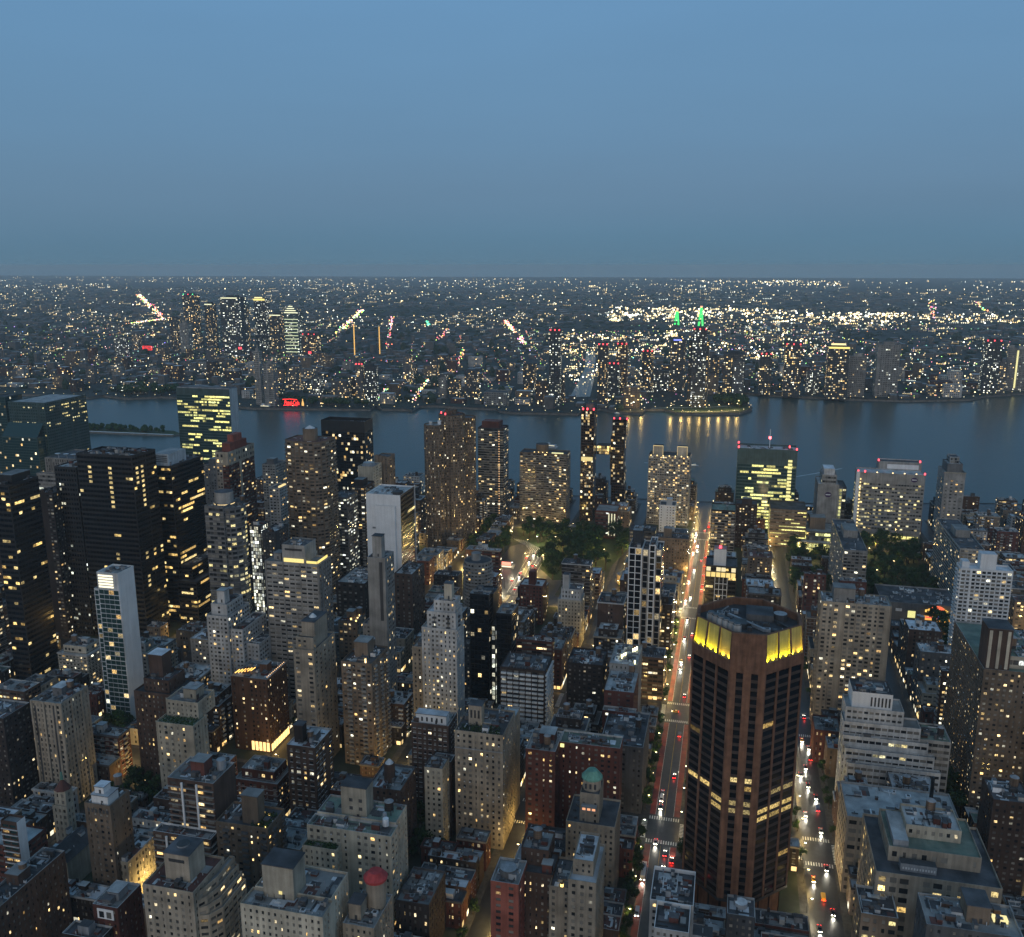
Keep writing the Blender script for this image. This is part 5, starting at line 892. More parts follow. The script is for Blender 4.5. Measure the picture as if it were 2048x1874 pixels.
m = b.new('screen_wall'); m.beam((420, -26, ZT-4), (406, -34, ZT-4), 1.0, 'metal'); m.beam((396, 6, ZT-3), (420, -4, ZT-3), .5, 'metal')
# dark soffit and the narrower podium on brick piers
PO = octo(403, -13, 6.0, 14.8); so = b.new('soffit'); so.poly([(p[0], p[1], ZB) for p in P][::-1], 'metal_dark')
for k in range(8): so.quads([[(*P[k], ZB-1.6), (*P[(k+1) % 8], ZB-1.6), (*P[(k+1) % 8], ZB), (*P[k], ZB)]], 'metal_dark')
pod = b.new('podium')
for k in range(8):
    p0, p1 = np.array(PO[k]), np.array(PO[(k+1) % 8]); L = np.linalg.norm(p1-p0); n_ = 3 if k % 2 else 1
    for i in range(n_):
        plane(pod, p0, p1, L*i/n_+.5, L*(i+1)/n_-.5, .15, ZB, 'rust_brick', .5); recess(pod, p0, p1, L*i/n_+.5, L*(i+1)/n_-.5, .15, ZB, 'rust_brick', .5)
    plane(pod, p0, p1, 0, L, .15, ZB, 'brick_dark')
# --- foreground, left to right
b = hero('beige69', 'tall tan prewar tower with deep window slots left of the slim green glass tower', S('prewar', wall='limestone', bay=2.6, ww=.42, wh=.6, p=.05, sides=None, pier=(.5, 3, 1.2, 'limestone')), roof='roof_grey', cope='coping', short='the tan slotted tower'); x0, x1, y0, y1, z = HB['beige69']; b.units(x0+1, x1-1, y0+1, y1-1, z-1, 22, 2.4); b.bulkhead(x0+9, x0+17, y0+6, y0+12, z, z+4, 'grey', 'roof_light'); m = b.new('window_slot'); [m.box(x0-.1, x0-.02, y0+4+q*6, y0+5.1+q*6, 12, z-3, 'metal_dark') for q in range(3)]
b = hero('brickL', 'dark brick building at the left edge with pale coping', S('apt', wall='brick_dark', p=.09), roof='roof_dark', cope='coping', short='the dark brick building at left'); b.units(379, 396, 377, 395, 59, 14)
b = hero('brown71', 'brown brick building with stepped tower and flat pale cap', S('prewar', wall='brick_brown', p=.12), roof='roof_dark', short='the stepped brown building'); x0, x1, y0, y1, z = HB['brown71']; b.tier(x0+3, x1-3, y0+4, y1-5, z-1, z+7, S('prewar', wall='brick_brown', p=.06)); a = HB['brown71top']; b.bulkhead(a[0]+2, a[1]-1, a[2]+1, a[3]-3, z+7, a[4]+6, 'brick_brown', 'roof_white', name='roof_tower')
b = hero('beige72', 'cream apartment block with leafy roof terrace and setback upper floors', S('prewar', wall='beige', p=.16, bay=3.6, fh=3.3, ac=.1), roof='roof_green', cope='beige', short='the cream terrace block'); x0, x1, y0, y1, z = HB['beige72']; b.tier(x0+9, x1+12, y0+2, y1-1, z-1, z+9, S('prewar', wall='beige', p=.08), 'roof_grey', cope='beige'); b.bulkhead(x0+14, x0+22, y0+6, y0+14, z+9, z+14, 'beige', 'roof_light', name='roof_house'); b.planting = (x0+1, x0+8.5, y0+1, y1-1, z-1)
b = hero('pillars', 'brown apartment block with white column strips and terraced lower front', S('band', wall='brick_brown', bay=4.4, fh=3.0, ww=.8, wh=.55, p=.14, band=(.8, .3, 'concrete')), roof='roof_grey', cope='coping', short='the block with white strips', sides={0: S('blank', wall='brick_brown')})
x0, x1, y0, y1, z = HB['pillars']; zl = 44; m = b.new('white_column')
for yy in (y0+8.0, y0+15.6): m = b.new('white_column'); m.box(x0-1.5, x0-.9, yy-.45, yy+.45, zl, z-1, 'white_clean')
b.tier(x0-7, x0-.05, y0-1, y1+5, .15, zl, S('band', wall='brick_brown', bay=4.4, ww=.8, wh=.55, p=.18, band=(.7, .3, 'concrete')), 'roof_dark', cope='white_clean')
for yy in (y0+3, y0+14.5, y0+21): m = b.new('white_column'); m.box(x0-8.5, x0-7.9, yy-.45, yy+.45, .15, zl-1, 'white_clean')
b.bulkhead(x0+6, x0+13, y0+8, y0+15, z-1, z+6, 'brick_red', 'roof_grey'); d = b.new('roof_tank'); d.cyl(x0+14, y0+4, z-1, z+4, 2.2, 2.2, 12, 'metal'); b.units(x0+1, x1-1, y0+1, y1-1, z-1, 16)
b = hero('whitetank', 'tan prewar tower with bright white roof houses and a wooden water tank', S('prewar', wall='brick_tan', bay=3.4, p=.1), roof='roof_grey', cope='brick_tan', short='the tower with white roof houses'); x0, x1, y0, y1, z = HB['whitetank']; b.bulkhead(x0+1.5, x0+9, y0+2, y1-3, z-1, z+3.5, 'white_clean', 'roof_white', name='white_roof_house'); b.bulkhead(x0+3, x0+8, y0+5, y1-4, z+3.5, z+7, 'white_clean', 'roof_white', name='white_roof_house'); b.tank(x0+11, y0+3, z+2, 1.9, 4.2); m = b.new('wall_openings'); [m.box(x0-.1, x0-.02, y0+1+q*2, y0+2.2+q*2, z-4.5, z-2.6, 'metal_dark') for q in range(6)]
b = hero('turret', 'small cream church tower with copper green finial and dark red roof', S('row', wall='beige', p=.05), 'church', roof='roof_red', short='the small church tower'); x0, x1, y0, y1, z = HB['turret']; b.tier(x0+1, x1+1, y0+1, y1-1, z-1, z+8, S('row', wall='beige', p=0, bay=3)); m = b.new('turret_roof'); m.cyl((x0+x1)/2+1, (y0+y1)/2, z+8, z+13, 4.2, .4, 8, 'roof_red', top=False); m.cyl((x0+x1)/2+1, (y0+y1)/2, z+13, z+17, .8, .5, 8, 'copper_green')
xa, xb, ya, yb, zr = x0-22, x0-1, y0-16, y0-2, 20
m = b.new('nave_wall'); m.box(xa, xb, ya, yb, .15, zr-4, 'beige'); r_ = b.new('nave_roof'); ym = (ya+yb)/2
r_.quads([[(xa-.4, ya-.5, zr-4), (xb, ya-.5, zr-4), (xb, ym, zr+2), (xa-.4, ym, zr+2)], [(xb, yb+.5, zr-4), (xa-.4, yb+.5, zr-4), (xa-.4, ym, zr+2), (xb, ym, zr+2)]], 'slate'); r_.poly([(xa, ya, zr-4), (xa, ym, zr+2), (xa, yb, zr-4)], 'beige'); b.tiers.append(([np.array(p) for p in ((xa, ya), (xb, ya), (xb, yb), (xa, yb))], .15, zr))
b = hero('whitestair', 'narrow building with a bare white end wall at the left edge', S('band', wall='brick_brown', p=.25, glass='glass_teal', ww=.85, band=(.4, .4, 'metal_white')), roof='roof_grey', short='the bare white end wall', sides={0: S('blank', wall='white_clean')}); x0, x1, y0, y1, z = HB['whitestair']; b.tier(x0+1, x1+12, y0+.5, y1+12, .15, z-14, S('band', wall='brick_red', p=.2), 'roof_light')
b = hero('longbrick', 'long dark brick apartment house along the lower left edge', S('prewar', wall='brick_brown', p=.07, fh=3.1, bay=2.8), roof='roof_dark', cope='coping', short='the long dark apartment house'); x0, x1, y0, y1, z = HB['longbrick']; b.units(x0+2, x1-2, y0+1, y1-1, z-1, 22); b.bulkhead(x0+26, x0+33, y0+3, y1-2, z, z+4, 'brick_brown')
b = hero('slab78', 'narrow brick block with grey slab roof and white framed attic window', S('prewar', wall='brick_red', p=.08), roof='roof_grey', cope='coping', short='the narrow grey roof block'); x0, x1, y0, y1, z = HB['slab78']; b.bulkhead(x0+5, x0+11, y0+3, y0+8, z-1, z+2.5, 'metal', 'roof_light'); m = b.new('attic_window'); m.box(x0-.2, x0-.02, y0+2, y1-2, z-6, z-1.5, 'white_clean'); [m.box(x0-.3, x0-.21, y0+3+q*3.4, y0+5.2+q*3.4, z-5.4, z-2.6, 'glass') for q in range(2)]; b.tier(x0-8, x0-.05, y0+3, y1+9, .15, z-9, S('prewar', wall='brick_dark', p=.05), 'roof_dark', cope='coping'); m = b.new('cooling_unit'); m.box(x0-6, x0-2, y1-2, y1+3, z-10, z-6, 'metal', top='metal_dark')
b = hero('curved79', 'grey brick tower with curved stepped balconies and square roof block', S('prewar', wall='limestone', p=.1, bay=3.2), roof='roof_red', cope='limestone', short='the curved balcony block'); x0, x1, y0, y1, z = HB['curved79']
b.bulkhead(x0+6, x0+17, y0+5, y0+16, z-1, z+11, 'limestone', 'roof_dark', name='roof_block'); m = b.new('roof_fan'); m.cyl(x0+12, y0+11, z+11.3, z+12, 2.6, 2.6, 16, 'metal', topmat='metal_dark'); m = b.new('roof_slot'); m.box(x0+5.9, x0+5.98, y0+7, y0+14, z+7.4, z+8.8, 'metal_dark')
for q in range(4): b.prism([(x0+9+q*1.5, y0-7+q*1.5), (x1+4, y0-7+q*1.5), (x1+4, y0-.05), (x0+2, y0-.05), (x0+3.5+q, y0-4+q)], .15, z-12+q*3.3, S('band', wall='limestone', p=.14, bay=3.5), 'roof_grey', cope='limestone')
b = hero('brown80', 'brown brick tower with dark roof garden and tall blank roof block', S('apt', wall='brick_tan', fh=2.9, bay=3.2, p=.17, gain=1.1, balc=(1.0, 3, 3.0, 'grey')), roof='roof_dark', cope='brick_tan', short='the roof garden tower'); x0, x1, y0, y1, z = HB['brown80']; b.bulkhead(x0+3, x0+9, y0+6, y0+14, z-1, z+13, 'brick_tan', 'roof_grey', name='roof_block'); m = b.new('garden_lamps'); [m.cyl(x0+2+(q*7 % 11), y0+2+(q*5 % 9), z-1, z-.1, .28, .28, 6, 'glow', em=(3.5, 2.4, .7)) for q in range(9)]; b.planting = (x0+1, x0+12, y0+1, y0+9, z-1)
b = hero('town81', 'small cream corner building with dark flat roof lit from the street', S('row', wall='beige', p=.3, gain=1.1), 'townhouse', roof='roof_dark', cope='coping', short='the small cream corner building'); b.units(331, 348, 268, 273, 23, 8, 1.2)
b = hero('white83', 'apartment house with white flat roof, brick stair tower and pale window rows', S('band', wall='brick_brown', bay=3.8, fh=3.1, ww=.6, wh=.5, p=.16, gain=1.1, sill='metal_white', ac=.3), roof='roof_white', cope='white', short='the white roofed apartment house'); x0, x1, y0, y1, z = HB['white83']; b.bulkhead(x0+5, x0+10, y1-7, y1-2, z-1, z+9, 'brick_dark', 'roof_dark'); b.bulkhead(x0+8, x0+14, y0+3, y0+8, z-1, z+3, 'grey', 'roof_light')
b = hero('brown84', 'brown brick building with white roof pavilion and carved cornice', S('band', wall='brick_brown', bay=3.0, fh=3.0, ww=.6, wh=.45, p=.05, sill='coping'), roof='roof_grey', cope='coping', short='the white pavilion building'); x0, x1, y0, y1, z = HB['brown84']; b.bulkhead(x0+2.5, x0+8, y0+2, y1-2, z-1, z+4, 'white_clean', 'roof_white', name='roof_pavilion'); m = b.new('pavilion_windows'); [m.box(x0+2.38, x0+2.48, y0+4+q*2.8, y0+5+q*2.8, z, z+2.4, 'slate') for q in range(5)]
b = hero('beige85', 'big beige prewar apartment block with planted roof and small roof temple', S('prewar', wall='limestone', bay=3.2, fh=3.2, ww=.4, wh=.5, p=.13, gain=1.1, ac=.12), roof='roof_dark', cope='limestone', short='the big beige block'); x0, x1, y0, y1, z = HB['beige85']; b.bulkhead(x0+9, x0+15, y1-12, y1-5, z-1, z+10, 'limestone', 'roof_dark', name='roof_temple'); m = b.new('temple_windows'); [m.box(x0+8.9, x0+8.98, y1-11+q*2, y1-10+q*2, z+3, z+7.5, 'metal_dark') for q in range(3)]; m = b.new('terrace_lamps'); [m.cyl(x0+7.5, y1-14-q*1.3, z-1, z+.3, .4, .4, 6, 'glow', em=(4, 3, 1.1)) for q in range(2)]; m = b.new('cornice_line'); m.box(x0-.35, x0-.02, y0, y1, z-10, z-9.4, 'coping'); b.units(x0+14, x1-1, y0+2, y1-2, z-1, 18); b.planting = (x0+1, x0+8, y0+2, y1-2, z-1); b.tier(x1+.05, x1+16, y0+1, y0+13, .15, z-6, S('prewar', wall='limestone', p=.05), 'roof_light', cope='coping')
b = hero('beige86', 'narrow cream block with snow white roof and dark roof tank', S('prewar', wall='beige', bay=3.4, p=.07), roof='roof_light', cope='coping_dark', short='the narrow cream block'); x0, x1, y0, y1, z = HB['beige86']; b.tank(x0+5, y0+6, z-2, 1.7, 3.5, 'tank_wood', 1); b.units(x0+1, x1-1, y0+1, y1-1, z-1, 10); b.tier(x1+.05, x1+10, y0-1, y1+1, .15, z-3, S('prewar', wall='brick_dark', p=.04), 'roof_light')
b = hero('green87', 'cream apartment building with pale green roof and square roof tower', S('prewar', wall='beige', bay=3.2, fh=3.2, ww=.46, wh=.5, p=.12, gain=1.1, ac=.1), roof='roof_green', cope='coping', short='the cream green roof building'); x0, x1, y0, y1, z = HB['green87']; b.tier(x1+.05, x1+14, y0+1, y1-1, .15, z+1, S('prewar', wall='beige', p=.1), 'roof_green', cope='coping'); a = (x1+2, x1+10, 148, 160, z+14); b.bulkhead(*a[:4], z-1, a[4], 'beige', 'roof_dark', name='roof_tower'); m = b.new('tower_windows'); [m.box(a[0]-.1, a[0]-.02, a[2]+2+q*4.5, a[2]+3.6+q*4.5, z+3+r*4, z+4.6+r*4, 'metal_dark') for q in range(2) for r in range(2)]
b.tier(x0-5, x0-.05, y1-16, y1, .15, z-7, S('prewar', wall='beige', p=.1), 'roof_green', cope='beige'); m = b.new('roof_tank'); m.cyl(x0+7, y0+5, z+.2, z+3.6, 1.5, 1.3, 10, 'metal_white'); m.cyl(x0+10, y0+6.6, z+.2, z+4.2, 1.4, .8, 10, 'metal'); b.planting = (x0-4.5, x0-1, y1-15, y1-1, z-8)
b = hero('dark92', 'dark brown building with slate blue roof and domed brick turret', S('prewar', wall='brick_brown', p=.06, bay=3.2), roof='roof_grey', cope='coping_dark', short='the domed turret building'); x0, x1, y0, y1, z = HB['dark92']; m = b.new('brick_turret'); m.cyl(x0+9, y0+9, z-1, z+9, 2.9, 2.7, 10, 'brick_brown'); m.cyl(x0+9, y0+9, z+9, z+11, 2.2, .6, 10, 'metal_white'); b.units(x0+1, x1-1, y0+1, y1-1, z-1, 12)
b = hero('dark90', 'dark flat roofed brick building along the narrow side street', S('row', wall='brick_dark', p=.05), roof='roof_grey', cope='coping_dark', short='the dark flat roof'); x0, x1, y0, y1, z = HB['dark90']; b.units(x0+1, x1-1, y0+1, y1-1, z-1, 26, 1.8)
b = hero('beigeBL', 'cream terraced block at the bottom edge with a square blank roof house', S('prewar', wall='beige', p=.16, gain=1.1), roof='roof_grey', cope='beige', short='the cream terraced block'); x0, x1, y0, y1, z = HB['beigeBL']; HB['beigeBL'] = (x0, x0+26, y0, y1, z); b.tier(x1+.05, x0+26, y0+1, y1-1, .15, z+.5, S('prewar', wall='beige', p=.1), 'roof_grey', cope='beige'); b.bulkhead(x0+7, x0+17, y0+15, y0+28, z-1, z+13, 'beige', 'roof_dark', name='roof_house'); m = b.new('house_windows'); m.box(x0+6.88, x0+6.98, y0+20, y0+21.4, z+1, z+2.4, 'glow', em=(.9, .75, .3)); b.units(x0+1, x0+25, y0+1, y0+14, z-1, 12)
b = hero('tankB', 'beige block with a big red round tank cover on its roof', S('prewar', wall='limestone', p=.18, gain=1.1), roof='roof_grey', cope='coping', short='the red tank cover block'); x0, x1, y0, y1, z = HB['tankB']; m = b.new('red_tank_cover'); m.cyl(x0+14, y0+4.5, z-1, z+11, 3.9, 3.9, 16, 'limestone'); m.cyl(x0+14, y0+4.5, z+11, z+12.2, 4.6, 4.9, 18, 'red_paint', top=False); m.cyl(x0+14, y0+4.5, z+12.2, z+14.6, 4.9, 2.6, 18, 'red_paint', topmat='red_paint'); b.bulkhead(x0+4, x0+10, y1-6, y1-1, z-1, z+6, 'limestone', 'roof_dark'); b.units(x0+1, x1-1, y0+1, y1-6, z-1, 12)
b = Building('apartment_building', (433, 75), 'L shaped dark red brick block with white roof edge line'); HERO['redL'] = b; b.key = 'redL'; b.short = 'the L shaped red block'
x0, x1, y0, y1, z = HB['redL']; RS = S('prewar', wall='brick_red', p=.10, gain=1.1, bay=3.4)
b.tier(x0, x1, y0+23, y1, .15, z, RS, 'roof_grey', cope='white'); b.tier(x0+12, x1+3, y0-9, y0+22.95, .15, z-.5, RS, 'roof_green', cope='white'); b.bulkhead(x0+8, x0+16, y0+25, y0+33, z-1, z+5, 'brick_red', 'roof_light'); b.units(x0+13, x1, y0-7, y0+20, z-1.5, 14, 2.5); m = b.new('wall_lamp'); m.box(x0+11.6, x0+11.95, y0+20.5, y0+22.5, z-3.5, z-1.6, 'glow', em=(1.4, 1.3, .5))
b = hero('cupola', 'beige stone tower with round green copper cupola above the wide street', S('prewar', wall='limestone', p=.07), roof='roof_dark', cope='limestone', short='the green cupola tower'); x0, x1, y0, y1, z = HB['cupola']; b.tier(x0-3, x1+6, y0-8, y1+6, .15, z-14, S('prewar', wall='limestone', p=.09), 'roof_dark', cope='limestone'); m = b.new('cupola_drum'); m.cyl(x0+7, (y0+y1)/2, z-1, z+4.5, 4.4, 4.4, 14, 'limestone'); [m.box(x0+2.4+.0, x0+2.55, (y0+y1)/2-2.6+q*2.2, (y0+y1)/2-1.6+q*2.2, z+.6, z+3.2, 'metal_dark') for q in range(3)]; m = b.new('copper_dome'); m.cyl(x0+7, (y0+y1)/2, z+4.5, z+5.3, 5.0, 5.0, 16, 'copper_green'); m.cyl(x0+7, (y0+y1)/2, z+5.3, z+8.4, 4.9, 2.4, 16, 'copper_green', top=True); m = b.new('terrace_roof'); m.box(x0-2.5, x0-.1, y0+1, y1-1, z-8, z-5.5, 'metal', top='roof_light'); [m.box(x0-2.62, x0-2.52, y0+1.5+q*2.3, y0+3+q*2.3, z-7.4, z-6.3, 'glow', em=(1.1, .5, .25)) for q in range(3)]; b.units(x0-2, x1+5, y1+1, y1+5, z-15, 6)
b = hero('red96', 'red brick block with brightly floodlit grey roof plant beside the wide street', S('prewar', wall='brick_red', p=.04, bay=6), roof='roof_light', cope='coping', short='the floodlit roof block'); x0, x1, y0, y1, z = HB['red96']; b.tier(x0-6, x0-.05, y0-2, y1, .15, z-10, S('prewar', wall='brick_red', p=.04, bay=5), 'roof_grey', cope='white'); b.tier(x1+.05, x1+32, y0+1, y1+1, .15, z+4, S('prewar', wall='concrete', p=.06), 'roof_light', cope='coping'); b.units(x0+1, x1-1, y0+1, y1-1, z-1, 18, 2.5); b.units(x1+2, x1+30, y0+2, y1-1, z+3, 22, 2.8, mats=('metal_white', 'metal')); m = b.new('roof_floodlights')
for q in range(7):
    xx, yy = x1+3+(q*11 % 24), y0+3+(q*7 % 13); m.cyl(xx, yy, z+3.2, z+6, .35, .5, 6, 'glow', em=(5, 4.6, 2.2))
HB['stoneN'] = (462, 503, 37, 61, 41.0)
b = hero('stoneN', 'long grey stone front along the wide street below the floodlit roof block', S('prewar', wall='grey', bay=3, p=.04), roof='roof_dark', cope='coping', short='the long stone front'); b.units(463, 502, 39, 60, 40, 16)
HB['terracehotel'] = (473.6, 499.5, 270.0, 294.7, 50.0)
b = hero('terracehotel', 'brown hotel with gold string lights on its roof and bright shopfronts below', S('prewar', wall='brick_orange', bay=2.8, p=.16, gain=1.0), 'hotel', roof='roof_grey', cope='coping', short='the string light hotel'); x0, x1, y0, y1, z = HB['terracehotel']; m = b.new('string_lights')
for q in range(6): m.beam((x0+2+q*1.0, y1-2-q*1.6, z+1.2), (x0+6+q*1.0, y1-3-q*1.6, z+1.8), .35, 'glow', (3.0, 1.6, .35))
for q in range(12): m.cyl(x0+2+q*2.0, y0+.8, z+.6, z+1.2, .22, .22, 5, 'glow', em=(2.2, 1.3, .6))
m = b.new('shopfront_lights'); [m.box(x0+1+q*3, x0+3.2+q*3, y0-.3, y0-.05, 1, 5.5, 'glow', em=(2.4, 1.5, .5)) for q in range(8)]; [m.box(x0-.3, x0-.05, y0+.8+q*2.6, y0+2.6+q*2.6, 1, 7, 'glow', em=(2.0, 1.2, .45)) for q in range(5)]
b.units(x0+1, x1-1, y0+1, y1-1, z-1, 16); b.bulkhead(x0+10, x0+16, y0+5, y0+10, z, z+5, 'brick_orange')
b = hero('dkbal', 'dark apartment slab with white balcony rails in long rows', S('band', wall='brick_dark', bay=4, ww=.7, wh=.5, p=.05, balc=(1.2, 1, 3.4, 'metal_white')), roof='roof_dark', short='the white railed slab'); b.units(532, 553, 108, 134, 47, 18)
b = hero('dk98', 'dark brown block with pale painted sign on its roof by the side street', S('apt', wall='brick_dark', p=.09), roof='roof_dark', short='the dark roof sign block'); b.units(549, 570, 73, 93, 47, 16)
tx = bpy.data.curves.new('roof_numeral_curve', 'FONT'); tx.body = '3'; tx.size = 7; tx.extrude = .15; tx.offset = .12; tx.materials.append(MATS['white_clean']); to = text_mesh('roof_numeral', tx); b.text = (to, (549, 84, 48.3))
b = hero('bot100', 'tall beige corner tower rising at the bottom edge beside the wide street', S('prewar', wall='limestone', bay=3.8, fh=3.3, ww=.42, wh=.5, p=.05), roof='roof_white', cope='limestone', short='the beige corner tower'); x0, x1, y0, y1, z = HB['bot100']; b.tier(x0+5, x1-2, y0+2, y1-1, z-1, z+6, S('prewar', wall='limestone', p=.08), 'roof_white', cope='limestone'); b.units(x0+6, x1-3, y0+3, y1-2, z+5, 8, 1.4); b.tier(x0+6, x1, y1+.05, y1+9, .15, z-9, S('prewar', wall='limestone', p=.1), 'roof_dark'); m = b.new('terrace_lamp'); m.cyl(x0+8, y1+4, z-10, z-8.6, .7, .7, 6, 'glow', em=(3, 2, .6))
b = hero('botred', 'plain red brick shaft building at the bottom edge with round roof tank', S('prewar', wall='terracotta', p=.03, bay=7), roof='roof_grey', cope='coping', short='the red brick shaft'); x0, x1, y0, y1, z = HB['botred']; m = b.new('roof_tank'); m.cyl(x0+7, y0+6, z-1, z+2.4, 3.6, 3.6, 18, 'grey', topmat='metal'); b.units(x0+1, x1-1, y0+1, y1-1, z-1, 8)
b = hero('bot130', 'brown stepped brick building between the red shaft and the corner tower', S('prewar', wall='brick_brown', p=.13, gain=1.1), roof='roof_dark', cope='brick_brown', short='the brown stepped building'); x0, x1, y0, y1, z = HB['bot130']; b.tier(x0+6, x1+4, y0+3, y1+1, z-1, z+7, S('prewar', wall='brick_brown', p=.08), 'roof_grey'); b.tank(x0+12, y0+9, z+6); b.bulkhead(x0+2, x0+6, y0+1, y0+5, z-1, z+3, 'brick_red')
b = hero('rim101', 'dark roof with white scalloped parapet and cooling units at the bottom edge', S('prewar', wall='white', p=.04), roof='roof_dark', cope='white_clean', par=1.8, short='the scalloped white parapet roof'); x0, x1, y0, y1, z = HB['rim101']; HB['rim101'] = (x0, x1+4, y0, y1+3, z); b.tier(x1+.05, x1+22, y0-1, y1+3, .15, z, S('prewar', wall='white', p=.04), 'roof_dark', cope='white_clean', par=1.8); b.units(x1+1, x1+20, y0, y1+2, z-1.8, 18, 2, mats=('metal_white', 'metal')); m = b.new('roof_divider'); m.box(x1+8, x1+20, y0+6, y0+6.4, z-1.8, z-.6, 'coping'); m = b.new('cooling_unit'); [m.box(x0+2, x0+8, y0-9+q*4, y0-5.4+q*4, z-6, z-2, 'metal', top='metal_dark') for q in range(2)]
b = hero('rim102', 'dark low tower with round roof fan in front of the octagonal tower', S('prewar', wall='slate', p=.02), roof='roof_dark', cope='coping', short='the low fan tower'); x0, x1, y0, y1, z = HB['rim102']; m = b.new('roof_fan'); m.cyl(x0+7, (y0+y1)/2, z-1, z+1.2, 2.6, 2.6, 16, 'metal', topmat='metal_white')
b = hero('botR', 'dark roof yard with white coped wall at the bottom right edge', S('prewar', wall='grey', p=.1), roof='roof_grey', cope='coping', short='the white coped roof yard'); x0, x1, y0, y1, z = HB['botR']; b.bulkhead(x0+6, x0+16, y0+10, y0+18, z-1, z+6, 'brick_tan', 'roof_dark'); b.units(x0+1, x1-1, y0+1, y1-1, z-1, 14); m = b.new('skylight'); m.box(x0+8, x0+11, y0+3, y0+8, z-1, z+.4, 'glow', em=(1.1, .95, .45))
b = hero('botR2', 'small tan building with four yellow lit windows at the bottom right', S('office', wall='brick_tan', runs=.6, rl=.6, pal='office', bay=3, fh=4, ww=.6, gain=1.1), 'office_building', roof='roof_dark', cope='white', short='the small tan building'); b.units(347, 362, -75, -63, 44, 8)
SIGNS = b
# ------------------------------------------------------------------ ordinary buildings that fill the blocks
PARKS = [(828, 1000, 96, 236), (786, 850, 150, 262), (846, 1036, -200, -128), (836, 895, -100, -62), (925, 998, -116, -64), (393, 437, 130, 166), (396, 436, 303, 338), (736, 800, -200, -172), (495, 566, -156, -128), (470, 484, 372, 392)]
OCC = []
for b_ in BLD:
    for pts, z0, z1 in b_.tiers:
        a = np.array(pts); OCC.append((a[:, 0].min()-.4, a[:, 0].max()+.4, a[:, 1].min()-.4, a[:, 1].max()+.4))
OCC += PARKS
def clash(x0, x1, y0, y1):
    for o in OCC:
        if x0 < o[1] and x1 > o[0] and y0 < o[3] and y1 > o[2]: return True
    return False
HV = []
for k, vb in VB.items():
    if k not in HERO: continue
    for pts, z0, z1 in HERO[k].tiers[:1]:
        us = [proj(p[0], p[1], z1)[0] for p in pts]; HV.append((min(us)-2, max(us)+2, min(p[0] for p in pts), vb))
HV.append((1355, 1612, 378, 1800))
def cap(x0, x1, y0, y1, h):
    """lower a filler until it leaves in view what the photograph shows behind it"""
    while h > 7:
        us = [proj(x, y, h)[0] for x in (x0, x1) for y in (y0, y1)]; vt = min(proj(x, y, h)[1] for x in (x0, x1) for y in (y0, y1)); lo, hi = min(us), max(us); ok = True
        for u0, u1, hx, vb in HV:
            if hx > x0+2 and lo < u1 and hi > u0 and vt < vb-4: ok = False; break
        if ok: return h
        h -= 1.5
    return 0
rg = random.Random(5); SPEC = []
WALLS = ['brick_red', 'brick_brown', 'brick_dark', 'brick_tan', 'limestone', 'beige', 'concrete', 'grey', 'white', 'brick_orange']
def lot(x0, x1, y0, y1, kind):
    if clash(x0, x1, y0, y1): return False
    uc, vc, dd = proj((x0+x1)/2, (y0+y1)/2, 15)
    if not (-60 < uc < 2110 and 960 < vc < 2000): return True
    far_ = x0 > 780
    h = rg.uniform(13, 19) if kind == 'row' else (rg.uniform(20, 34) if rg.random() < .6 else rg.uniform(34, 58 if not far_ else 40))
    h = cap(x0, x1, y0, y1, h)
    if h < 8: h = 8 if cap(x0, x1, y0, y1, 8.2) else 0
    if h: SPEC.append([x0, x1, y0, y1, h, 'row' if h < 19.5 else 'apt', rg.choices(WALLS, (18, 26, 17, 15, 7, 5, 3, 4, 3, 6))[0], rg.choices(['roof_dark', 'roof_grey', 'roof_light', 'roof_white', 'roof_red', 'roof_green'], (26, 26, 27, 13, 4, 4))[0]]); OCC.append((x0-.02, x1+.02, y0-.02, y1+.02))
    return True
# two measured terraces of light roofed row houses
for x0, x1, y0, y1 in ((409, 440, 117, 131.5), (384, 418, 122, 141)):
    x = x0
    while x < x1-5: w = rg.uniform(6, 8.5); lot(x, min(x+w, x1), y0+rg.uniform(0, 1), y1-rg.uniform(0, 3), 'row'); x += w+.05
for (a, b_, c_, d_) in BLOCKS:
    for side in (0, 1):
        dep = min(27, (d_-c_-7-5)/2); x = a+3.2
        if dep < 8: continue
        while x < b_-8:
            end = x < a+26 or x > b_-30
            kind = 'apt' if (rg.random() < (.55 if end else .22)) else 'row'; w = rg.uniform(14, 24) if kind == 'apt' else rg.uniform(6.2, 10.5)
            w = min(w, b_-3.2-x); dp = dep-rg.uniform(0, 5)
            if w < 5: break
            y0, y1 = (c_+3.4, c_+3.4+dp) if side == 0 else (d_-3.4-dp, d_-3.4)
            if lot(x, x+w, y0, y1, kind): x += w+.06
            else:
                for ww, dd_ in ((w*.6, dp), (w, dp*.6), (w*.5, dp*.5)):
                    yy = (y0, y0+dd_) if side == 0 else (y1-dd_, y1)
                    if ww > 5 and dd_ > 7 and lot(x, x+ww, *yy, 'row'): break
                x += 3.0
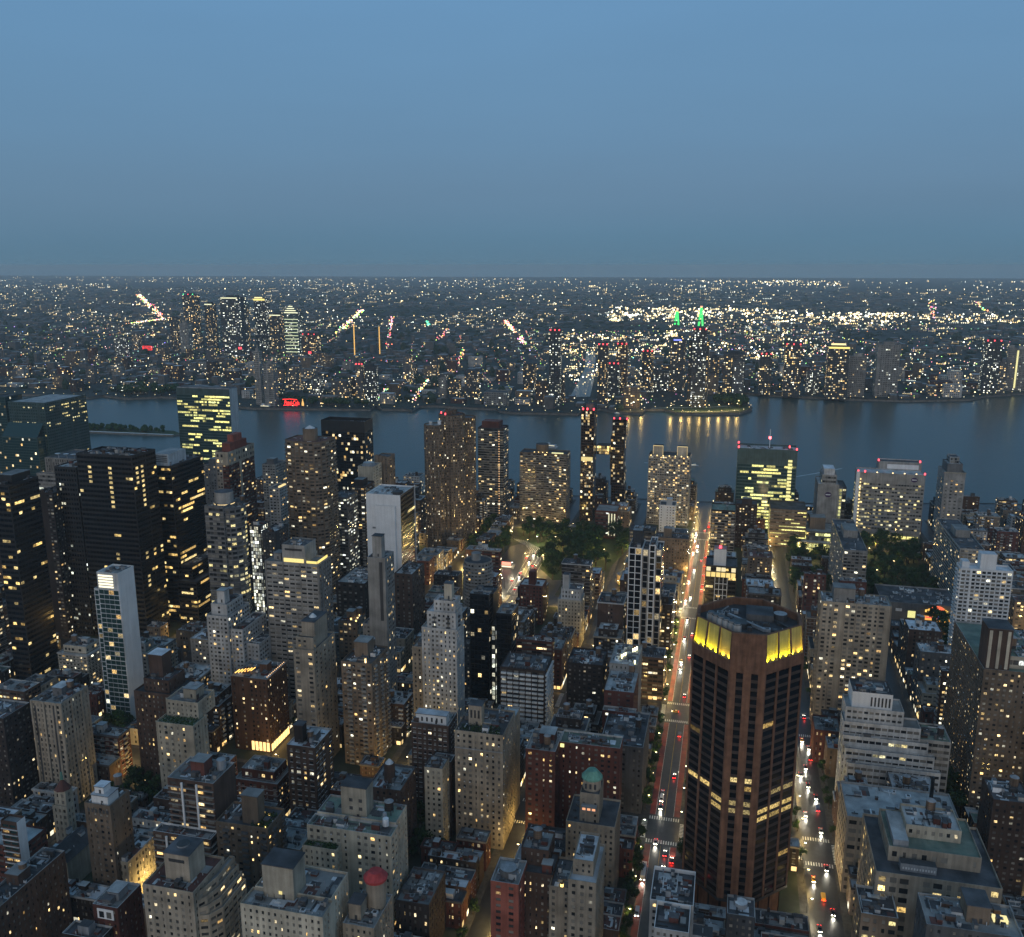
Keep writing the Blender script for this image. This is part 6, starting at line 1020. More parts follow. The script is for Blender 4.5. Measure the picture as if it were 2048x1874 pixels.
# what can the camera see of them?  a coarse depth sweep from front to back
BW, BH = 1024, 937; BUF = np.zeros((BH, BW), bool)
def hull_mask(x0, x1, y0, y1, z0, z1):
    P_ = [proj(x, y, z) for x in (x0, x1) for y in (y0, y1) for z in (z0, z1)]
    if min(p[2] for p in P_) < 20: return None
    pt = sorted(set((p[0]/2, p[1]/2) for p in P_))
    def half(q):
        o = []
        for p in q:
            while len(o) > 1 and (o[-1][0]-o[-2][0])*(p[1]-o[-2][1])-(o[-1][1]-o[-2][1])*(p[0]-o[-2][0]) <= 0: o.pop()
            o.append(p)
        return o[:-1]
    h = half(pt) + half(pt[::-1]); xa, xb = max(0, int(min(p[0] for p in h))), min(BW, int(max(p[0] for p in h))+2); ya, yb = max(0, int(min(p[1] for p in h))), min(BH, int(max(p[1] for p in h))+2)
    if xa >= xb or ya >= yb: return None
    X, Y = np.meshgrid(np.arange(xa, xb)+.5, np.arange(ya, yb)+.5); M = np.ones(X.shape, bool)
    for p, q in zip(h, h[1:]+h[:1]): M &= (q[0]-p[0])*(Y-p[1])-(q[1]-p[1])*(X-p[0]) >= 0
    return xa, xb, ya, yb, M, X, Y
jobs = []
for b_ in BLD:
    b_.vis = 0; b_.cen = np.zeros(2)
    for pts, z0, z1 in b_.tiers: a = np.array(pts); jobs.append((a[:, 0].min()**2+(np.clip(0, a[:, 1].min(), a[:, 1].max()))**2, b_, (a[:, 0].min(), a[:, 0].max(), a[:, 1].min(), a[:, 1].max(), z0, z1)))
for s_ in SPEC: s_ += [0, np.zeros(2)]; jobs.append((s_[0]**2+(np.clip(0, s_[2], s_[3]))**2, s_, (*s_[:4], 0, s_[4])))
jobs.sort(key=lambda j: j[0])
for _, o, bx in jobs:
    r_ = hull_mask(*bx)
    if r_ is None: continue
    xa, xb, ya, yb, M, X, Y = r_; V = M & ~BUF[ya:yb, xa:xb]; n = V.sum(); BUF[ya:yb, xa:xb] |= M
    c_ = np.array([X[V].sum(), Y[V].sum()]) if n else np.zeros(2)
    if isinstance(o, list): o[8] += n; o[9] = o[9]+c_
    else: o.vis += n; o.cen = o.cen+c_
for b_ in BLD:
    if b_.vis: b_.cen = b_.cen/b_.vis
SPEC = sorted([s_ for s_ in SPEC if s_[8] >= 14], key=lambda s_: -s_[8])[:420]
CW = dict(brick_red='red brick', brick_brown='brown brick', brick_dark='dark brick', brick_tan='tan brick', limestone='beige stone', beige='cream', concrete='grey concrete', grey='grey', white='white', brick_orange='orange brick')
RW = dict(roof_dark='dark', roof_grey='grey', roof_light='pale grey', roof_white='white', roof_red='rust red', roof_green='greenish')
ORD = ['first', 'second', 'third', 'fourth', 'fifth', 'sixth', 'seventh', 'eighth', 'ninth', 'tenth', 'eleventh', 'twelfth', 'thirteenth', 'fourteenth']
heroes = [b_ for b_ in BLD if getattr(b_, 'short', None) and b_.vis > 60]
keyd = {}
for s_ in SPEC:
    c_ = s_[9]/s_[8]; h_ = min(heroes, key=lambda q: np.linalg.norm((q.cen-c_)*np.array([1, 1.3]))); d = c_-h_.cen
    nx = (s_[0]+s_[1])/2; hx = h_.base[0]
    rel = ('left of' if d[0] < 0 else 'right of') if abs(d[0]) > abs(d[1])*.8 else ('behind' if nx > hx else 'in front of')
    size = 'low' if s_[4] < 20 else ('mid height' if s_[4] < 36 else 'tall'); noun = 'row house' if s_[5] == 'row' and s_[1]-s_[0] < 11 else ('apartment block' if s_[4] > 20 else 'house')
    s_ += [f'{size} {CW[s_[6]]} {noun}, {RW[s_[7]]} roof,', f'{rel} {h_.short}', noun]; keyd.setdefault((s_[10], s_[11]), []).append(s_)
for (a, r_), L_ in keyd.items():
    L_.sort(key=lambda q: q[9][0]/q[8])
    for i, q in enumerate(L_): q.append(f'{a} {r_}' if len(L_) == 1 else f'{ORD[min(i, 13)]} {a} {r_}, from left')
for s_ in SPEC:
    x0, x1, y0, y1, h, kind, wall, roof = s_[:8]; noun, label = s_[12], s_[13]
    if len(label.split()) > 16: label = label.replace('mid height ', '').replace('apartment block', 'block')
    if len(label.split()) > 16: label = label.replace(f', {RW[roof]} roof,', '')
    r_ = random.Random(int(x0*31+y0*17))
    b = Building(noun.replace(' ', '_').replace('row_house', 'row_house'), ((x0+x1)/2, (y0+y1)/2), label, 'house' if 'house' in noun else 'building', 'ordinary city houses filling the blocks')
    st = S('row' if kind == 'row' else r_.choice(['apt', 'prewar', 'apt', 'band']), wall=wall, p=r_.uniform(.06, .24), gain=r_.uniform(.8, 1.2)); st['bay'] *= r_.uniform(.9, 1.2)
    if kind == 'apt' and r_.random() < .25: st['balc'] = (1.0, 3, 2.8, r_.choice(['concrete', 'metal_white']))
    if kind == 'apt' and x0 < 520: st['ac'] = .12
    st['ww'] *= r_.uniform(.8, 1.25); st['wh'] *= r_.uniform(.9, 1.15); st['pair'] = r_.random() < .5
    if r_.random() < .3: st['sill'] = r_.choice(['coping', 'coping_dark'])
    if kind == 'apt' and r_.random() < .3: st['band'] = (.12, .3, r_.choice(['coping', 'coping_dark', wall]))
    cope = r_.choice([None, 'coping', 'coping', 'coping_dark', 'white'])
    if kind == 'apt' and x1-x0 > 15 and r_.random() < .5:
        s2 = dict(st); b.tier(x0, x1, y0, y1, .15, h-5, st, roof, 1.0, cope); b.tier(x0+3, x1-2, y0+3, y1-3, h-6, h, s2, roof, .8, cope); rz = h-1; rx = (x0+3.5, x1-2.5, y0+3.5, y1-3.5)
    else: b.tier(x0, x1, y0, y1, .15, h, st, roof, .8, cope); rz = h-.8; rx = (x0+.7, x1-.7, y0+.7, y1-.7)
    sf = b.mb('shopfronts'); q = y0 if y0 > 0 else y1                     # lit shop windows at street level
    if r_.random() < .6:
        for k in range(int((x1-x0)/3.2)):
            if r_.random() < .55: c_ = WARM[r_.randint(0, 5)]*r_.uniform(.5, 2.2); xx = x0+.5+k*3.2; sf.box(xx, xx+2.5, (q-.12) if y0 > 0 else q, q if y0 > 0 else q+.12, .7, 3.1, 'glow', em=c_)
    if r_.random() < .5:
        for k in range(int((y1-y0)/3.4)):
            if r_.random() < .5: c_ = WARM[r_.randint(0, 5)]*r_.uniform(.5, 2.2); yy = y0+.6+k*3.4; sf.box(x0-.12, x0, yy, yy+2.6, .7, 3.1, 'glow', em=c_)
    w, d = rx[1]-rx[0], rx[3]-rx[2]
    if w > 3.4 and d > 5:
        bx, by = rx[0]+r_.uniform(.1, .5)*w, rx[2]+r_.uniform(.1, .6)*d
        b.bulkhead(bx, min(bx+r_.uniform(2, 4.5), rx[1]), by, min(by+r_.uniform(2.2, 5), rx[3]), rz, rz+r_.uniform(2.4, 5.0 if h > 24 else 3.0), r_.choice([wall, wall, 'grey', 'brick_brown', 'white']), r_.choice(['roof_grey', 'roof_light', 'roof_dark']))
    if h > 24 and w > 9 and r_.random() < .6: b.tank(rx[0]+r_.uniform(.3, .7)*w, rx[2]+r_.uniform(.3, .7)*d, rz, 1.8, 3.6)
    if r_.random() < .55:                                    # projecting cornice
        cm = r_.choice(['coping', 'coping_dark', wall, 'limestone']); cn = b.mb('cornice'); zt_ = b.tiers[0][2]; o = r_.uniform(.25, .55); cn.box(x0-o, x0-.02, y0-o, y1+o, zt_-1.1, zt_-.15, cm, bottom=True); cn.box(x0, x1, y0-o, y0-.02, zt_-1.1, zt_-.15, cm, bottom=True); cn.box(x0, x1, y1+.02, y1+o, zt_-1.1, zt_-.15, cm, bottom=True)
    b.units(*rx, rz, r_.randint(7, 14) if kind == 'row' else r_.randint(12, 24), 1.3 if kind == 'row' else 1.9)
    if kind == 'row' and x0 < 700:
        ch = b.mb('chimneys'); ch.box(x0+.1, x0+.7, y0+d*.3, y0+d*.3+1.2, h-.5, h+1.4, 'brick_red'); ch.box(x1-.8, x1-.2, y1-d*.25-1.2, y1-d*.25, h-.5, h+1.2, 'brick_dark')
STUFF.update({'chimneys', 'shopfronts'})

_bx = []
for b_ in BLD:
    for pts, z0, z1 in b_.tiers: a = np.array(pts); _bx.append((a[:, 0].min(), a[:, 1].min(), z0, a[:, 0].max(), a[:, 1].max(), z1))
_bx = np.array(_bx); BLO, BHI = _bx[:, :3]+.3, _bx[:, 3:]-.3
def seen(*pts):
    """does the photograph's side of the city show any of these points?"""
    for p in pts:
        d = np.array(p, float)-CAM; d = np.where(np.abs(d) < 1e-6, 1e-6, d); t0 = (BLO-CAM)/d; t1 = (BHI-CAM)/d; lo = np.minimum(t0, t1).max(1); hi = np.maximum(t0, t1).min(1)
        if not ((lo < hi) & (hi > 0) & (lo < .9995)).any():
            u, v, _ = proj(*p)
            if -30 < u < 2078 and v < 1900: return True
    return False
# ------------------------------------------------------------------ trees
TREE_MESH = []
def tree_meshes(seed):
    r_ = random.Random(seed); t = MB(); t.cyl(0, 0, 0, 3.6, .32, .22, 7, 'bark', top=False)
    lobes = []
    for i in range(r_.randint(6, 8)):
        a = r_.uniform(0, 6.28); q = r_.uniform(1.2, 2.7); lobes.append((q*math.cos(a), q*math.sin(a), r_.uniform(4.2, 8.4), r_.uniform(1.3, 2.3)))
    lobes.append((0, 0, 8.6, 1.9))
    for l in lobes: t.beam((0, 0, 3.4), (l[0]*.8, l[1]*.8, l[2]-.4), .16, 'bark')
    c = MB(); Q = []
    for l in lobes:
        for k in range(95):
            v = np.array([r_.gauss(0, 1) for _ in range(3)]); v /= np.linalg.norm(v); rr = l[3]*r_.uniform(.55, 1.08); p = np.array(l[:3])+v*rr*np.array([1, 1, .8])
            u = np.array([r_.gauss(0, 1) for _ in range(3)]); u -= v*(u @ v)*.7; u /= np.linalg.norm(u); w = np.cross(u, v+np.array([.01, .02, .3])); w /= np.linalg.norm(w); s_ = r_.uniform(.22, .5)
            Q.append([p-u*s_-w*s_*.6, p+u*s_-w*s_*.6, p+u*s_*.7+w*s_*.7, p-u*s_*.7+w*s_*.7])
    c.quads(np.array(Q), 'leaf'); return t.mesh('trunk'), c.mesh('crown')
for q in range(5): TREE_MESH.append(tree_meshes(q+1))
def tree(x, y, z, s, label, group, rr=random.Random(3)):
    if not seen((x, y, z+4*s), (x, y, z+9.5*s), (x-2*s, y+2*s, z+7*s), (x-2*s, y-2*s, z+7*s)): return
    e = empty('tree', (x, y, z), label, 'tree', group); e.rotation_euler = (0, 0, rr.uniform(0, 6.28)); k = s*rr.uniform(.85, 1.15); e.scale = (k, k, k*rr.uniform(.9, 1.1)); tm, cm = rr.choice(TREE_MESH)
    for n, me in (('trunk', tm), ('crown', cm)): o = bpy.data.objects.new(n, me); COL.objects.link(o); o.parent = e
def grove(poly, n, s, label, group, seed, stuff=None):
    r_ = random.Random(seed); P_ = np.array(poly, float); x0, y0 = P_.min(0); x1, y1 = P_.max(0); k = 0; tries = 0; done = []
    mass = []
    while k < n and tries < 6000:
        tries += 1; x, y = r_.uniform(x0, x1), r_.uniform(y0, y1); c = False
        for i in range(len(P_)):
            a, b2 = P_[i], P_[i-1]
            if (a[1] > y) != (b2[1] > y) and x < (b2[0]-a[0])*(y-a[1])/(b2[1]-a[1])+a[0]: c = not c
        if not c or any((x-p[0])**2+(y-p[1])**2 < (s*3.1)**2 for p in done): continue
        if any(o[0]+.5 < x < o[1]-.5 and o[2]+.5 < y < o[3]-.5 for o in OCC if o not in PARKS): continue
        done.append((x, y)); k += 1
        if stuff is None: tree(x, y, .15, s*r_.uniform(.85, 1.2), label, group)
        else: mass.append((x, y, s*r_.uniform(.8, 1.25), r_.uniform(0, 6.28)))
    if stuff is not None:
        m = MB(); rr = random.Random(seed)
        for x, y, q, a in mass:
            m.cyl(x, y, stuff, stuff+4*q, .4*q, .3*q, 5, 'bark', top=False); Q = []
            for _ in range(160):
                v = np.array([rr.gauss(0, 1) for _ in range(3)]); v /= np.linalg.norm(v); p = np.array([x, y, stuff+6*q])+v*np.array([3.3, 3.3, 3.4])*q*rr.uniform(.6, 1.1); u = np.array([rr.gauss(0, 1) for _ in range(3)]); u -= v*(u @ v)*.7; u /= np.linalg.norm(u); w = np.cross(u, v); w /= max(.1, np.linalg.norm(w)); z_ = rr.uniform(.5, 1.0)*q; Q.append([p-u*z_-w*z_, p+u*z_-w*z_, p+u*z_+w*z_, p-u*z_+w*z_])
            m.quads(np.array(Q), 'leaf')
        tag(m.build(group.replace(' ', '_')), label, 'trees', kind='stuff')
PARKPOLY = [(1003, 236), (1002, 106), (955, 99), (901, 108), (845, 118), (834, 160), (870, 182), (915, 182), (945, 204), (960, 222)]
sheet('park_lawn', PARKPOLY, 'lawn', .17)
grove(PARKPOLY, 80, 1.75, 'dark leafy tree in the big park beside the curving ramps', 'trees of the park beside the ramps', 1)
grove([(880, 228), (955, 226), (1000, 250), (990, 275), (900, 262), (850, 250)], 18, 1.6, 'leafy tree behind the lit toll plaza below the fluted brown tower', 'trees behind the toll plaza', 2)
sheet('garden_lawn', [(848, -130), (848, -198), (1003, -198), (1003, -130)], 'lawn', .17)
grove([(850, -132), (850, -197), (1034, -197), (1034, -126)], 70, 1.7, 'dark tree in the garden between the two concrete slabs', 'garden trees between the concrete slabs', 3)
grove([(925, -66), (925, -114), (996, -114), (996, -68)], 20, 1.5, 'tree in the lawn before the yellow lit hospital pavilion', 'trees before the hospital pavilion', 4)
grove([(838, -64), (838, -98), (893, -98), (893, -64)], 12, 1.5, 'tree on the corner lot beyond the octagonal tower roof', 'trees on the corner lot', 5)
grove([(738, -174), (738, -199), (798, -199), (798, -174)], 14, 1.7, 'tree in the dark yard before the neon cinema', 'trees before the neon cinema', 6)
grove([(394, 132), (394, 150), (410, 165), (436, 164), (436, 140), (412, 142)], 16, 1.15, 'courtyard tree below the pale green roof building', 'courtyard trees', 7)
grove([(397, 304), (405, 337), (434, 336), (434, 316)], 12, 1.1, 'tree beside the cream terrace block', 'trees by the cream terrace block', 8)
grove([(496, -130), (496, -155), (565, -155), (565, -132)], 16, 1.5, 'tree in the dark lot right of the white stepped building', 'trees right of the stepped building', 9)
grove([(470, 373), (484, 373), (484, 391), (470, 391)], 5, 1.2, 'street tree near the slim green glass tower', 'trees near the slim glass tower', 12)
r_ = random.Random(8)
for xx in list(range(336, 440, 10)) + list(range(466, 572, 12)) + list(range(606, 760, 22)):
    if r_.random() < .78: tree(xx+r_.uniform(-2, 2), 35.2, .15, 1.05, 'street tree on the far pavement of the wide red laned street', 'trees on the far pavement')
    if r_.random() < .55: tree(xx+r_.uniform(-2, 2), 12.8, .15, 1.0, 'street tree on the near pavement of the wide red laned street', 'trees on the near pavement')
for xx in range(440, 760, 13):
    if r_.random() < .6 and not 445 < xx < 456: tree(xx, -47.0, .15, .72, 'street tree on the traffic filled street beside the octagonal tower', 'trees on the traffic filled street')
    if r_.random() < .4 and not 445 < xx < 456: tree(xx, -65.5, .15, .72, 'street tree opposite the octagonal tower across the traffic', 'trees across the traffic')
for yy, nm in ((99, 'narrow side street left of the L shaped red block'), (184, 'second side street left of the wide street')):
    for xx in range(330, 1000, 13):
        for sd in (-7.5, 7.5):
            if r_.random() < .24 and not any(abs(xx-a[0]) < 14 for a in AVES.values()): 
                if not any(o[0]-1 < xx < o[1]+1 and o[2]-1 < yy+sd < o[3]+1 for o in OCC): tree(xx, yy+sd, .15, .72, 'tree along the '+nm, 'trees along the '+nm.split(' left')[0])
for (x0, x1, y0, y1, h, *rest) in [tuple(s_) for s_ in SPEC]:                          # back yards
    if r_.random() < .12 and x0 < 620 and y1-y0 > 12:
        yy = y1+2.2 if r_.random() < .5 else y0-2.2
        if not clash((x0+x1)/2-1, (x0+x1)/2+1, yy-1, yy+1): tree((x0+x1)/2, yy, .15, .8, 'backyard tree squeezed between the rows of houses', 'backyard trees')
for b_ in BLD:                                                                        # roof gardens
    if hasattr(b_, 'planting'):
        x0, x1, y0, y1, z = b_.planting; rr = random.Random(4); m = b_.mb('roof_planting'); Q = []
        for _ in range(500):
            p = np.array([rr.uniform(x0, x1), rr.uniform(y0, y1), z+rr.uniform(.1, 1.3)]); u = np.array([rr.gauss(0, 1) for _ in range(3)]); u /= np.linalg.norm(u); v = np.array([rr.gauss(0, 1) for _ in range(3)]); v -= u*(u @ v); v /= np.linalg.norm(v); s_ = rr.uniform(.15, .4); Q.append([p-u*s_-v*s_, p+u*s_-v*s_, p+u*s_+v*s_, p-u*s_+v*s_])
        m.quads(np.array(Q), 'leaf')
for b_ in BLD:
    if b_.key_ok(): b_.clutter()
    b_.finish()
    for lo in getattr(b_, 'lamps', []): lo.parent = b_.root; lo.location = Vector(lo.location)-Vector(b_.base)
    if hasattr(b_, 'text'): to, p = b_.text; to.parent = b_.root; to.location = Vector(p)-Vector(b_.base); to.rotation_euler = (0, 0, -math.pi/2)
# ------------------------------------------------------------------ toll plaza, ramps and light poles
def ribbon(m, pts, w, mat, z):
    pts = [np.array(p, float) for p in pts]; L_ = []; R_ = []
    for i, p in enumerate(pts):
        d = pts[min(i+1, len(pts)-1)]-pts[max(i-1, 0)]; d /= np.linalg.norm(d); n = np.array([-d[1], d[0]]); L_.append(p+n*w/2); R_.append(p-n*w/2)
    for i in range(len(pts)-1): m.quads([[(*R_[i], z), (*R_[i+1], z), (*L_[i+1], z), (*L_[i], z)]], mat)
sheet('toll_plaza', [(784, 150), (850, 150), (862, 180), (900, 184), (930, 200), (948, 215), (930, 226), (880, 226), (850, 258), (784, 262)], 'asphalt', .16)
RAMP = [(788, 186), (825, 187), (862, 189), (895, 190), (918, 194), (935, 202), (946, 212), (958, 222)]
m = MB()
for o in (-9, -5.4, -1.8, 1.8, 5.4, 9): ribbon(m, [(p[0]+o*.25, p[1]+o*(1 if i < 4 else .8)) for i, p in enumerate(RAMP)], .35, 'paint', .175)
for i in range(11): ribbon(m, [(796+i*5, 204+i*1.0), (803+i*5, 217-i*.2)], .5, 'paint', .177)
tag(m.build('ramp_markings'), kind='structure')
LAMP_LIGHT = {}
def lamp_data(key, power, col):
    if key not in LAMP_LIGHT:
        d = bpy.data.lights.new('street_lamp', 'POINT'); d.energy = power; d.color = col; d.shadow_soft_size = .6; LAMP_LIGHT[key] = d
    return LAMP_LIGHT[key]
lm = MB(); lm.cyl(0, 0, 0, 8.2, .14, .09, 7, 'metal_dark'); lm.beam((0, 0, 8.1), (0, 1.9, 8.5), .12, 'metal_dark'); LP = lm.mesh('pole')
lm = MB(); lm.box(-.28, .28, 1.5, 2.5, 8.42, 8.6, 'metal'); lm.box(-.26, .26, 1.45, 2.45, 8.2, 8.41, 'glow', em=(14, 10.5, 5.0), bottom=True); lm.cyl(0, 2, 8.05, 8.2, .34, .34, 8, 'glow', em=(14, 10.5, 5.0)); LH = lm.mesh('lamp_head')
lm = MB(); lm.box(-.28, .28, 1.5, 2.5, 8.42, 8.6, 'metal'); lm.box(-.26, .26, 1.45, 2.45, 8.2, 8.41, 'glow', em=(11, 11, 9), bottom=True); lm.cyl(0, 2, 8.05, 8.2, .34, .34, 8, 'glow', em=(11, 11, 9)); LHW = lm.mesh('lamp_head_white')
def lamp(x, y, face, where, power=3200, white=False, s=1.0):
    if not seen((x, y, 8.2), (x, y, .3), (x+6, y, .3), (x-6, y, .3), (x, y+6, .3), (x, y-6, .3), (x, y+7, 9), (x, y-7, 9)): return
    e = empty('street_lamp', (x, y, .15), 'lit street lamp on a tall dark pole '+where, 'street lamp', 'street lamps '+where); e.rotation_euler = (0, 0, face); e.scale = (s, s, s)
    for n, me in (('pole', LP), ('lamp_head', LHW if white else LH)): o = bpy.data.objects.new(n, me); COL.objects.link(o); o.parent = e
    l = bpy.data.objects.new('lamp_light', lamp_data((white, power), power, (1, .86, .55) if white else (1, .66, .20))); COL.objects.link(l); l.parent = e; l.location = (0, 2.0, 7.9)
for xx in range(325, 1150, 24):
    p = 1300 if xx < 600 else 6000
    lamp(xx, 35.4, math.pi, 'on the far pavement of the wide street', p, xx % 5 == 0); 
    if xx > 430: lamp(xx+12, 12.6, 0, 'on the near pavement of the wide street', p, False)
for xx in range(400, 1000, 22):
    lamp(xx, -47.4, math.pi, 'along the traffic filled street', 5200 if xx < 720 else 8000, xx % 4 < 2)
for xx in range(330, 1000, 26): lamp(xx, 93.0 if xx % 52 else 105.2, 0 if xx % 52 else math.pi, 'along the narrow side street', 8000)
for xx in range(340, 1000, 34): lamp(xx, 178, 0, 'along the second side street', 12000)
for xx in range(340, 1000, 40): lamp(xx, 257.2, 0, 'along the third side street', 13000); lamp(xx+9, 328, 0, 'along the fourth side street', 13000); lamp(xx+5, 424, 0, 'along the fifth side street', 13000)
for nm, (ax, aw) in list(AVES.items())[1:]:
    for yy in range(-280, 560, 30):
        if any(abs(yy-v[0]) < 12 for v in STREETS.values()): continue
        lamp(ax-aw/2-1.2, yy, -math.pi/2, 'along the %s avenue' % {'park': 'nearest', 'lex': 'next', 'third': 'middle', 'second': 'farther', 'first': 'farthest'}[nm], 12000)
for i, p in enumerate([(800, 200), (826, 176), (850, 205), (880, 200), (905, 183), (925, 205), (940, 196), (955, 228), (866, 228), (834, 240), (812, 246)]): lamp(p[0], p[1], i, 'round the lit toll plaza', 9000, i % 2 == 0, 1.25)
for i, p in enumerate([(950, 130), (930, 150), (905, 130), (975, 180), (880, 130), (990, 215), (960, 160), (920, 120)]): lamp(p[0], p[1], i, 'among the park trees', 5000, False)
for i, p in enumerate([(915, -150), (950, -170), (990, -150), (1020, -180), (950, -90), (975, -80)]): lamp(p[0], p[1], i, 'in the hospital gardens', 4000)
# small booth with a red sign in the plaza
t = empty('toll_booth', (862, 214, .16), 'low booth with glowing red sign in the toll plaza', 'booth'); m = MB(); m.box(-3, 3, -9, 9, 0, 3.2, 'concrete', top='roof_grey'); m.build('wall', t); m = MB(); m.box(-3.4, -3.05, -6, 6, 3.2, 6.4, 'glow', em=(2.2, .6, .4)); m.build('red_sign', t); m = MB(); m.box(-3.2, -3.02, -7, 7, .8, 2.2, 'glow', em=(1.6, 1.3, .9)); m.build('window_strip', t)
# domed lit pavilion by the park corner
t = empty('round_pavilion', (842, 92, .15), 'round pavilion glowing amber at the park corner', 'pavilion'); m = MB(); m.cyl(0, 0, 0, 9, 6, 6, 18, 'glow', em=(.75, .42, .12), top=False); m.build('wall', t); m = MB(); m.cyl(0, 0, 9, 13, 6.4, .4, 18, 'roof_grey', top=False); m.build('roof', t); m = MB(); [m.box(6*math.cos(a)-.25, 6*math.cos(a)+.25, 6*math.sin(a)-.25, 6*math.sin(a)+.25, 0, 9, 'brick_tan') for a in np.arange(18)/18*2*math.pi]; m.build('piers', t, kind='stuff')

# ------------------------------------------------------------------ vehicles
def carpaint(name, col):
    m, nt, bs = _new(name); bs.inputs['Base Color'].default_value = (*col, 1); bs.inputs['Roughness'].default_value = .3; bs.inputs['Coat Weight'].default_value = .4; MATS[name] = m
PAINTS = dict(white=(.6, .6, .6), black=(.015, .015, .017), silver=(.3, .31, .33), red=(.3, .02, .02), yellow=(.7, .4, .02), blue=(.03, .06, .15), grey=(.1, .1, .11))
for k, v in PAINTS.items(): carpaint('car_'+k, v)
surf('tyre', (.015, .015, .015), objvar=0)
def loft(m, prof, w0, mat, inset=.0):
    """closed side profile (x,z) extruded across the car, with the upper half pulled in"""
    n = len(prof); zmax = max(p[1] for p in prof); zmin = min(p[1] for p in prof)
    f = lambda p: w0/2-inset*max(0, (p[1]-zmin)/(zmax-zmin)); A = [(p[0], f(p), p[1]) for p in prof]; B = [(p[0], -f(p), p[1]) for p in prof]
    m.poly(A, mat); m.poly(B[::-1], mat)
    for i in range(n): j = (i+1) % n; m.quads([[B[i], B[j], A[j], A[i]]][::1], mat)
CAR = {}
def car_proto(kind, paint):
    r = empty(kind, (0, 0, -500)); lights = []
    if kind == 'car':
        m = MB(); loft(m, [(-2.2, .35), (-2.25, .75), (-2.1, .95), (-1.3, 1.0), (1.1, 1.0), (1.9, .88), (2.25, .7), (2.25, .35)], 1.8, 'car_'+paint, .08); m.build('body', r)
        m = MB(); loft(m, [(-1.9, .98), (-1.45, 1.45), (.25, 1.47), (1.05, 1.0)], 1.6, 'glass_black', .16); m.build('cabin_glass', r); m = MB(); loft(m, [(-1.4, 1.44), (-1.35, 1.5), (.2, 1.52), (.3, 1.46)], 1.4, 'car_'+paint, .02); m.build('roof', r)
        if paint == 'yellow': m = MB(); m.box(-.6, -.3, -.35, .35, 1.5, 1.72, 'glow', em=(1.6, 1.3, .6)); m.build('roof_sign', r)
        fx, bx, wd, hz, wx = 2.24, -2.26, .62, .68, (1.4, -1.4)
    elif kind == 'van':
        m = MB(); loft(m, [(-2.7, .4), (-2.75, 2.2), (-2.6, 2.4), (1.2, 2.4), (1.9, 1.35), (2.6, 1.15), (2.7, .4)], 2.0, 'car_'+paint, .08); m.build('body', r); m = MB(); loft(m, [(1.3, 2.25), (1.32, 2.3), (1.95, 1.4), (1.9, 1.38)], 1.7, 'glass_black', .05); m.build('windscreen', r); fx, bx, wd, hz, wx = 2.7, -2.77, .7, .8, (1.7, -1.7)
    else:
        m = MB(); loft(m, [(-6, .4), (-6.05, 2.9), (-5.8, 3.1), (5.8, 3.1), (6.0, 2.8), (6.05, .4)], 2.5, 'car_'+paint, .06); m.build('body', r); m = MB(); m.box(-5.6, 5.6, -1.26, 1.26, 1.5, 2.5, 'glass'); m.build('window_band', r); m = MB(); m.box(-4, -1.5, -.8, .8, 3.1, 3.35, 'metal'); m.build('roof_unit', r); fx, bx, wd, hz, wx = 6.05, -6.07, .9, .9, (3.8, -3.6)
    for x in wx:
        for y in (-wd-.18, wd+.18):
            m = MB(); a = np.arange(13)/12*2*math.pi; rr = .34 if kind == 'car' else .44
            for i in range(12): m.quads([[(x+rr*math.cos(a[i]), y-.1, rr+rr*math.sin(a[i])), (x+rr*math.cos(a[i]), y+.1, rr+rr*math.sin(a[i])), (x+rr*math.cos(a[i+1]), y+.1, rr+rr*math.sin(a[i+1])), (x+rr*math.cos(a[i+1]), y-.1, rr+rr*math.sin(a[i+1]))]], 'tyre')
            m.poly([(x+rr*math.cos(q), y+.1, rr+rr*math.sin(q)) for q in a[:-1]][::-1], 'metal_dark'); m.poly([(x+rr*math.cos(q), y-.1, rr+rr*math.sin(q)) for q in a[:-1]], 'metal_dark'); m.build('wheel', r)
    for y in (-wd, wd):
        m = MB(); m.box(fx-.05, fx+.06, y-.24, y+.24, hz-.14, hz+.12, 'glow', em=(22, 20, 15)); m.build('headlight', r); m = MB(); m.box(bx-.04, bx+.05, y-.28, y+.28, hz-.06, hz+.22, 'glow', em=(9, .25, .2)); m.build('tail_light', r)
    return r
def drop(o):
    for c in list(o.children): bpy.data.objects.remove(c)
    bpy.data.objects.remove(o)
HEAD = bpy.data.lights.new('headlight_beam', 'SPOT'); HEAD.energy = 3600; HEAD.color = (1, .93, .76); HEAD.spot_size = math.radians(75); HEAD.spot_blend = .7; HEAD.shadow_soft_size = .3
TAIL = bpy.data.lights.new('tail_glow', 'POINT'); TAIL.energy = 130; TAIL.color = (1, .06, .04); TAIL.shadow_soft_size = .3
CARN = {}
def car(kind, paint, x, y, toward, where, lit=True, rot=None):
    """toward: the car drives towards the camera, so its headlights show"""
    if not seen((x, y, 1.2), (x-3, y, .3), (x+3, y, .3)): return
    if (kind, paint) not in CAR: CAR[kind, paint] = car_proto(kind, paint)
    e = copy_tree(CAR[kind, paint]); e.location = (x, y, .015); e.rotation_euler = (0, 0, (math.pi if toward else 0) if rot is None else rot)
    CARN.setdefault((kind, paint, where), []).append(e); e['category'] = kind; e['group'] = 'vehicles '+where
    if lit:
        l = bpy.data.objects.new('headlight_beam', HEAD); COL.objects.link(l); l.parent = e; l.location = (2.5 if kind != 'bus' else 6.3, 0, .75); l.rotation_euler = (0, math.radians(-78), 0)
        l = bpy.data.objects.new('tail_glow', TAIL); COL.objects.link(l); l.parent = e; l.location = (-2.9 if kind != 'bus' else -6.6, 0, .8)
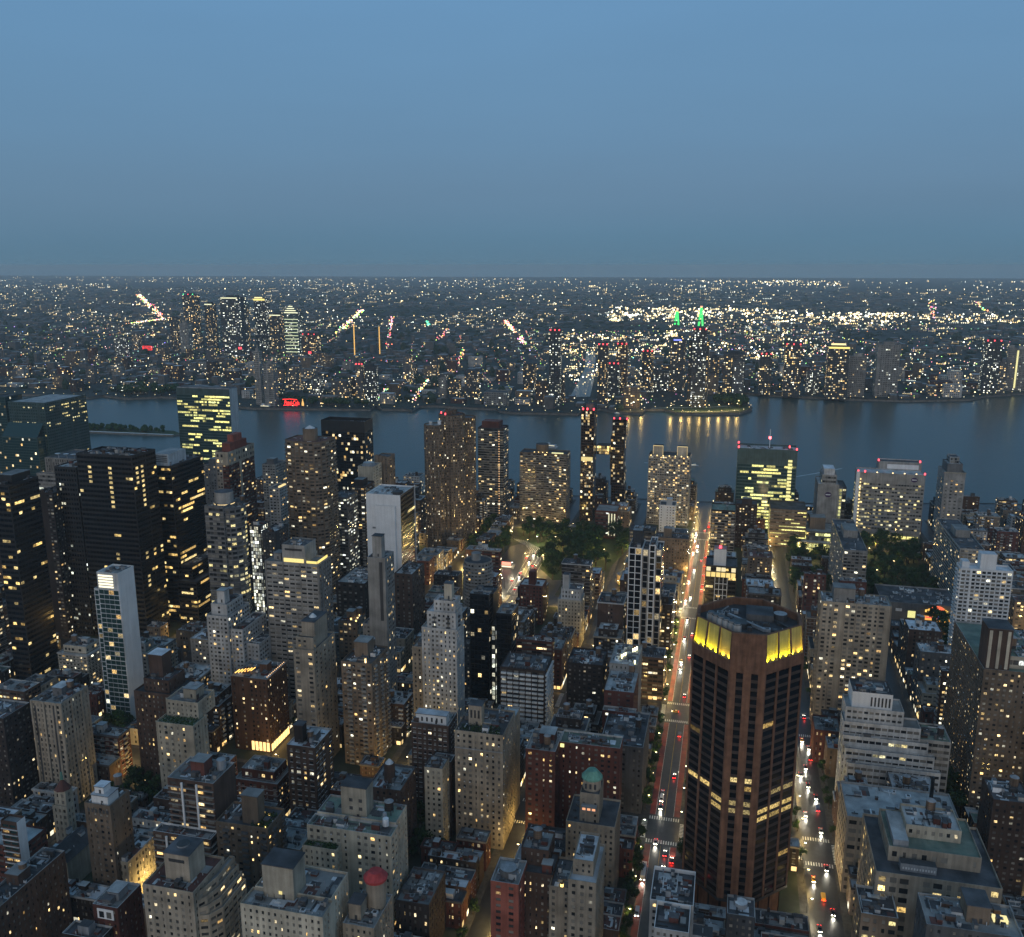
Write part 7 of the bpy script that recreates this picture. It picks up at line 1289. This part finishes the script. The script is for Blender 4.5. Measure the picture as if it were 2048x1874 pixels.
r_ = random.Random(21); W1 = 'on the wide red laned street'; W2 = 'on the traffic filled street by the octagonal tower'; W3 = 'on the narrow side street'; W4 = 'in the glowing far part of the wide street'; W5 = 'at the toll plaza ramps'
PC = ['white', 'black', 'silver', 'grey', 'blue', 'red', 'yellow', 'white', 'black']
for x, y, tw, k, p in ((486, 26.8, 1, 'car', 'white'), (479, 26.9, 1, 'van', 'white'), (471, 26.7, 1, 'car', 'black'), (438, 26.8, 1, 'car', 'silver'), (411, 30.6, 1, 'bus', 'white'), (505, 21.3, 0, 'car', 'red'), (556, 21.2, 0, 'van', 'grey'), (424, 17.4, 0, 'car', 'black'), (416, 21.2, 0, 'car', 'blue'), (429, 21.3, 0, 'car', 'grey'), (588, 26, 0, 'car', 'yellow'), (604, 17.4, 0, 'car', 'silver'), (613, 21.2, 0, 'car', 'black'), (381, 30.7, 1, 'van', 'white')):
    car(k, p, x, y, tw, W1, True, math.pi/2 if p == 'yellow' else None)
for i in range(30):
    x = 640+i*15+r_.uniform(-4, 4); tw = r_.random() < .55; car('bus' if r_.random() < .1 else 'car', r_.choice(PC), x, r_.choice((26.8, 30.5)) if tw else r_.choice((17.4, 21.2)), tw, W4)
for i in range(34):
    x = 392+i*11+r_.uniform(-3, 3)
    if 440 < x < 462: continue
    car('car' if r_.random() < .8 else 'van', r_.choice(PC), x, r_.choice((-52.5, -56, -59.5)), r_.random() < .8, W2)
for i in range(9): car('car', r_.choice(PC), 470+i*22+r_.uniform(-4, 4), 99+r_.choice((-1.8, 1.8)), i % 3 != 0, W3)
for i in range(10): car('car', r_.choice(PC), 800+i*12, 186+r_.uniform(-6, 16), i % 2, W5)
for o in CAR.values(): drop(o)
for (k, p, w), L_ in CARN.items():
    L_.sort(key=lambda e: e.location.x)
    for i, e in enumerate(L_):
        side = 'headlights towards us' if abs(e.rotation_euler.z-math.pi) < .1 else 'tail lights towards us'
        e['label'] = f'{p} {k} {w}, {side}' if len(L_) == 1 else f'{ORD[min(i, 13)]} {p} {k} up {w}, {side}'
        e['label'] = ' '.join(e['label'].split()[:16])

# ------------------------------------------------------------------ the far shore
FAR = []
TM = dict(dark='slate', pale='concrete', grey='grey', teal='teal_frame', brown='brick_brown', slate='slate', brick='brick_red')
TL = dict(dark='dark', pale='pale', grey='grey', teal='teal glass', brown='brown', slate='slate blue', brick='red brick')
FX = dict(greenred='with green and red roof lights', whitetop='with white crown lamps', white='with a pale lit cap', gold='with glowing gold crown', lit='with lit upper floor', litcrown='with bright stepped crown', red='with red roof beacons', blue='with blue roof light', goldtop='with gold roof line', strip='with a lit yellow stair strip')
names = []
QT.sort(key=lambda q: proj(q[0], q[1], 0)[0])
for i, (x, y, w, z, mt, fx) in enumerate(QT):
    u = proj(x, y, 0)[0]; size = 'tall' if z > 110 else ('mid height' if z > 60 else 'low'); desc = f"{size} {TL[mt]} tower {FX.get(fx, 'without crown lights')} across the river"; names.append(desc)
for i, (x, y, w, z, mt, fx) in enumerate(QT):
    same = [j for j, n in enumerate(names) if n == names[i]]; lab = names[i] if len(same) == 1 else ORD[same.index(i)]+' from left: '+names[i]
    b = Building('waterfront_tower' if x < 2600 else 'distant_tower', (x, y), lab, 'tower', 'towers on the far shore')
    st = S('glass' if mt in ('teal', 'dark') else 'apt', wall=TM[mt], glass='glass_far', bay=max(3.2, w/9), fh=4.4, ww=.6, wh=.5, p=.28 if mt != 'pale' else .1, gain=1.7 if mt != 'pale' else 1.0, pal='warm' if i % 3 else 'cool')
    b.tier(x, x+w*.8, y-w/2, y+w/2, .02, z, st, 'roof_dark', 1.5)
    if z > 70: b.bulkhead(x+w*.2, x+w*.6, y-w*.25, y+w*.25, z, z+6, TM[mt], 'roof_dark', name='roof_house')
    if fx in ('red', 'greenred'):
        for k in (-.4, 0, .4): m = b.new('beacon'); m.cyl(x+1, y+w*k, z, z+3.2, 1.5, 1.5, 6, 'glow', em=(3.2, .25, .3) if fx == 'red' or k == 0 else (.3, 2.6, .9))
    if fx in ('gold', 'goldtop'): m = b.new('crown_light'); m.box(x-.8, x+.2, y-w/2, y+w/2, z-5, z-1 if fx == 'goldtop' else z+1, 'glow', em=(1.5, 1.2, .35)); m.box(x-.5, x+.2, y-w*.3, y+w*.4, z+3, z+7, 'glow', em=(1.5, 1.3, .6))
    if fx in ('litcrown', 'whitetop', 'white', 'lit'): m = b.new('crown_light'); [m.box(x-.8, x+.2, y-w*(.45-q*.1), y+w*(.45-q*.1), z-4+q*7, z-1+q*7, 'glow', em=(1.4, 1.4, .9)) for q in range(4 if fx == 'litcrown' else 1)]
    if fx == 'litcrown':
        m = b.new('lit_floors'); [m.box(x-.5, x-.1, y-w*.45, y+w*.45, 10+q*11, 12.2+q*11, 'glow', em=(.9, 1.0, .6)) for q in range(11)]
    if fx == 'strip': m = b.new('lit_stair'); m.box(x-.8, x-.1, y+w*.28, y+w*.42, 6, z-4, 'glow', em=(1.1, 1.0, .45))
    if fx == 'blue': m = b.new('crown_light'); m.box(x-.8, x+.2, y-w*.2, y+w*.3, z, z+3, 'glow', em=(.5, .6, 2.6))
    FAR.append(b)
def in_land(x, y):
    c = False; L_ = QSHORE+[(2900, -16000), (30000, -16000), (30000, 26000), (2600, 26000)]
    for i in range(len(L_)):
        a, b2 = L_[i], L_[i-1]
        if (a[1] > y) != (b2[1] > y) and x < (b2[0]-a[0])*(y-a[1])/(b2[1]-a[1])+a[0]: c = not c
    return c
GREEN = [((3976, 4853), (305, 868)), ((5035, 6500), (1740, 2500)), ((4040, 4574), (-852, -521)), ((2080, 2160), (-30, 40))]
CREEK = ((2080, 3100), (300, 480))
qr = random.Random(77); n_lab = {}
cand = []
while len(cand) < 150:                                                     # low waterfront buildings that still read one by one
    x, y = qr.uniform(1830, 2700), qr.uniform(-800, 2000)
    if not in_land(x-14, y) or (CREEK[0][0] < x < CREEK[0][1] and CREEK[1][0] < y < CREEK[1][1]) or any(abs(x-q[0]) < 32 and abs(y-q[1]) < 34 for q in QT) or any(abs(x-q[0]) < 30 and abs(y-q[1]) < 30 for q in cand) or (1900 < x < 2160 and -50 < y < 190): continue
    if not -20 < proj(x, y, 0)[0] < 2068: continue
    cand.append((x, y))
cand.sort(key=lambda p: proj(p[0], p[1], 0)[0]); NEARQ = sorted(QT, key=lambda q: proj(q[0], q[1], 0)[0]); grp = {}
for x, y in cand:
    w, d, h = qr.uniform(16, 42), qr.uniform(14, 30), qr.choice((8, 9, 11, 14, 18, 24, 30, 38, 46)); mt = qr.choice(['concrete', 'grey', 'brick_red', 'brick_brown', 'brick_tan', 'white'])
    q = min(range(len(NEARQ)), key=lambda j: abs(proj(NEARQ[j][0], NEARQ[j][1], 0)[0]-proj(x, y, 0)[0])); key = (('low' if h < 13 else 'mid height')+' '+CW.get(mt, 'grey'), names[q] if names.count(names[q]) == 1 else None, q); grp.setdefault(key, []).append((x, y, w, d, h, mt))
for (ds, nm, q), L_ in grp.items():
    for i, (x, y, w, d, h, mt) in enumerate(L_):
        ref = names[q].replace(' across the river', '') if names.count(names[q]) == 1 else ORD[[j for j, n in enumerate(names) if n == names[q]].index(q)]+' '+names[q].replace(' across the river', '').replace('without crown lights', '').strip()
        lab = f"{(ORD[i]+' ') if len(L_) > 1 else ''}{ds} building near the {ref}"; lab = ' '.join(lab.split()[:16])
        b = Building('waterfront_building', (x, y), lab, 'building', 'low buildings on the far shore'); b.tier(x, x+d, y-w/2, y+w/2, .02, h, S('apt', wall=mt, glass='glass_far', bay=4.5, fh=4, ww=.6, wh=.5, p=.16, gain=1.5), qr.choice(['roof_light', 'roof_grey', 'roof_dark', 'roof_white']), .6); FAR.append(b)
for b_ in FAR: b_.finish()
# the rest of the far city: a mass nobody could count
m = MB(); tr = MB(); U = np.array
def far_mass():
    X0, X1, Y0, Y1, H_, TR = [], [], [], [], [], []
    while len(X0) < 9000:
        t = qr.random(); x = 1900*math.exp(t*math.log(12000/1900.)); s_ = x/2400
        y = qr.uniform(-.36*x-200, 1.02*x+300)
        if not in_land(x, y) or (CREEK[0][0]-20 < x < CREEK[0][1]+500 and CREEK[1][0]-20 < y < CREEK[1][1]+150): continue
        if x < 2700 and (any(abs(x-q[0]) < 36 and abs(y-q[1]) < 36 for q in QT) or any(abs(x-q[0]) < 36 and abs(y-q[1]) < 36 for q in cand)): continue
        if 1900 < x < 2170 and -50 < y < 190: continue
        g = any(a[0] < x < a[1] and c[0] < y < c[1] for a, c in GREEN)
        w, d = qr.uniform(9, 26)*max(1, s_**.8), qr.uniform(9, 30)*max(1, s_**.8); h = qr.uniform(5, 13) if qr.random() < .9 else qr.uniform(14, 34)
        X0.append(x); X1.append(x+d); Y0.append(y-w/2); Y1.append(y+w/2); H_.append(h*(.5 if g else 1)); TR.append(g or qr.random() < .38)
    return [np.array(v) for v in (X0, X1, Y0, Y1, H_, TR)]
X0, X1, Y0, Y1, H_, TR = far_mass(); Z = np.array([curv(v) for v in X1]); H_ = H_+Z
def bq(a): return np.stack([np.stack(v, 1) for v in a], 1)
for sel, mm, top, side in ((~TR, m, 'far_roof', 'far_wall'),):
    x0, x1, y0, y1, h, z = [v[sel] for v in (X0, X1, Y0, Y1, H_, Z)]
    mm.quads(bq([(x0, y1, z), (x0, y0, z), (x0, y0, h), (x0, y1, h)]), side); mm.quads(bq([(x0, y0, z), (x1, y0, z), (x1, y0, h), (x0, y0, h)]), side); mm.quads(bq([(x1, y1, z), (x0, y1, z), (x0, y1, h), (x1, y1, h)]), side); mm.quads(bq([(x0, y0, h), (x1, y0, h), (x1, y1, h), (x0, y1, h)]), top)
tag(m.build('distant_low_houses'), 'endless low houses of the far borough reaching to the horizon', 'houses', kind='stuff')
for x0, x1, y0, y1, h, zb in zip(X0[TR], X1[TR], Y0[TR], Y1[TR], H_[TR], Z[TR]):
    cx, cy, r = (x0+x1)/2, (y0+y1)/2, (x1-x0+y1-y0)/4*1.1; tr.cyl(cx, cy, zb, zb+(h-zb)*.55, r*.8, r, 6, 'far_tree', top=False); tr.cyl(cx, cy, zb+(h-zb)*.55, h, r, r*.35, 6, 'far_tree')
tag(tr.build('distant_trees'), 'dark tree clumps scattered between the far houses', 'trees', kind='stuff')
# ------------------------------------------------------------------ the far lights
gl = MB(); OQ = []; OE = []
LC = [(1, .82, .46), (1, .90, .66), (1, .70, .30), (.95, 1, .84), (1, .76, .38), (1, .80, .42)]
def dot(x, y, z, r, col):
    z += curv(x)
    o = [(x-r, y, z), (x, y-r, z), (x+r, y, z), (x, y+r, z)]; t, b2 = (x, y, z+r), (x, y, z-r)
    for i in range(4):
        a, c = o[i], o[(i+1) % 4]; OQ.append([a, c, t, t]); OQ.append([c, a, b2, b2]); OE.append(col); OE.append(col)
def lights(n, fx, fy, gain, rad, cols=LC, zz=9, sel=None):
    k = 0
    while k < n:
        x = fx(); y = fy(x)
        if not in_land(x, y) or (sel and not sel(x, y)): continue
        if noise.noise((math.log(x)*7.0, y/x*8.0, gain)) < qr.uniform(-.45, .25): continue            # quarters differ: bright yards, dark parks
        g = any(a[0] < x < a[1] and c[0] < y < c[1] for a, c in GREEN)
        if g and qr.random() < .93: continue
        c = qr.choice(cols); s_ = gain*math.exp(qr.gauss(0, .7))
        if x < 14000 and qr.random() < .16:                 # lamps of one yard or car park in a row
            for i in range(qr.randint(2, 5)): dot(x, y+i*x*.0019, zz, rad*x/1000*.8, tuple(v*s_*.8 for v in c))
        dot(x, y, zz+qr.uniform(0, 8), rad*x/1000*qr.uniform(.6, 1.3), tuple(v*s_ for v in c)); k += 1
logx = lambda a, b2: (lambda: a*math.exp(qr.random()*math.log(b2/a)))
wide_ = lambda x: qr.uniform(-.33*x-100, .98*x+200)
lights(2300, logx(1850, 5600), wide_, 1.6, .64); lights(2300, logx(4200, 22000), wide_, 1.7, .58)
def street_row(x, y, ang, length, step, gain):                       # lamps along one street of the far grid
    n = int(length/step); c = qr.choice(LC)
    for i in range(n):
        px_, py_ = x+math.cos(ang)*i*step, y+math.sin(ang)*i*step
        if in_land(px_, py_) and qr.random() < .7: dot(px_+qr.gauss(0, 3), py_+qr.gauss(0, 3), 8, 0.5*px_/1000*qr.uniform(.7, 1.2), tuple(v*gain*math.exp(qr.gauss(0, .4)) for v in c))
for k in range(60):
    y = -1100+k*76+qr.uniform(-20, 20); x = 1900+qr.uniform(0, 300); street_row(x, y, .30+qr.uniform(-.05, .05), qr.uniform(700, 2600), 40, qr.uniform(1.0, 2.6))
for k in range(22): x = 2050+k*150+qr.uniform(-30, 30); street_row(x, -.3*x+qr.uniform(0, 900), 1.87+qr.uniform(-.06, .06), qr.uniform(500, 2200), 40, qr.uniform(.8, 2.0))
lights(520, logx(4900, 6600), lambda x: qr.uniform(-.16*x, .13*x), 3.2, .85); lights(430, logx(3000, 4300), lambda x: qr.uniform(-.10*x, .20*x), 2.6, .8); lights(170, logx(5200, 6200), lambda x: qr.uniform(-.35*x, -.12*x), 2.8, .8)
lights(120, logx(15000, 20500), lambda x: x*math.tan(math.radians(13.53-qr.uniform(11.5, 19.5))), 3.2, .62); lights(130, logx(10500, 12500), lambda x: qr.uniform(.74, 1.0)*x, 2.6, .6); lights(160, logx(2150, 2700), lambda x: qr.uniform(150, 470), 2.4, .8)
def line(p, q, n, gain, rad, cols, jit=8, z=8):
    for i in range(n):
        t = qr.random(); dot(p[0]+(q[0]-p[0])*t+qr.gauss(0, jit), p[1]+(q[1]-p[1])*t+qr.gauss(0, jit), z+qr.uniform(0, 6), rad*(p[0]+(q[0]-p[0])*t)/1000*qr.uniform(.6, 1.3), tuple(v*gain*math.exp(qr.gauss(0, .5)) for v in qr.choice(cols)))
RD = [(1, .25, .2), (1, .4, .3), (1, .8, .5)]; YW = [(1, .84, .45), (1, .9, .6), (1, .7, .3)]
for p, q, n, c, g in (((8398, 5971), (4544, 3084), 260, YW+RD[:1], 3.4), ((4544, 3084), (4114, 2999), 90, YW, 3.4), ((5733, 2406), (3725, 1680), 160, YW, 3.4), ((5077, 1942), (3048, 1184), 80, RD+[(1, .9, .8)], 2.6), ((4986, 1248), (3415, 772), 200, RD+YW, 3.2), ((3158, 936), (2443, 758), 50, RD+YW, 2.5), ((2266, 769), (1895, 680), 60, YW, 2.6), ((2079, 810), (1896, 761), 40, YW, 2.4), ((8798, -1665), (5546, -1079), 36, [(1, .8, .45), (1, .5, .25)], 2.6), ((8288, -1927), (6698, -1602), 24, [(1, .8, .45), (1, .5, .25)], 2.6), ((2250, 250), (1960, 170), 40, YW, 2.2), ((4117, 1300), (3506, 1150), 30, RD, 2.2), ((2700, 900), (2500, 1900), 60, RD, 1.2)): line(p, q, n, g*1.0, .66, c, p[0]*.0013)
line((4700, 1600), (4300, 1450), 26, 2.6, .6, [(.2, 1, .55)], 4)
for a, c in zip(QSHORE[2:-2], QSHORE[3:-1]):
    L = math.hypot(c[0]-a[0], c[1]-a[1])
    for i in range(int(L/26)): t = (i+.5)/max(1, int(L/26)); dot(a[0]+(c[0]-a[0])*t+3, a[1]+(c[1]-a[1])*t, 4.5, .95, tuple(v*2.2 for v in qr.choice(YW)))
gl.quads(np.array(OQ), 'glow', np.array(OE)); tag(gl.build('distant_lights'), 'thousands of street and window lights of the far borough', 'lights', kind='stuff')
# two amber lit hoist masts, the bridge with green lit towers, the red signs
for nm, (x, y), z0, z1 in (('left', (2773, 1192), 4, 118), ('right', (2953, 1177), 4, 98)):
    t = empty('hoist_mast', (x, y, 0), f'{"taller" if nm == "left" else "shorter"} of two slim masts strung with amber lamps across the river', 'mast', 'amber lit masts'); m = MB(); m.beam((1.5, 0, 0), (1.5, 0, z1), 2.4, 'metal_dark'); m.build('mast', t); m = MB(); [m.box(-.4, .2, -1.7, 1.7, z0+k*3.2, z0+2.5+k*3.2, 'glow', em=(1.5, .85, .22)) for k in range(int((z1-z0)/3.2))]; m.build('lamp_string', t)
t = empty('lit_bridge', (4730, 220, 0), 'far cable bridge with two green floodlit towers', 'bridge'); 
for (x, y, z) in ((-63, 60, 68), (66, -53, 80)):
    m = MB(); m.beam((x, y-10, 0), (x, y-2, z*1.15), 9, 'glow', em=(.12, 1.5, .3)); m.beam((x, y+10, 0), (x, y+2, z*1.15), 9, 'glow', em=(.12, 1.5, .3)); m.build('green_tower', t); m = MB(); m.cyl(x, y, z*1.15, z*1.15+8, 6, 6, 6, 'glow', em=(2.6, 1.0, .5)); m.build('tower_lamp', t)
m = MB(); m.beam((-400, 330, 26), (400, -320, 26), 8, 'far_wall'); m.build('deck', t)
def sign_text(body, size, z, em, parent, loc, bold, name='lettering', shear=0.0):
    mt = emit('neon_'+name, em, 1.0); cu = bpy.data.curves.new(name+'_curve', 'FONT'); cu.body = body; cu.size = size; cu.offset = bold; cu.extrude = .12; cu.align_x = 'CENTER'; cu.shear = shear; cu.materials.append(mt)
    o = text_mesh(name, cu); o.parent = parent; o.location = loc; o.rotation_euler = (math.pi/2, 0, -math.pi/2); return o
# the long red script sign on its frame above the far river bank, with the bottle at its right
SX, SY = 1799, 924
t = empty('neon_sign', (SX, SY, 0), 'big red neon script sign with amber bottle on the far river bank', 'sign'); m = MB()
for k in range(11): m.beam((1.2, -20+k*4, 0), (1.2, -20+k*4, 19), .35, 'metal_dark')
for zz in (6, 12, 18): m.beam((1.2, -21, zz), (1.2, 21, zz), .35, 'metal_dark')
m.build('sign_frame', t)
lt = sign_text('Pepsi-Cola', 13, 0, (3.2, .12, .10), t, (0, 0, 0), .06, 'lettering', .2); kx = 35/max(lt.dimensions.x, 1); lt.scale = (kx, 1, 1); lt.location = (0, 0, 5.6)
m = MB()
for zz, ya, yb in ((17.2, 21, -13), (4.2, 20, -13)): m.beam((-.1, ya, zz-.6), (-.1, (ya+yb)/2, zz+.5), .8, 'glow', (4, .14, .12)); m.beam((-.1, (ya+yb)/2, zz+.5), (-.1, yb, zz-.4), .8, 'glow', (4, .14, .12))
m.build('swash', t)
m = MB(); [m.box(-.2, .1, -26-w, -26+w, z0, z1, 'glow', em=(1.3, .72, .22)) for k, (w, z0, z1) in enumerate(((2.6, 4, 10), (2.1, 10, 12.5), (1.3, 12.5, 15), (.8, 15, 19)))]; m.build('bottle', t)
t = empty('outlined_sign', (2728, 1923, 0), 'red outlined neon sign on a roof beyond the river, upper left', 'sign'); m = MB()
for a, c in (((-17, 22), (17, 22)), ((-17, 34), (17, 34)), ((-17, 22), (-17, 34)), ((17, 22), (17, 34))): m.beam((0, a[0], a[1]), (0, c[0], c[1]), 1.2, 'glow', (2.8, .12, .10))
m.build('frame', t); sign_text('SILVERCUP', 7, 0, (2.2, .10, .09), t, (-.5, 0, 25.6), .1, 'letters')
m = MB(); m.beam((1, -12, 0), (1, -12, 34), .6, 'metal_dark'); m.beam((1, 12, 0), (1, 12, 34), .6, 'metal_dark'); m.build('posts', t)
for (x, y, z, w, lab) in ((2700, 1560, 38, 6, 'small red neon sign below the gold crowned tower'), (2650, 1290, 34, 5, 'tiny red roof sign right of the teal glass tower')):
    t = empty('roof_sign', (x, y, 0), lab, 'sign'); m = MB(); m.box(-.5, 0, -w, w, z-4, z+3, 'glow', em=(2.4, .15, .2)); m.build('sign_face', t); m = MB(); m.beam((.6, 0, 0), (.6, 0, z), 1, 'metal_dark'); m.build('post', t)
# gantry park point with lawns, paths and trees
sheet('point_lawn', [(1960, 165), (1970, 140), (1926, 108), (1930, 55), (1955, -20), (2018, -42), (2125, -24), (2150, 20), (2060, 60), (2010, 120)], 'lawn', .06)
grove([(2060, -36), (2125, -22), (2150, 10), (2080, 36), (2020, -20)], 55, 1.7, 'dark trees massed on the rounded park point across the river', 'trees on the park point', 14, .1)
grove([(1810, 960), (1826, 870), (1838, 760), (1856, 770), (1850, 960)], 34, 1.6, 'dark trees lining the far bank near the red neon sign', 'trees near the neon sign', 15, .1)
grove([(1880, 1440), (1885, 1300), (1960, 1290), (1960, 1440)], 40, 2.0, 'dark wooded far bank left of the green glass slab', 'trees on the wooded far bank', 16, .1)
m = MB(); ribbon(m, [(1935, 100), (1940, 60), (1960, 10), (1985, -20)], 3.0, 'paint', .09); ribbon(m, [(1965, 165), (1985, 120), (2000, 60), (2040, 0)], 3.0, 'paint', .09); tag(m.build('point_path'), kind='structure')
for i, p in enumerate([(1932, 96), (1938, 80), (1944, 60), (1952, 40), (1962, 20), (1976, 0), (1990, -18), (1926, 118), (1935, 180), (1912, 205)]): lamp(p[0], p[1], 0, 'along the paths of the park point', 14000, False, 1.6)
# river island with trees and pale stone prow
ISL = [(1452, 985), (1470, 982), (1492, 1010), (1500, 1120), (1505, 1500), (1440, 1500), (1446, 1180)]
m = MB(); m.poly([(p[0], p[1], -2.2) for p in ISL], 'lawn')
for a, c in zip(ISL, ISL[1:]+ISL[:1]): m.quads([[(a[0], a[1], -5.6), (c[0], c[1], -5.6), (c[0], c[1], -2.2), (a[0], a[1], -2.2)]], 'seawall')
tag(m.build('island'), kind='structure')
m = MB(); m.poly([(1447, 1180, -2.0), (1453, 988, -2.0), (1458, 988, -2.0), (1454, 1180, -2.0)], 'white_clean'); tag(m.build('island_terrace'), kind='structure')
grove([(1462, 1010), (1485, 1020), (1492, 1120), (1492, 1400), (1456, 1400), (1456, 1180)], 130, 1.0, 'dark trees covering the narrow river island', 'island_trees', 17, -2.2)
# ferries and wakes
def boat(name, x, y, rot, s, label):
    t = empty(name, (x, y, -5), label, 'boat'); t.rotation_euler = (0, 0, rot); t.scale = (s, s, s)
    m = MB(); P_ = [(-11, -3.2), (7, -3.2), (12, 0), (7, 3.2), (-11, 3.2)]; m.poly([(p[0], p[1], 2.2) for p in P_], 'metal_white'); [m.quads([[(a[0]*.95, a[1]*.85, -.5), (c[0]*.95, c[1]*.85, -.5), (c[0], c[1], 2.2), (a[0], a[1], 2.2)]], 'metal_white') for a, c in zip(P_, P_[1:]+P_[:1])]; m.build('hull', t)
    m = MB(); m.box(-9, 5, -2.6, 2.6, 2.2, 4.6, 'metal_white', top='roof_white'); m.build('cabin', t); m = MB(); m.box(-8, 4.2, -2.66, 2.66, 3.1, 4.1, 'glow', em=(.9, .85, .6)); m.build('cabin_windows', t); m = MB(); m.box(0, 3.6, -1.6, 1.6, 4.6, 6.6, 'metal_white'); m.build('wheelhouse', t); m = MB(); m.beam((-2, 0, 4.6), (-2, 0, 10), .3, 'metal'); m.build('mast', t)
boat('ferry_boat', 1512, 297, 1.3, 1.25, 'small white ferry crossing the river before the fluted brown tower')
boat('speed_boat', 1420, 50, -1.4, .6, 'tiny boat trailing a long white wake behind the copper towers')
boat('tug_boat', 1905, 230, 1.0, .7, 'little dark boat near the far shore park')
boat('moored_ferry', 1800, 990, 1.5, 1.6, 'lit ferry moored on the far bank right of the green slab')
m = MB(); ribbon(m, [(1420, 56), (1421, 75), (1424, 105), (1427, 128)], 2.6, 'foam', -4.97); ribbon(m, [(1380, -100), (1420, -140), (1455, -172)], 3.0, 'foam', -4.97); tag(m.build('boat_wakes'), 'white foam trails on the river', 'wake', kind='stuff')
# moored piers on the near shore
for i, (x, y) in enumerate(((1172, 60), (1176, 10), (1188, -60), (1215, -170))):
    t = MB(); t.box(0, 16, -3, 3, 2.2, 3, 'pavement', top='pavement'); [t.beam((k*5, s_, -3), (k*5, s_, 2.2), .5, 'bark') for k in range(1, 4) for s_ in (-2.4, 2.4)]; o = t.build('river_pier', None, (0, 0, 0)); o.location = (x, y, -3.2); tag(o, f'{ORD[i]} small timber pier along the near river bank, counted from left', 'pier', 'river piers')
# ------------------------------------------------------------------ evening haze
m = MB(); m.box(-60, 30000, -24000, 40000, -60, 314, 'haze', bottom=True); hz = m.build('haze'); hz['kind'] = 'stuff'
